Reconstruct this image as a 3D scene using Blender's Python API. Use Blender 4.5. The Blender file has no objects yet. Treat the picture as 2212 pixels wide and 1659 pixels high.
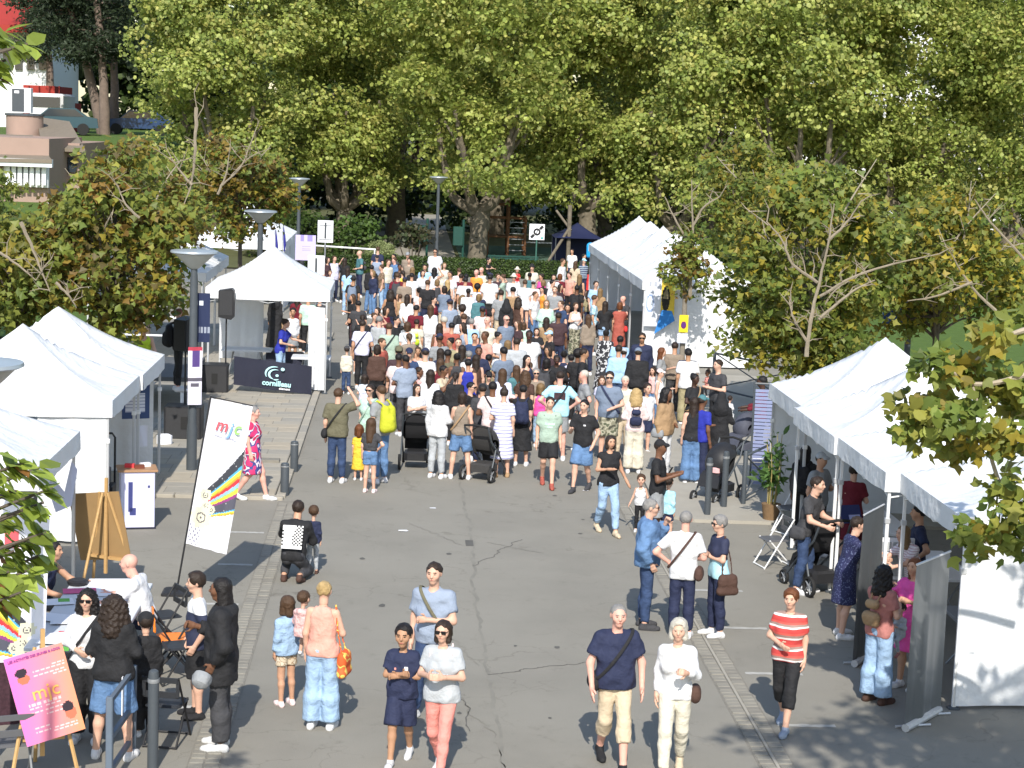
import bpy, bmesh, math, random
import numpy as np
from mathutils import Vector, Matrix
R = math.radians
sc = bpy.context.scene
col = sc.collection
rnd = random.Random(7)
nrs = np.random.RandomState(11)

# ------------------------------------------------------------------ camera, light
CAM_H = 6.9
YAW, PITCH, ROLL, FR = R(3.45), R(7.96), R(2.2), 1.8
FPX = FR * 2212.0
cf = Vector((math.sin(YAW) * math.cos(PITCH), math.cos(YAW) * math.cos(PITCH), -math.sin(PITCH)))
cr0 = Vector((math.cos(YAW), -math.sin(YAW), 0))
cu0 = cr0.cross(cf)
cr = cr0 * math.cos(ROLL) + cu0 * math.sin(ROLL)
cu = cu0 * math.cos(ROLL) - cr0 * math.sin(ROLL)
cam_d = bpy.data.cameras.new('camera')
cam = bpy.data.objects.new('camera', cam_d)
col.objects.link(cam)
cam.matrix_world = Matrix(((cr.x, cu.x, -cf.x, 0), (cr.y, cu.y, -cf.y, 0), (cr.z, cu.z, -cf.z, CAM_H), (0, 0, 0, 1)))
cam_d.sensor_width = 36
cam_d.lens = 36 * FR
cam_d.clip_end = 2000
sc.camera = cam

SUN_EL, SUN_AZ = 40.0, 184.0     # azimuth clockwise from +Y (the road's direction): sun behind the viewer
world = bpy.data.worlds.new('World')
sc.world = world
world.use_nodes = True
wn = world.node_tree
sky = wn.nodes.new('ShaderNodeTexSky')
sky.sky_type = 'NISHITA'
sky.sun_disc = False
sky.sun_elevation = R(SUN_EL)
sky.sun_rotation = R(SUN_AZ)
sky.air_density = 1.2
sky.dust_density = 0.8
bg = wn.nodes['Background']
bg.inputs['Strength'].default_value = 0.15
wn.links.new(sky.outputs[0], bg.inputs[0])
sl = bpy.data.lights.new('sun', 'SUN')
sl.energy = 4.2
sl.angle = R(0.55)
sl.color = (1.0, 0.95, 0.87)
so = bpy.data.objects.new('sun', sl)
col.objects.link(so)
sd = Vector((math.sin(R(SUN_AZ)) * math.cos(R(SUN_EL)), math.cos(R(SUN_AZ)) * math.cos(R(SUN_EL)), math.sin(R(SUN_EL))))
so.rotation_euler = sd.to_track_quat('Z', 'Y').to_euler()
so.location = (0, -30, 60)
vs = sc.view_settings
sc.display_settings.display_device = 'sRGB'
vs.view_transform = 'Standard'
vs.look = 'None'
vs.exposure = 0.46
vs.gamma = 1
vs.use_curve_mapping = False
cy = sc.cycles
cy.max_bounces = 6
cy.diffuse_bounces = 3
cy.transmission_bounces = 4
cy.transparent_max_bounces = 4
cy.use_denoising = True

def at(px, py, z=0.0):
    """a pixel of the 2212-wide photograph -> the point of that ray at height z"""
    d = cf + cr * ((px - 1106.0) / FPX) - cu * ((py - 829.5) / FPX)
    t = (z - CAM_H) / d.z
    return Vector((d.x * t, d.y * t, z))

def atY(px, py, Y):
    d = cf + cr * ((px - 1106.0) / FPX) - cu * ((py - 829.5) / FPX)
    t = Y / d.y
    return Vector((d.x * t, Y, CAM_H + d.z * t))

# ------------------------------------------------------------------ materials
def lin(c):
    return tuple(((x / 255.0) / 12.92 if x / 255.0 < 0.04045 else ((x / 255.0 + 0.055) / 1.055) ** 2.4) for x in c)

MATS = {}
def mat(name, rgb, rough=0.7, var=0.12, scale=6.0, bump=0.0, bscale=60.0, metal=0.0, spec=0.3, trans=0.0, coords='Object', linear=False, bdist=.02):
    if name in MATS:
        return MATS[name]
    m = bpy.data.materials.new(name)
    m.use_nodes = True
    nt = m.node_tree
    p = nt.nodes['Principled BSDF']
    c = rgb if linear else lin(rgb)
    tc = nt.nodes.new('ShaderNodeTexCoord')
    nz = nt.nodes.new('ShaderNodeTexNoise')
    nz.inputs['Scale'].default_value = scale
    nz.inputs['Detail'].default_value = 6
    nt.links.new(tc.outputs[coords], nz.inputs['Vector'])
    mx = nt.nodes.new('ShaderNodeMix')
    mx.data_type = 'RGBA'
    mx.inputs[6].default_value = (*[max(0, x * (1 - var)) for x in c], 1)
    mx.inputs[7].default_value = (*[min(1, x * (1 + var)) for x in c], 1)
    nt.links.new(nz.outputs['Fac'], mx.inputs[0])
    nt.links.new(mx.outputs[2], p.inputs['Base Color'])
    p.inputs['Roughness'].default_value = rough
    p.inputs['Metallic'].default_value = metal
    p.inputs['Specular IOR Level'].default_value = spec
    if bump > 0:
        n2 = nt.nodes.new('ShaderNodeTexNoise')
        n2.inputs['Scale'].default_value = bscale
        n2.inputs['Detail'].default_value = 4
        nt.links.new(tc.outputs[coords], n2.inputs['Vector'])
        b = nt.nodes.new('ShaderNodeBump')
        b.inputs['Strength'].default_value = bump
        b.inputs['Distance'].default_value = bdist
        nt.links.new(n2.outputs['Fac'], b.inputs['Height'])
        nt.links.new(b.outputs[0], p.inputs['Normal'])
    if trans > 0:
        tr = nt.nodes.new('ShaderNodeBsdfTranslucent')
        nt.links.new(mx.outputs[2], tr.inputs['Color'])
        ms = nt.nodes.new('ShaderNodeMixShader')
        ms.inputs[0].default_value = trans
        nt.links.new(p.outputs[0], ms.inputs[1])
        nt.links.new(tr.outputs[0], ms.inputs[2])
        nt.links.new(ms.outputs[0], nt.nodes['Material Output'].inputs['Surface'])
    MATS[name] = m
    return m

def attr_mat(name, rough=0.6, trans=0.0, var=0.0, spec=0.3):
    """colour from the mesh's own 'tint' attribute (printed cloth, leaves)"""
    if name in MATS:
        return MATS[name]
    m = bpy.data.materials.new(name)
    m.use_nodes = True
    nt = m.node_tree
    p = nt.nodes['Principled BSDF']
    a = nt.nodes.new('ShaderNodeAttribute')
    a.attribute_name = 'tint'
    nt.links.new(a.outputs['Color'], p.inputs['Base Color'])
    p.inputs['Roughness'].default_value = rough
    p.inputs['Specular IOR Level'].default_value = spec
    if trans > 0:
        tr = nt.nodes.new('ShaderNodeBsdfTranslucent')
        nt.links.new(a.outputs['Color'], tr.inputs['Color'])
        ms = nt.nodes.new('ShaderNodeMixShader')
        ms.inputs[0].default_value = trans
        nt.links.new(p.outputs[0], ms.inputs[1])
        nt.links.new(tr.outputs[0], ms.inputs[2])
        nt.links.new(ms.outputs[0], nt.nodes['Material Output'].inputs['Surface'])
    MATS[name] = m
    return m

# ------------------------------------------------------------------ mesh helpers
def mesh_np(name, V, F, smooth=True):
    """V (n,3) array, F (m,k) array of equal-sized faces"""
    me = bpy.data.meshes.new(name)
    V = np.ascontiguousarray(V, dtype=np.float32)
    F = np.ascontiguousarray(F, dtype=np.int32)
    k = F.shape[1]
    me.vertices.add(len(V))
    me.vertices.foreach_set('co', V.ravel())
    me.loops.add(F.size)
    me.loops.foreach_set('vertex_index', F.ravel())
    me.polygons.add(len(F))
    me.polygons.foreach_set('loop_start', np.arange(0, F.size, k, dtype=np.int32))
    me.polygons.foreach_set('use_smooth', np.full(len(F), smooth, dtype=bool))
    me.update(calc_edges=True)
    return me

class MB:
    def __init__(s):
        s.v, s.f = [], []
    def add(s, vs, fs):
        n = len(s.v)
        s.v += [tuple(v) for v in vs]
        s.f += [tuple(i + n for i in f) for f in fs]
        return s
    def box(s, c, d, rz=0.0, bev=0.0, M=None):
        hx, hy, hz = d[0] / 2, d[1] / 2, d[2] / 2
        if bev > 0:
            b = min(bev, hx * .9, hy * .9)
            prof = [(-hx + b, -hy), (hx - b, -hy), (hx, -hy + b), (hx, hy - b), (hx - b, hy), (-hx + b, hy), (-hx, hy - b), (-hx, -hy + b)]
        else:
            prof = [(-hx, -hy), (hx, -hy), (hx, hy), (-hx, hy)]
        n = len(prof)
        vs = [Vector((x, y, -hz)) for x, y in prof] + [Vector((x, y, hz)) for x, y in prof]
        if bev > 0:
            t = 1 - min(.4, b / max(hx, hy))
            vs[n:] = [Vector((x, y, hz - b * .6)) for x, y in prof]
            vs += [Vector((x * t, y * t, hz)) for x, y in prof]
        fs = [tuple(reversed(range(n)))]
        L = len(vs) // n
        for l in range(L - 1):
            fs += [(l * n + i, l * n + (i + 1) % n, (l + 1) * n + (i + 1) % n, (l + 1) * n + i) for i in range(n)]
        fs.append(tuple(range((L - 1) * n, L * n)))
        if M is None:
            M = Matrix.Translation(Vector(c)) @ Matrix.Rotation(rz, 4, 'Z')
        else:
            M = M @ Matrix.Translation(Vector(c)) @ Matrix.Rotation(rz, 4, 'Z')
        return s.add([M @ v for v in vs], fs)
    def tube(s, pts, r, n=8, caps=True, flat=1.0):
        pts = [Vector(p) for p in pts]
        rs = r if isinstance(r, (list, tuple)) else [r] * len(pts)
        base = []
        prevx = None
        for i, p in enumerate(pts):
            t = (pts[min(i + 1, len(pts) - 1)] - pts[max(i - 1, 0)])
            if t.length < 1e-9:
                t = Vector((0, 0, 1))
            t.normalize()
            if prevx is None:
                ref = Vector((0, 0, 1)) if abs(t.z) < .9 else Vector((1, 0, 0))
                x = ref.cross(t).normalized()
            else:
                x = (prevx - t * prevx.dot(t))
                x = x.normalized() if x.length > 1e-6 else prevx
            prevx = x
            y = t.cross(x)
            for k in range(n):
                a = 2 * math.pi * k / n
                base.append(p + x * (math.cos(a) * rs[i]) + y * (math.sin(a) * rs[i] * flat))
        fs = []
        m = len(pts)
        for i in range(m - 1):
            fs += [(i * n + k, i * n + (k + 1) % n, (i + 1) * n + (k + 1) % n, (i + 1) * n + k) for k in range(n)]
        if caps:
            fs.append(tuple(reversed(range(n))))
            fs.append(tuple(range((m - 1) * n, m * n)))
        return s.add(base, fs)
    def lathe(s, prof, n=20, c=(0, 0, 0)):
        c = Vector(c)
        vs = []
        for r, z in prof:
            for k in range(n):
                a = 2 * math.pi * k / n
                vs.append(c + Vector((r * math.cos(a), r * math.sin(a), z)))
        fs = []
        for i in range(len(prof) - 1):
            fs += [(i * n + k, i * n + (k + 1) % n, (i + 1) * n + (k + 1) % n, (i + 1) * n + k) for k in range(n)]
        fs.append(tuple(reversed(range(n))))
        fs.append(tuple(range((len(prof) - 1) * n, len(prof) * n)))
        return s.add(vs, fs)
    def prism(s, poly, y0, y1, M=None):
        """polygon in x,z extruded along y"""
        n = len(poly)
        vs = [Vector((x, y0, z)) for x, z in poly] + [Vector((x, y1, z)) for x, z in poly]
        if M is not None:
            vs = [M @ v for v in vs]
        fs = [tuple(range(n)), tuple(reversed(range(n, 2 * n)))] + [(i, i + n, (i + 1) % n + n, (i + 1) % n) for i in range(n)]
        return s.add(vs, fs)
    def mesh(s, name, smooth=False):
        me = bpy.data.meshes.new(name)
        me.from_pydata(s.v, [], s.f)
        me.update()
        if smooth:
            me.polygons.foreach_set('use_smooth', np.ones(len(me.polygons), dtype=bool))
            try:
                me.set_sharp_from_angle(angle=R(38))
            except Exception:
                pass
        return me
    def build(s, name, m, parent=None, smooth=False):
        return obj(name, s.mesh(name, smooth), m, parent)

def obj(name, me, m=None, parent=None, loc=None, rz=None):
    o = bpy.data.objects.new(name, me)
    col.objects.link(o)
    if m is not None and me is not None:
        if len(me.materials) == 0:
            me.materials.append(m)
        elif me.materials[0] is not m:
            o.material_slots[0].link = 'OBJECT'
            o.material_slots[0].material = m
    if parent is not None:
        o.parent = parent
    if loc is not None:
        o.location = loc
    if rz is not None:
        o.rotation_euler = (0, 0, rz)
    return o

def tag(o, label=None, cat=None, group=None, kind=None):
    if label: o['label'] = label
    if cat: o['category'] = cat
    if group: o['group'] = group
    if kind: o['kind'] = kind
    return o

def thing(name, label, cat, loc=(0, 0, 0), rz=0.0, group=None):
    o = bpy.data.objects.new(name, None)
    o.empty_display_size = .2
    col.objects.link(o)
    o.location = loc
    o.rotation_euler = (0, 0, rz)
    return tag(o, label, cat, group)

def structure(o):
    o['kind'] = 'structure'
    return o

def copy_tree(o, parent=None):
    c = o.copy()
    col.objects.link(c)
    c.parent = parent
    for ch in list(o.children):
        copy_tree(ch, c)
    return c

def grid_panel(name, nu, nv, fpos, fcol, m, parent=None):
    """printed sheet: fpos(u,v)->point, fcol(u,v)->linear rgb for each cell"""
    V = np.array([fpos(i / nu, j / nv) for j in range(nv + 1) for i in range(nu + 1)])
    F = np.array([(j * (nu + 1) + i, j * (nu + 1) + i + 1, (j + 1) * (nu + 1) + i + 1, (j + 1) * (nu + 1) + i) for j in range(nv) for i in range(nu)])
    me = mesh_np(name, V, F)
    C = np.ones((nu * nv, 4, 4), dtype=np.float32)
    for j in range(nv):
        for i in range(nu):
            C[j * nu + i, :, :3] = fcol((i + .5) / nu, (j + .5) / nv)
    a = me.attributes.new('tint', 'FLOAT_COLOR', 'CORNER')
    a.data.foreach_set('color', C.ravel())
    return obj(name, me, m, parent)

def text_mesh(txt, size, name='lettering', align='CENTER', bold=0.0, shear=0.0):
    cu_ = bpy.data.curves.new('txt', 'FONT')
    cu_.body = txt
    cu_.size = size
    cu_.align_x = align
    cu_.align_y = 'CENTER'
    cu_.offset = bold
    cu_.shear = shear
    cu_.resolution_u = 3
    cu_.extrude = 0.002
    o = bpy.data.objects.new('txt', cu_)
    me = bpy.data.meshes.new_from_object(o)
    me.name = name
    bpy.data.objects.remove(o)
    bpy.data.curves.remove(cu_)
    me.materials.clear()
    return me
# ------------------------------------------------------------------ ground
def sheet(name, x0, x1, y0, y1, z, m, sub=1):
    V = [(x0, y0, z), (x1, y0, z), (x1, y1, z), (x0, y1, z)]
    return structure(obj(name, mesh_np(name, np.array(V), np.array([(0, 1, 2, 3)]), False), m))

def asphalt_material(name, base, dark, light):
    m = bpy.data.materials.new(name)
    m.use_nodes = True
    nt = m.node_tree
    p = nt.nodes['Principled BSDF']
    tc = nt.nodes.new('ShaderNodeTexCoord')
    def noise(s, d=5, r=.6):
        n = nt.nodes.new('ShaderNodeTexNoise')
        n.inputs['Scale'].default_value = s
        n.inputs['Detail'].default_value = d
        n.inputs['Roughness'].default_value = r
        nt.links.new(tc.outputs['Object'], n.inputs['Vector'])
        return n.outputs['Fac']
    def ramp(sock, stops):
        r = nt.nodes.new('ShaderNodeValToRGB')
        e = r.color_ramp.elements
        while len(e) < len(stops):
            e.new(.5)
        for k, (pos, c) in enumerate(stops):
            e[k].position = pos
            e[k].color = (*c, 1)
        nt.links.new(sock, r.inputs[0])
        return r.outputs[0]
    def mix(f, a, b, mode='MIX'):
        x = nt.nodes.new('ShaderNodeMix')
        x.data_type = 'RGBA'
        x.blend_type = mode
        if isinstance(f, float):
            x.inputs[0].default_value = f
        else:
            nt.links.new(f, x.inputs[0])
        nt.links.new(a, x.inputs[6])
        nt.links.new(b, x.inputs[7])
        return x.outputs[2]
    grit = ramp(noise(95, 3, .8), [(.3, dark), (.5, base), (.72, light)])
    blot = ramp(noise(.55, 5, .62), [(.32, tuple(c * .80 for c in base)), (.52, base), (.75, tuple(c * 1.13 for c in base))])
    c = mix(.5, grit, blot)
    st = ramp(noise(2.1, 8, .72), [(.30, (.62, .60, .58)), (.42, (1, 1, 1))])
    c = mix(.55, c, st, 'MULTIPLY')
    g2 = nt.nodes.new('ShaderNodeTexVoronoi')
    g2.feature = 'DISTANCE_TO_EDGE'
    g2.inputs['Scale'].default_value = .9
    wob = nt.nodes.new('ShaderNodeTexNoise')
    wob.inputs['Scale'].default_value = 2.4
    wob.inputs['Detail'].default_value = 7
    nt.links.new(tc.outputs['Object'], wob.inputs['Vector'])
    va = nt.nodes.new('ShaderNodeVectorMath')
    va.operation = 'MULTIPLY_ADD'
    va.inputs[1].default_value = (.9, .9, 0)
    nt.links.new(wob.outputs['Color'], va.inputs[0])
    nt.links.new(tc.outputs['Object'], va.inputs[2])
    nt.links.new(va.outputs[0], g2.inputs['Vector'])
    cr_ = ramp(g2.outputs['Distance'], [(.0, (.66, .64, .62)), (.012, (1, 1, 1))])
    gate = ramp(noise(.35, 3), [(.45, (0, 0, 0)), (.6, (.7, .7, .7))])
    c = mix(gate, c, mix(1.0, c, cr_, 'MULTIPLY'))
    nt.links.new(c, p.inputs['Base Color'])
    p.inputs['Roughness'].default_value = .88
    p.inputs['Specular IOR Level'].default_value = .25
    b = nt.nodes.new('ShaderNodeBump')
    b.inputs['Strength'].default_value = .35
    b.inputs['Distance'].default_value = .012
    nt.links.new(noise(120, 2, .7), b.inputs['Height'])
    nt.links.new(b.outputs[0], p.inputs['Normal'])
    MATS[name] = m
    return m

M_ASPH = asphalt_material('worn grey asphalt', (.245, .23, .195), (.155, .146, .126), (.355, .332, .285))
M_GROUND = mat('bare ground', (.10, .095, .07), .95, .3, .8, .3, 30, linear=True)
M_GRASS = mat('mown grass', (.075, .125, .022), .9, .3, 3, .5, 80, linear=True)
M_STONE = mat('sett stone', (.255, .238, .20), .9, .18, 9, .4, 70, linear=True)
M_STONE_D = mat('dark sett stone', (.22, .205, .174), .9, .2, 9, .4, 70, linear=True)
M_SLAB = mat('sandstone paving', (.34, .31, .255), .85, .14, 4, .25, 60, linear=True)
M_SLAB2 = mat('greyer sandstone paving', (.30, .28, .24), .85, .14, 4, .25, 60, linear=True)
M_SLAB3 = mat('warm sandstone paving', (.365, .32, .25), .85, .14, 4, .25, 60, linear=True)
M_BED = mat('paving joint mortar', (.215, .20, .17), .95, .25, 9, .3, 60, linear=True)
M_CONC = mat('pale concrete', (.34, .315, .265), .88, .14, 2.2, .25, 70, linear=True)
M_LINE = mat('worn white road paint', (.40, .39, .36), .8, .35, 7, .1, 60, linear=True)
M_SEAL = mat('grey crack filler', (.21, .198, .168), .85, .35, 3, .2, 50, linear=True)
M_TAR = mat('dark tar spot', (.105, .10, .09), .85, .3, 5, .1, 50, linear=True)

sheet('ground', -400, 400, -20, 900, -.03, M_GROUND)
sheet('road', -9.6, 13.5, 4, 84.0, 0, M_ASPH)
sheet('lawn', 12.5, 60, 28, 84, .03, M_GRASS)
sheet('park_lawn', -60, 60, 84.7, 150, .02, mat('dull park grass', (.10, .105, .045), .95, .35, 1.2, .5, 60, linear=True))  # duller, browner green than the mown grass
sheet('park_path', -.6, 2.6, 84.9, 140, .045, mat('park path', (.30, .275, .23), .95, .15, 2, .2, 50, linear=True))
sheet('park_path', -14, -.7, 112, 117, .045, MATS['park path'])
sheet('playground', 2.8, 11.5, 91, 106, .05, mat('green playground surface', (.07, .12, .085), .9, .2, 3, .1, 60, linear=True))

# gutters of setts along both kerb lines
def gutter(xs, y0, y1, name):
    g = MB().box(((xs[0][0] + xs[-1][1]) / 2, (y0 + y1) / 2, .002), (xs[-1][1] - xs[0][0] + .03, y1 - y0, .008)).build(name, M_BED)
    structure(g)
    protos = {}
    y = y0
    r = random.Random(3)
    n = 0
    while y < y1 - .14:
        L = r.uniform(.115, .15)
        for i, (a, b) in enumerate(xs):
            k = (i, r.randrange(3))
            if k not in protos:
                protos[k] = MB().box((0, 0, 0), (b - a - .008, .122, .03), bev=.008).mesh('sett')
            o = obj('sett', protos[k], M_STONE if r.random() < .72 else M_STONE_D, g)
            o.location = ((a + b) / 2 + r.uniform(-.005, .005), y + L / 2, .0 + r.uniform(-.003, .004))
            o.rotation_euler = (r.uniform(-.02, .02), r.uniform(-.03, .03), r.uniform(-.03, .03))
            n += 1
        y += L
    return g
gutter([(-2.16, -2.0), (-1.99, -1.83)], 17.6, 33.0, 'gutter')
gutter([(4.08, 4.25), (4.29, 4.46)], 17.6, 33.6, 'gutter')
# thin concrete channel line of the right gutter
structure(MB().box((4.27, 25.5, .008), (.035, 15.5, .022)).build('channel_joint', M_CONC))

# bay lines
def line(x0, x1, y, w=.1):
    m = MB()
    n = 14
    r = random.Random(int(y * 100))
    V, F = [], []
    for i in range(n + 1):
        x = x0 + (x1 - x0) * i / n
        V += [(x, y - w / 2 + r.uniform(-.012, .012), .004), (x, y + w / 2 + r.uniform(-.012, .012), .004)]
    for i in range(n):
        F.append((2 * i, 2 * i + 2, 2 * i + 3, 2 * i + 1))
    m.add(V, F)
    structure(m.build('bay_line', M_LINE))
for vy in (1151, 1221, 1307, 1408, 1531):
    p = at(560, vy)
    line(-2.75 - rnd.uniform(0, .1), -2.23, p.y)
for vy in (1278, 1358, 1455, 1566):
    p = at(1640, vy)
    line(4.55, 5.25 + rnd.uniform(0, .1), p.y)

# the long repaired crack in the middle of the road with its branches
def ribbon(pts, w, z, m, name, jit=.35):
    V, F = [], []
    r = random.Random(len(pts) * 7 + int(pts[0][0] * 100))
    for i, (x, y) in enumerate(pts):
        a = pts[max(0, i - 1)]
        b = pts[min(len(pts) - 1, i + 1)]
        d = Vector((b[0] - a[0], b[1] - a[1], 0)).normalized()
        nx = Vector((-d.y, d.x, 0))
        ww = w * (1 + r.uniform(-jit, jit))
        c = Vector((x, y, z))
        V += [c - nx * ww / 2, c + nx * ww / 2]
    for i in range(len(pts) - 1):
        F.append((2 * i, 2 * i + 2, 2 * i + 3, 2 * i + 1))
    return structure(MB().add(V, F).build(name, m))
def wander(x0, y0, x1, y1, n, amp, seed):
    r = random.Random(seed)
    out, o = [], 0
    for i in range(n + 1):
        t = i / n
        o = o * .8 + r.uniform(-amp, amp)
        out.append((x0 + (x1 - x0) * t + o * math.sin(math.pi * t) ** .5, y0 + (y1 - y0) * t + r.uniform(-.02, .02)))
    return out
ribbon(wander(1.22, 17.5, 1.18, 40, 150, .03, 4), .045, .004, M_SEAL, 'road_crack')
for k, (x0, y0, x1, y1) in enumerate([(1.2, 22.6, 2.6, 23.3), (1.1, 23.0, .3, 26.2), (1.25, 19.2, .7, 22.6), (1.2, 28.4, 2.1, 30.4), (1.1, 29.8, .2, 31.4), (1.5, 30.1, 2.4, 29.4), (.9, 20.4, .55, 24.2)]):
    ribbon(wander(x0, y0, x1, y1, 40, .05, 20 + k), .014, .004, M_SEAL if k % 3 else M_TAR, 'road_crack')
for k in range(16):
    x, y = rnd.uniform(-1.5, 3.8), rnd.uniform(20, 35)
    r_ = rnd.uniform(.025, .06)
    structure(MB().add([(x + r_ * rnd.uniform(.7, 1.3) * math.cos(a * .785), y + 1.6 * r_ * rnd.uniform(.7, 1.3) * math.sin(a * .785), .004) for a in range(8)], [tuple(range(8))]).build('tar_spot', M_TAR))
for x, y in [(1.2, 30.0), (-2.9, 26.6)]:
    structure(MB().box((x, y, .003), (.13, .42, .006)).build('tar_spot', M_TAR))

# left plaza of sandstone slabs behind a low kerb
PZ = .045
PX0, PX1, PY0, PY1 = -9.4, -2.25, 33.25, 60.0
plaza = structure(MB().box(((PX0 + PX1) / 2, (PY0 + PY1) / 2, PZ / 2 + .002), (PX1 - PX0, PY1 - PY0, PZ + .016)).build('plaza', M_BED))
protos = {}
n, rest = 0, MB()
y, row = PY0 + .02, 0
while y < PY1 - .5:
    d = .42 if row % 3 else .55
    x = PX1 - .01
    while x > PX0 + .8:
        w = rnd.choice((.62, .78, .94)) if x < PX1 - .1 else (.46, .78, .62)[row % 3]
        k = (w, d)
        if k not in protos:
            protos[k] = MB().box((0, 0, 0), (w - .012, d - .012, .03), bev=.006).mesh('slab')
        if n < 290 and x > -8.0:
            o = obj('slab', protos[k], rnd.choice((M_SLAB, M_SLAB, M_SLAB2, M_SLAB3)), plaza)
            o.location = (x - w / 2, y + d / 2, PZ + rnd.uniform(-.002, .002))
            n += 1
        else:
            rest.box((x - w / 2, y + d / 2, PZ), (w - .012, d - .012, .03))
        x -= w
    y += d
    row += 1
o = rest.build('far_slabs', M_SLAB, plaza)
o['kind'] = 'stuff'
kerb = structure(MB().box(((PX0 + PX1) / 2, PY0 - .09, .03), (PX1 - PX0 + .3, .02, .05)).build('plaza_kerb', M_BED))
x = PX1 + .16
kp = MB().box((0, 0, 0), (.97, .17, .13), bev=.02).mesh('kerbstone')
while x > PX0:
    obj('kerbstone', kp, rnd.choice((M_SLAB, M_SLAB3)), kerb, (x - .49, PY0 - .1, .0))
    x -= .985
kp2 = MB().box((0, 0, 0), (.17, .97, .13), bev=.02).mesh('kerbstone')
yy = PY0 + .0
while yy < 52:
    obj('kerbstone', kp2, rnd.choice((M_SLAB, M_SLAB2)), kerb, (PX1 + .1, yy + .5, .0))
    yy += .985
# a shallow step and a drain cover on the plaza
structure(MB().box((-3.05, 36.6, PZ + .035), (1.3, .28, .06), bev=.01).build('step', M_STONE_D))
structure(MB().box((-2.75, 35.2, PZ + .02), (.3, .16, .02)).build('drain_cover', M_TAR))

# right pavement with kerb (the bollards stand on it)
pv = structure(MB().add([(4.75, 32.5, .06), (5.3, 32.1, .06), (13.4, 31.9, .06), (13.4, 52, .06), (5.6, 52, .06), (4.85, 36.0, .06),
                          (4.75, 32.5, -.02), (5.3, 32.1, -.02), (13.4, 31.9, -.02), (13.4, 52, -.02), (5.6, 52, -.02), (4.85, 36.0, -.02)],
                         [(0, 1, 2, 3, 4, 5), (0, 6, 7, 1), (1, 7, 8, 2), (5, 11, 6, 0), (4, 10, 11, 5)]).build('pavement', M_CONC))

# ------------------------------------------------------------------ foliage and trees
LEAF5 = np.array([(0, 0, 0), (.46, .36, .05), (.26, .98, -.02), (-.26, .98, -.02), (-.46, .36, .05)])          # 5-point
LOBED = np.array([(0, 0, 0), (.34, .1, .04), (.62, .5, .0), (.3, .56, .03), (.0, 1.05, -.06), (-.3, .56, .03), (-.62, .5, .0), (-.34, .1, .04)])
LOBE6 = np.array([(0, 0, 0), (.58, .28, .04), (.24, .55, .02), (0, 1.05, -.05), (-.24, .55, .02), (-.58, .28, .04)])
LANCE = np.array([(0, 0, 0), (.18, .3, .05), (.2, .7, .03), (0, 1.15, -.08), (-.2, .7, .03), (-.18, .3, .05)])

def leaf_mesh(name, P, N, size, tint, shape=LEAF5, rs=nrs, spin=None):
    n = len(P)
    k = len(shape)
    N = N / np.maximum(1e-6, np.linalg.norm(N, axis=1, keepdims=True))
    if spin is None:
        a = rs.normal(size=(n, 3))
    else:
        a = spin + rs.normal(size=(n, 3)) * .35
    T = a - N * np.sum(a * N, axis=1, keepdims=True)
    T /= np.maximum(1e-6, np.linalg.norm(T, axis=1, keepdims=True))
    B = np.cross(T, N)
    s = size * rs.uniform(.65, 1.25, size=(n, 1))
    sh = shape
    V = (P[:, None, :] + s[:, :, None] * (sh[None, :, 0:1] * B[:, None, :] + sh[None, :, 1:2] * T[:, None, :] + sh[None, :, 2:3] * N[:, None, :]))
    F = np.arange(n * k).reshape(n, k)
    me = mesh_np(name, V.reshape(-1, 3), F, False)
    C = np.ones((n, k, 4), dtype=np.float32)
    C[:, :, :3] = tint[:, None, :]
    at_ = me.attributes.new('tint', 'FLOAT_COLOR', 'POINT')
    at_.data.foreach_set('color', C.ravel())
    return me

def lobes_crown(lobes, per_m2, size, palette, rs, up=.55, sun=.35, inner=.25, clump=.28):
    """leaf clumps over the surface of many small lobes; returns P,N,tint"""
    Ps, Ns, Cs = [], [], []
    pal = np.array(palette)
    ctr = np.mean([l[:3] for l in lobes], axis=0)
    for (x, y, z, r) in lobes:
        nc = max(4, int(4 * math.pi * r * r * per_m2 / 9))
        d = rs.normal(size=(nc, 3))
        d /= np.linalg.norm(d, axis=1, keepdims=True)
        rad = r * (1 - inner * rs.uniform(0, 1, size=(nc, 1)) ** 1.5)
        c = np.array((x, y, z)) + d * rad * np.array((1, 1, .8))
        ci = rs.randint(0, len(pal), size=nc)
        tone = rs.uniform(.75, 1.2, size=nc)
        for q in range(nc):
            m = rs.randint(6, 13)
            p = c[q] + rs.normal(size=(m, 3)) * clump * np.array((1, 1, .6))
            Ps.append(p)
            Ns.append(d[q] * .5 + np.array((0, -sun, up)) + rs.normal(size=(m, 3)) * .55)
            t = pal[ci[q]] * tone[q]
            Cs.append(t[None, :] * rs.uniform(.8, 1.2, size=(m, 1)))
    return np.concatenate(Ps), np.concatenate(Ns), np.concatenate(Cs)

M_LEAF = attr_mat('tree leaf', .5, .42, spec=.35)
M_BARK = mat('mottled plane bark', (.155, .13, .095), .9, .55, 5.5, .6, 22, linear=True)
M_BARKP = mat('pale dead branch', (.36, .31, .235), .9, .25, 8, .4, 30, linear=True)
M_BARKD = mat('dark bark', (.095, .078, .06), .95, .35, 6, .6, 25, linear=True)
M_BARKR = mat('pine bark', (.165, .125, .10), .95, .35, 5, .6, 18, linear=True)

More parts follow.
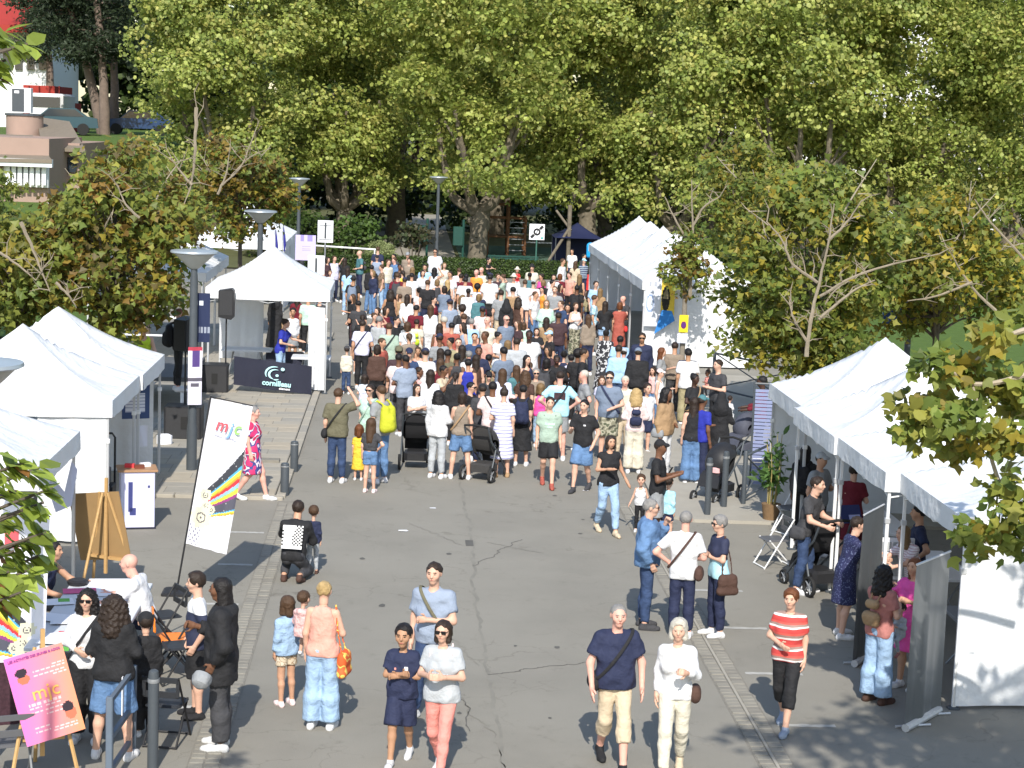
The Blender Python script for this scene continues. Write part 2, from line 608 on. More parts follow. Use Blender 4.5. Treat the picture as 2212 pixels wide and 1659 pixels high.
PLANE_PAL = [(.345, .395, .092), (.38, .425, .105), (.28, .345, .08), (.425, .46, .14), (.225, .285, .07), (.41, .40, .11)]
def plane_crown(name, seed, h0, h1, rx, ry):
    rs = np.random.RandomState(seed)
    L = []
    n = 0
    while n < 74:
        d = rs.normal(size=3)
        d /= np.linalg.norm(d)
        f = rs.uniform(.55, 1.0)
        zc, hz = (h0 + h1) / 2, (h1 - h0) / 2
        x, y, z = d[0] * rx * f, d[1] * ry * f, zc + d[2] * hz * f
        L.append((x, y, z, rs.uniform(.75, 1.45)))
        n += 1
    for k in range(16):                                   # hanging lower skirts
        a = rs.uniform(0, 2 * math.pi)
        f = rs.uniform(.45, .95)
        L.append((math.cos(a) * rx * f, math.sin(a) * ry * f, h0 + rs.uniform(-.2, 1.3), rs.uniform(.5, .95)))
    P, N, C = lobes_crown(L, 25, .2, PLANE_PAL, rs)
    return leaf_mesh(name, P, N, .205, C, LEAF5, rs)

def limb(mb, pts, r0, r1, n=9, seed=0, wob=.0):
    r = random.Random(seed)
    P = [Vector(p) for p in pts]
    out, rad = [], []
    m = 5
    for i in range(len(P) - 1):
        a, b = P[i], P[i + 1]
        p0 = P[i - 1] if i else a - (b - a)
        p3 = P[i + 2] if i + 2 < len(P) else b + (b - a)
        for k in range(m):
            t = k / m
            q = .5 * ((2 * a) + (b - p0) * t + (2 * p0 - 5 * a + 4 * b - p3) * t * t + (3 * a - p0 - 3 * b + p3) * t ** 3)
            out.append(q + Vector((r.uniform(-wob, wob), r.uniform(-wob, wob), 0)))
            u = (i + t) / (len(P) - 1)
            rad.append((r0 + (r1 - r0) * u) * (1 + r.uniform(-.1, .1) * (1 if wob else .3)))
    out.append(P[-1])
    rad.append(r1)
    mb.tube(out, rad, n)

def plane_trunk(name, seed, h=6.5, fork=2.6, r0=.46):
    r = random.Random(seed)
    mb = MB()
    limb(mb, [(0, 0, -.1), (r.uniform(-.1, .1), 0, 1.2), (r.uniform(-.15, .15), 0, fork)], r0 * 1.1, r0 * .95, 12, seed, .03)
    for k in range(6):
        a = 2 * math.pi * k / 6 + r.uniform(-.4, .4)
        o = r.uniform(1.0, 2.0)
        p0 = Vector((math.cos(a) * .1, math.sin(a) * .1, fork - .2))
        p1 = Vector((math.cos(a) * o * .7, math.sin(a) * o * .7, fork + r.uniform(.4, 1.0)))
        p2 = Vector((math.cos(a) * o, math.sin(a) * o, fork + r.uniform(1.8, 2.8)))
        p3 = p2 + Vector((math.cos(a) * r.uniform(.2, 1.2), math.sin(a) * r.uniform(.2, 1.2), r.uniform(2, 4)))
        limb(mb, [p0, p1, p2, p3], r0 * .62, .1, 8, seed + k, .05)
        for q in range(2):
            b = a + r.uniform(-.8, .8)
            s = p1.lerp(p2, r.uniform(.3, .9))
            e = s + Vector((math.cos(b) * r.uniform(.5, 1.3), math.sin(b) * r.uniform(.5, 1.3), r.uniform(1.2, 2.6)))
            limb(mb, [s, s.lerp(e, .5) + Vector((0, 0, .2)), e], r0 * .25, .05, 6, seed + k * 9 + q, .03)
    for k in range(5):                                        # burrs
        a = r.uniform(0, 6.28)
        z = r.uniform(1.0, fork)
        c = Vector((math.cos(a) * r0 * .8, math.sin(a) * r0 * .8, z))
        mb.lathe([(.02, -.2), (.17, -.1), (.2, .02), (.12, .15), (.02, .2)], 8, c)
    return mb.mesh(name, True)

crowns = [plane_crown('crown', 21, 3.5, 17.5, 4.6, 4.4), plane_crown('crown', 22, 3.3, 18.5, 4.9, 4.2), plane_crown('crown', 23, 3.8, 18.0, 4.4, 4.6)]
trunks = [plane_trunk('trunk', 31), plane_trunk('trunk', 32, fork=3.2, r0=.52), plane_trunk('trunk', 33, fork=2.3, r0=.42)]
def place_tree(name, label, x, y, ci, ti, rz, s=1.0, z=0.0, group='plane trees at the far end'):
    t = thing(name, label, 'tree', (x, y, z), rz, group)
    t.scale = (s, s, s)
    obj('trunk', trunks[ti], M_BARK, t)
    obj('crown', crowns[ci], M_LEAF, t)
    return t
front = [(-9.6, 97.5, 'leftmost big plane tree above the left tents, beside the tall pines'),
         (-3.4, 101, 'plane tree with burred trunk behind the back of the white road sign'),
         (3.6, 94, 'plane tree with pale forked trunk standing in the hedge behind the crowd'),
         (9.6, 98, 'plane tree behind the square no stopping sign and playground'),
         (13.8, 95, 'plane tree right behind the peak of the far right tent row'),
         (20.0, 93, 'big plane tree right of the far tent row, behind the maple'),
         (26.0, 94, 'big plane tree second from the right edge of the picture'),
         (32.0, 92, 'rightmost big plane tree of the front row')]
for i, (x, y, lab) in enumerate(front):
    place_tree('plane_tree', lab, x, y, i % 3, (i + (1 if i != 3 else 1)) % 3, i * 1.37 + .4, 1.0 + .05 * ((i * 7) % 3 - 1))
for i in range(8):
    place_tree('plane_tree', 'plane tree of the second row, seen through the front row', -7 + i * 6.3, 110 + (i % 3) * 2.5, (i + 1) % 3, i % 3, i * 2.1, 1.02, 0, 'plane trees of the second row')
# ------------------------------------------------------------------ tents
M_TENT = mat('white tent canvas', (.76, .77, .78), .55, .05, 1.6, .7, 4.5, trans=.1, linear=True, bdist=.06)
M_WALL = mat('white tent wall', (.72, .73, .74), .6, .05, 1.6, .7, 4, trans=.07, linear=True, bdist=.06)
M_ALU = mat('brushed aluminium leg', (.55, .56, .57), .4, .06, 20, 0, metal=.35, linear=True)
M_WPOST = mat('white painted leg', (.75, .75, .74), .45, .05, 10, linear=True)
M_BLACK = mat('black plastic', (.022, .022, .024), .5, .2, 12, .05, 80, linear=True)
M_DKGREY = mat('dark grey paint', (.065, .075, .085), .45, .12, 10, .03, 60, linear=True)
M_GREYM = mat('grey metal', (.30, .31, .32), .4, .08, 10, metal=.4, linear=True)
M_WOOD = mat('light easel wood', (.47, .29, .12), .6, .2, 14, .1, 40, linear=True)
M_CARD = mat('brown hardboard', (.30, .19, .085), .75, .1, 5, .05, 60, linear=True)
M_WHITE = mat('plain white', (.78, .78, .79), .55, .03, 5, linear=True)
M_PAPER = mat('white paper', (.80, .80, .83), .7, .02, 5, linear=True)
M_TABLE = mat('pale plastic tabletop', (.62, .64, .67), .45, .03, 5, linear=True)
M_ORANGE = mat('orange plastic', (.85, .23, .03), .4, .05, 8, linear=True)
M_RED = mat('red paper', (.62, .05, .06), .6, .05, 8, linear=True)
M_GREEN = mat('green paper', (.12, .42, .07), .6, .05, 8, linear=True)
M_YELLOW = mat('yellow paper', (.75, .58, .03), .6, .05, 8, linear=True)
M_PRINT = attr_mat('printed sheet', .6, .12)
M_RUBBER = mat('black rubber', (.02, .02, .02), .8, .1, 20, linear=True)

def canopy_mesh(wx, wy, rise, sag, wr, seed, n=30):
    rs = np.random.RandomState(seed)
    ph = rs.uniform(0, 6.28, 8)
    u = np.linspace(-1, 1, n + 1)
    U, V = np.meshgrid(u, u)
    m = np.maximum(abs(U), abs(V))
    s = 1 - m
    dg = np.minimum(abs(U), abs(V)) / np.maximum(m, 1e-6)           # 1 on the hip ridges
    z = rise * (s - sag * np.sin(math.pi * s) * (1.25 - .55 * dg ** 3))
    z -= rise * .05 * (1 - dg ** 2) * np.sin(math.pi * np.clip(s * 1.2, 0, 1))
    th = np.arctan2(V, U)
    w = np.sin(th * 7 + ph[0] + 2 * np.sin(3 * s + ph[1])) * .5 + np.sin(th * 13 + ph[2]) * .3 + np.sin(U * 9 + V * 4 + ph[3]) * .25 + np.sin(V * 11 - U * 5 + ph[4]) * .2
    z += wr * w * np.clip(s * 4, 0, 1) * (1 - dg ** 6)
    P = np.stack([U * wx / 2, V * wy / 2, z], -1).reshape(-1, 3)
    F = [(j * (n + 1) + i, j * (n + 1) + i + 1, (j + 1) * (n + 1) + i + 1, (j + 1) * (n + 1) + i) for j in range(n) for i in range(n)]
    return mesh_np('canopy', P, np.array(F))

def cloth_strip(a, b, h, wave, seed, out=None, nx=22, nz=4, hemwave=0.0):
    """hanging sheet from a to b (top edge), drop h"""
    a, b = Vector(a), Vector(b)
    d = b - a
    nrm = Vector((d.y, -d.x, 0)).normalized()
    r = random.Random(seed)
    ph = [r.uniform(0, 6.28) for _ in range(5)]
    V, F = [], []
    for j in range(nz + 1):
        t = j / nz
        for i in range(nx + 1):
            s = i / nx
            o = wave * t ** .7 * (math.sin(s * 9 + ph[0]) + .6 * math.sin(s * 21 + ph[1] + t) + .4 * math.sin(s * 37 + ph[2] + 2 * t))
            zz = -h * t + (hemwave * t * math.sin(s * math.pi) if hemwave else 0)
            V.append(a + d * s + nrm * o + Vector((0, 0, zz)))
    for j in range(nz):
        for i in range(nx):
            q = j * (nx + 1) + i
            F.append((q, q + 1, q + nx + 2, q + nx + 1))
    return mesh_np('cloth', np.array([tuple(v) for v in V]), np.array(F))

def tent(label, x0, x1, y0, y1, eave, peak, walls='', seed=0, group=None, leg=M_ALU, sag=.1, wr=.018, val=.27, legs='1234', name='gazebo_tent'):
    cx, cy_ = (x0 + x1) / 2, (y0 + y1) / 2
    t = thing(name, label, 'tent', (cx, cy_, 0), 0, group)
    wx, wy = x1 - x0, y1 - y0
    o = obj('canopy', canopy_mesh(wx + .06, wy + .02, peak - eave, sag, wr, seed), M_TENT, t)
    o.location.z = eave
    hx, hy = wx / 2 + .03, wy / 2 + .01
    for k, (a, b) in enumerate([((-hx, -hy), (hx, -hy)), ((hx, -hy), (hx, hy)), ((hx, hy), (-hx, hy)), ((-hx, hy), (-hx, -hy))]):
        o = obj('valance', cloth_strip((*a, eave), (*b, eave), val, .012, seed * 7 + k, hemwave=-.02), M_TENT, t)
    lx, ly = wx / 2 - .05, wy / 2 - .05
    for k, (sx, sy) in enumerate([(-1, -1), (1, -1), (1, 1), (-1, 1)]):
        if str(k + 1) not in legs:
            continue
        L = MB().box((sx * lx, sy * ly, eave * .36), (.05, .05, eave * .72), bev=.008).box((sx * lx, sy * ly, eave * .8), (.04, .04, eave * .4)).build('leg', leg, t)
        MB().box((sx * lx, sy * ly, eave * .72), (.075, .075, .07), bev=.01).build('clamp', M_WPOST if leg is not M_WPOST else M_ALU, L)
        MB().box((sx * lx, sy * ly, .015), (.14, .14, .03), bev=.02).build('foot', M_DKGREY, L)
    fr = MB()
    for (a, b) in [((-lx, -ly), (lx, -ly)), ((lx, -ly), (lx, ly)), ((lx, ly), (-lx, ly)), ((-lx, ly), (-lx, -ly))]:
        A, B = Vector((*a, 0)), Vector((*b, 0))
        for q in range(2):
            p, s = A.lerp(B, q / 2), A.lerp(B, (q + 1) / 2)
            fr.tube([p + Vector((0, 0, eave - .06)), s + Vector((0, 0, eave - .36))], .012, 5)
            fr.tube([p + Vector((0, 0, eave - .36)), s + Vector((0, 0, eave - .06))], .012, 5)
    fr.tube([(0, 0, eave - .2), (0, 0, peak - .02)], .02, 6)
    for sx, sy in ((-1, 0), (1, 0), (0, -1), (0, 1)):
        fr.tube([(sx * lx, sy * ly, eave - .2), (0, 0, eave - .15)], .012, 5)
    fr.build('frame', leg, t)
    for k, ch in enumerate(walls):
        if ch == 'f': a, b = (-lx, -ly - .02), (lx, -ly - .02)
        elif ch == 'b': a, b = (-lx, ly + .02), (lx, ly + .02)
        elif ch == 'l': a, b = (-lx - .02, ly), (-lx - .02, -ly)
        elif ch == 'r': a, b = (lx + .02, -ly), (lx + .02, ly)
        elif ch == 'F': a, b = (lx - 1.1, -ly - .02), (lx + .02, -ly - .02)          # half-open front panel
        else: continue
        obj('wall', cloth_strip((*a, eave - .05), (*b, eave - .05), eave - .1, .025, seed * 5 + k, nx=26, nz=10), M_WALL, t)
    return t

gl = 'tents on the left side of the road'
tent('white tent behind the two other tents at the left edge, its side open', -7.95, -4.55, 32.2, 35.1, 2.35, 3.36, 'l', 1, gl, wr=.032, sag=.15)
tent('middle white tent at the left edge with a half closed front wall', -7.95, -4.6, 29.2, 32.15, 2.35, 3.36, 'Fl', 2, gl, wr=.032, sag=.15)
tent('nearest white tent at the lower left, roof cut off by the picture edge', -8.0, -4.6, 23.3, 26.3, 2.35, 3.25, 'l', 3, gl, legs='134')
tent('single white tent behind the dark blue banner and the speakers', -4.95, -1.9, 46.4, 49.5, 2.62, 3.62, '', 4, None, sag=.12, wr=.015)
gr = 'near tents on the right side of the road'
ys = [21.55, 24.4, 27.25, 30.2, 33.1]
tent('nearest white tent at the lower right with a closed front wall', 6.85, 10.3, ys[0], ys[1], 2.42, 3.4, 'fr', 5, gr, sag=.16, wr=.03, legs='134', leg=M_WPOST)
tent('second white tent from the lower right, between two grey roller banners', 6.65, 10.1, ys[1], ys[2], 2.42, 3.4, 'r', 6, gr, sag=.17, wr=.035, leg=M_WPOST)
tent('third white tent from the lower right, above the bending person', 6.6, 10.0, ys[2], ys[3], 2.42, 3.45, 'r', 7, gr, sag=.15, wr=.035, leg=M_WPOST)
tent('furthest white tent of the near right row, beside the slatted panel and bamboo', 6.75, 10.1, ys[3], ys[4], 2.42, 3.5, 'rb', 8, gr, sag=.14, wr=.035)
gf = 'far row of tents on the right'
for k in range(5):
    y0 = 53.8 + 3.3 * k
    lab = ['nearest tent of the far right row, with a closed front wall and posters', 'second tent of the far right row, counted from the posters', 'middle tent of the far right row', 'fourth tent of the far right row, counted from the posters', 'furthest tent of the far right row, next to the hedge'][k]
    tent(lab, 7.0, 10.3, y0, y0 + 3.26, 2.55, 3.75, 'fr' if k == 0 else ('rb' if k == 4 else 'r'), 20 + k, gf, sag=.08, wr=.03)
gb = 'tents behind the left maple'
for k, (x, y) in enumerate([(-8.9, 52.0), (-8.9, 55.3), (-7.6, 66.0), (-7.6, 69.4)]):
    lab = ['white tent half hidden by the maple, left of the single tent', 'white tent right behind another one, half hidden by the maple', 'white tent behind the thin lamp post with blue flags', 'furthest white tent on the left, beside the lilac poster'][k]
    tent(lab, x, x + 3.3, y, y + 3.25, 2.5, 3.6, 'r' if k > 1 else '', 40 + k, gb)

# side wall of the single tent, its folded back wall
o = obj('tent_wall', cloth_strip((-4.9, 49.42, 2.45), (-3.75, 49.42, 2.45), 2.0, .03, 91, nx=20, nz=8), M_WALL)
tag(o, 'white back wall sheet hanging at the left of the single tent', 'tent wall')
o = obj('tent_wall', cloth_strip((-2.4, 46.55, 2.2), (-1.98, 46.3, 2.2), 2.1, .04, 92, nx=20, nz=8), M_WALL)
tag(o, 'narrow white wall sheet hanging at the right front leg of the single tent', 'tent wall')

# ------------------------------------------------------------------ lamps, bollards, barriers, signs
def lamp_post(label, x, y, h=4.3, head=.42):
    t = thing('street_lamp', label, 'street lamp', (x, y, 0), 0, 'street lamps')
    MB().lathe([(.1, 0), (.1, .9), (.085, 1.0), (.075, h - .6), (.06, h - .32)], 14).build('post', M_DKGREY, t, True)
    MB().lathe([(.16, 0), (.16, .03), (.11, .05)], 14).build('base', M_DKGREY, t, True)
    MB().lathe([(.06, h - .34), (.12, h - .3), (.3, h - .13), (head - .02, h - .03)], 24).build('glass_bowl', mat('lamp glass', (.42, .43, .40), .25, .05, 8, linear=True), t, True)
    MB().lathe([(head, h - .04), (head + .04, h - .02), (head + .03, h + .015), (.2, h + .04), (.02, h + .045)], 24).build('lamp_cap', mat('lamp cap', (.36, .40, .43), .35, .05, 8, metal=.3, linear=True), t, True)
    return t
lamp_post('street lamp with paper posters on its post, beside the left speakers', -4.03, 35.5)
lamp_post('street lamp whose post stands inside the single white tent', -4.05, 51.6)
lamp_post('thin street lamp left of the white sign back, far away', -4.7, 80.8)
lamp_post('street lamp in front of the forked plane tree', 1.5, 90.6)
lamp_post('street lamp at the left edge, only its dish in view', at(-47, 785, 4.3).x, at(-47, 785, 4.3).y)
lamp_post('street lamp at the right behind the maple leaves with a blue banner', 13.35, 47.9)
lamp_post('street lamp left of the bare maple, behind the tents', -10.2, 62.0)

bp = MB().lathe([(.058, 0), (.058, .93), (.05, .97), (.03, .985)], 14).mesh('post', True)
bc = MB().lathe([(.062, .86), (.064, .87), (.064, .885), (.062, .9)], 14).mesh('ring', True)
def bollard(label, x, y, h=1.0, r=1.0):
    t = thing('bollard', label, 'bollard', (x, y, 0), 0, 'dark grey bollards')
    t.scale = (r, r, h)
    obj('post', bp, M_DKGREY, t)
    obj('ring', bc, M_GREYM, t)
bollard('dark bollard on the kerb left of the crowd, the further of two', -2.07, 35.9, .62, 1.35)
bollard('dark bollard on the kerb corner behind the kneeling person, the nearer of two', -2.1, 33.55, .62, 1.35)
bollard('tall dark bollard in front of the stroller, left one of the pair', 5.6, 32.55, 1.12)
bollard('tall dark bollard in front of the stroller, right one of the pair', 6.03, 33.3, 1.12)
bollard('dark grey bollard at the bottom left beside the grey barrier', at(330, 1659).x, 19.0, 1.1)

def cross_barrier(label, a, b, h=1.05):
    a, b = Vector((*a, 0)), Vector((*b, 0))
    t = thing('cross_barrier', label, 'barrier', a, 0, 'dark crossed barriers')
    d = b - a
    L = d.length
    t.rotation_euler.z = math.atan2(d.y, d.x)
    for x in (0, L):
        MB().lathe([(.045, 0), (.045, h), (.03, h + .02)], 10, (x, 0, 0)).build('post', M_DKGREY, t, True)
    for z in (.18, h - .08):
        MB().tube([(0, 0, z), (L, 0, z)], .025, 8).build('rail', M_DKGREY, t, True)
    for s in (0, 1):
        MB().tube([(0, 0, .18 + s * (h - .26)), (L, 0, .18 + (1 - s) * (h - .26))], .016, 8).build('brace', M_DKGREY, t, True)
    return t
cross_barrier('dark crossed barrier beside the stroller and the bamboo', (6.45, 33.6), (7.3, 35.2))
cross_barrier('dark crossed barrier in front of the far tent wall', (8.3, 48.4), (9.9, 45.2), 1.2)

def road_sign(name, label, x, y, zc, w, h, post, cat='sign'):
    t = thing(name, label, cat, (x, y, 0))
    MB().tube([(0, .03, 0), (0, .03, zc + h * .45)], .035, 8).build('post', post, t, True)
    return t
p = atY(703, 500, 74)
t = road_sign('road_sign', 'white back of a rectangular road sign in front of the burred trunk', p.x, 74, p.y if False else p.z, .62, .9, M_GREYM)
MB().box((0, 0, p.z), (.62, .03, .88), bev=.012).build('plate', M_WHITE, t)
for z in (-.16, .12):
    MB().box((0, -.02, p.z + z * 2), (.5, .012, .03)).build('stiffener', M_GREYM, t)
MB().box((0, -.035, p.z + .05), (.07, .03, .62)).build('clamp_rail', M_DKGREY, t)
p = atY(683, 572, 55)
t = road_sign('road_sign', 'white back of a road sign just behind the right corner of the single tent', p.x, 55, p.z, .5, .55, M_GREYM)
MB().box((0, 0, p.z), (.5, .03, .56), bev=.012).build('plate', M_WHITE, t)
MB().box((0, -.035, p.z), (.06, .03, .4)).build('clamp_rail', M_DKGREY, t)
p = atY(1160, 501, 84.3)
t = road_sign('no_stopping_sign', 'square white sign with a black crossed-out round emblem by the hedge', p.x, 84.3, p.z, .7, .7, mat('green post', (.05, .13, .10), .5, .1, 8, linear=True))
MB().box((0, 0, p.z), (.7, .03, .72), rz=0, bev=.012).build('plate', M_WHITE, t)
em = t
ring = MB()
N = 28
for k in range(N):
    a0, a1 = 2 * math.pi * k / N, 2 * math.pi * (k + 1) / N
    q = [(r_ * math.cos(a), r_ * math.sin(a)) for a, r_ in ((a0, .08), (a1, .08), (a1, .17), (a0, .17))]
    ring.add([(x, -.02, p.z + z) for x, z in q], [(0, 1, 2, 3)])
ring.build('round_emblem', M_BLACK, t)
mb = MB()
for s in (-1, 1):
    c0 = Vector((s * .2, -.021, p.z + s * .2))
    dx, dz = Vector((.045, 0, -.045)), Vector((.07, 0, .07))
    mb.add([c0 - dx - dz, c0 + dx - dz, c0 + dx + dz, c0 - dx + dz], [(0, 1, 2, 3)])
mb.add([Vector((-.05, -.022, p.z - .09)), Vector((-.02, -.022, p.z - .1)), Vector((.05, -.022, p.z + .09)), Vector((.02, -.022, p.z + .1))], [(0, 1, 2, 3)])
mb.build('emblem_bars', M_BLACK, t)
MB().box((.24, -.02, p.z - .27), (.12, .006, .08)).build('small_mark', mat('teal print', (.05, .3, .28), .6, .05, 5, linear=True), t)

# paper posters and banners on the lamp post
def poster(name, label, c, w, h, rz, fcol, nu=24, nv=32, cat='poster', tilt=0.0, group=None, wav=.008):
    o = grid_panel(name, nu, nv, lambda u, v: ((u - .5) * w, -.004 + wav * math.sin(u * 7 + v * 3), (v - .5) * h), fcol, M_PRINT)
    o.location = c
    o.rotation_euler = (tilt, 0, rz)
    return tag(o, label, cat, group)
W_ = (.8, .8, .82)
def pc(u, v):
    if v > .93: return (.45, .05, .08)
    if v > .66 and .3 < u < .85: return (.10, .06, .22)
    if .42 < v < .46 or (.30 < v < .36 and .2 < u < .8): return (.12, .11, .14)
    return (.72, .70, .80)
poster('poster', 'white and purple paper poster wrapped low on the lamp post by the speakers', (-3.97, 35.34, 1.92), .27, 1.12, .3, pc, cat='poster')
def pb(u, v):
    if .75 < v < .85 and .2 < u < .5: return (.7, .75, .8)
    if .2 < v < .32 and u > .2 and int(u * 12) % 3: return (.3, .33, .4)
    return (.02, .03, .08)
poster('lamp_banner', 'narrow dark blue banner on the right side of the lamp post', (-3.86, 35.62, 3.02), .26, .95, .0, pb, cat='banner')
def pb2(u, v):
    return (.7, .75, .85) if .45 < v < .55 and .2 < u < .8 and int(u * 20) % 2 else (.03, .07, .22)
poster('lamp_banner', 'dark blue banner behind the maple leaves at the right', (12.95, 47.8, 2.6), .7, 1.1, .0, pb2, cat='banner')
# posters on the far tents
def pt1(u, v):
    x, z = (u - .3) / .22, (v - .45) / .17
    r_ = x * x + z * z
    if .7 < r_ < 1.1: return (.25, .35, .6)
    if r_ < .7: return (.62, .68, .78)
    if .78 < v < .88 and (.2 < u < .35 or .5 < u < .65): return (.45, .48, .55)
    x, z = (u - 1.0) / .45, (v - .5) / .28
    return (.72, .75, .82)
poster('poster', 'pale blue poster with a ringed emblem on the far tent wall', (7.3, 53.62, 1.98), .5, 1.5, 0, pt1)
def pt2(u, v):
    x, z = (u - .35) / .3, (v - .45) / .34
    r_ = x * x + z * z
    if r_ < 1: return (.02, .018, .015) if r_ > .45 or v < .45 else (.22, .18, .10)
    return (.72, .52, .06)
poster('poster', 'yellow poster with a dark oval on the far tent wall', (7.72, 53.6, 2.12), .4, 1.1, 0, pt2)
o = MB().add([(7.35, 53.58, 1.0), (7.95, 53.58, 1.42), (7.85, 53.58, 1.7), (7.55, 53.58, 1.72)], [(0, 1, 2, 3)]).build('pennant', mat('blue pennant', (.03, .2, .55), .6, .05, 5, linear=True))
tag(o, 'small blue pennant below the posters on the far tent wall', 'pennant')
# lilac poster and blue flags by the far left tent
def pl(u, v):
    if v > .75 and (.25 < u < .42 or .6 < u < .85): return (.32, .27, .6)
    if .25 < v < .6 and .35 < u < .75 and int(v * 40) % 3 == 0: return (.42, .37, .62)
    return (.58, .52, .80)
p = atY(660, 535, 66)
poster('poster', 'lilac poster board behind the single tent and the hedge', p, .72, .9, 0, pl)
for k, (px, py) in enumerate([(594, 522), (611, 515)]):
    p = atY(px, py, 64.5)
    f = thing('pennant_flag', ['short folded blue flag left of the taller one, over the tent', 'taller folded blue flag over the single tent'][k], 'flag', (p.x, 64.5, 0))
    MB().tube([(0, 0, 0), (0, 0, p.z + .42)], .012, 6).build('pole', M_GREYM, f)
    MB().tube([(.02, 0, p.z + .4), (.05, 0, p.z + .1), (.07, 0, p.z - .2), (.06, 0, p.z - .45)], [.015, .07, .1, .04], 8, flat=.5).build('cloth', mat('royal blue flag', (.04, .04, .28), .6, .3, 9, linear=True), f, True)

# ------------------------------------------------------------------ speakers
def speaker_cab(name, label, c, w, d, h, rz, slots=True):
    t = thing(name, label, 'speaker', c, rz, 'loudspeakers')
    MB().box((0, 0, h / 2), (w, d, h), bev=.02).build('cabinet', M_BLACK, t)
    g = MB().box((0, -d / 2 - .004, h / 2), (w * .9, .012, h * .92), bev=.004).build('grille', mat('speaker grille', (.035, .035, .037), .6, .35, 180, .3, 200, linear=True), t)
    if slots:
        MB().box((w * .05, -d / 2 - .013, h * .52), (.14, .02, .26), bev=.005).build('handle', M_RUBBER, t)
    return t
def satellite(label, x, y, z0, pole0, rz=0.0):
    t = thing('speaker', label, 'speaker', (x, y, 0), rz, 'loudspeakers')
    MB().prism([(-.19, z0 + .06), (.13, z0), (.19, z0 + .06), (.19, z0 + .72), (.13, z0 + .78), (-.19, z0 + .72)], -.17, .17).build('cabinet', M_BLACK, t)
    MB().box((0, -.178, z0 + .42), (.33, .012, .62), bev=.004).build('grille', MATS['speaker grille'] if 'speaker grille' in MATS else M_BLACK, t)
    MB().tube([(0, 0, pole0), (0, 0, z0 + .1)], .02, 8).build('pole', M_BLACK, t)
speaker_cab('subwoofer', 'large black subwoofer in front of the single tent', (-4.7, 46.0, PZ), .72, .6, .7, .05)
speaker_cab('subwoofer', 'large black subwoofer behind the lamp post', (-4.62, 39.2, PZ), .78, .6, .7, .0)
satellite('black speaker on a pole in front of the single tent', -4.42, 46.1, 1.86, .72)
satellite('black speaker on a pole left of the lamp post', -4.62, 39.3, 1.85, .72, .9)

# stage with railings at the left
st = thing('stage', 'low dark stage platform on white legs behind the left tents', 'stage', (-7.2, 44, 0))
MB().box((0, 0, .86), (4.6, 3.6, .1)).build('deck', mat('grey stage deck', (.09, .095, .10), .7, .15, 5, linear=True), st)
for x in (-2.1, -.7, .7, 2.15):
    for y in (-1.6, 1.6):
        MB().box((x, y, .405), (.07, .07, .81)).build('leg', M_WHITE, st)
rl = thing('railing', 'white railing standing on the stage', 'railing', (-6.4, 45.6, .91))
for x in (-.9, 0, .9):
    MB().box((x, 0, .5), (.06, .05, 1.0)).build('post', M_WHITE, rl)
MB().box((0, 0, 1.0), (1.9, .06, .06)).build('rail', M_WHITE, rl)
MB().box((0, 0, .55), (1.9, .04, .04)).build('rail', M_WHITE, rl)

# tables
def table(name, label, c, rz, w, d, h=.74, top=M_TABLE, cat='table', cloth=None):
    t = thing(name, label, cat, c, rz)
    MB().box((0, 0, h), (w, d, .045), bev=.015).build('tabletop', top, t)
    for sx in (-1, 1):
        for s in (-1, 1):
            MB().tube([(sx * (w / 2 - .15), s * (d / 2 - .08), 0), (sx * (w / 2 - .3), -s * (d / 2 - .12), h - .03)], .014, 6).build('leg', M_GREYM, t)
    return t
table('folding_table', 'white folding table at the left inside the single tent', (-4.1, 48.6, PZ), 0, 1.3, .7, .76)
table('folding_table', 'white folding table at the right inside the single tent', (-2.35, 47.4, PZ), 0, 1.0, .75, .76)
M_NAVY = mat('dark navy cloth', (.022, .024, .042), .7, .15, 4, .15, 20, linear=True)
o = obj('draped_cloth', cloth_strip((-3.6, 48.5, .8), (-2.6, 48.4, .8), .75, .03, 66), M_NAVY)
tag(o, 'dark cloth with a pale emblem draped behind the front banner', 'banner')
# the banner in front of the single tent
bnA, bnB = Vector((-4.2, 45.95, .93)), Vector((-2.28, 45.75, .80))
bn = thing('fabric_banner', 'dark navy fabric banner with a light blue emblem and lettering', 'banner', (bnA.x, bnA.y, PZ))
ob = obj('cloth', cloth_strip((0, 0, bnA.z - .02), (1.95, -.2, .74), .72, .03, 61, nx=40, nz=12), M_NAVY, bn)
ang = math.atan2(-.2, 1.95)
MLOGO = mat('pale blue print', (.45, .72, .76), .6, .05, 5, linear=True)
def on_banner(me, x, z, name, m, rx=math.pi / 2, off=-.07):
    o = obj(name, me, m, bn)
    o.location = (x, off + x * -.1, z)
    o.rotation_euler = (math.pi / 2, R(3.5), ang)
    return o
on_banner(text_mesh('cornilleau', .185, 'lettering', bold=.006), 1.08, .27, 'lettering', MLOGO)
on_banner(text_mesh('element', .085, 'small_lettering', bold=.002), 1.28, .145, 'small_lettering', M_PAPER)
def arc_poly(c, r0, r1, a0, a1, w0, w1, n=18):
    V, F = [], []
    for i in range(n + 1):
        t = i / n
        a = a0 + (a1 - a0) * t
        r_ = r0 + (r1 - r0) * t
        w = (w0 + (w1 - w0) * t) * math.sin(math.pi * min(1, max(.06, t))) ** .6
        V += [(c[0] + (r_ - w) * math.cos(a) * 1.25, c[1] + (r_ - w) * math.sin(a), 0), (c[0] + (r_ + w) * math.cos(a) * 1.25, c[1] + (r_ + w) * math.sin(a), 0)]
    for i in range(n):
        F.append((2 * i, 2 * i + 2, 2 * i + 3, 2 * i + 1))
    return V, F
lg = MB()
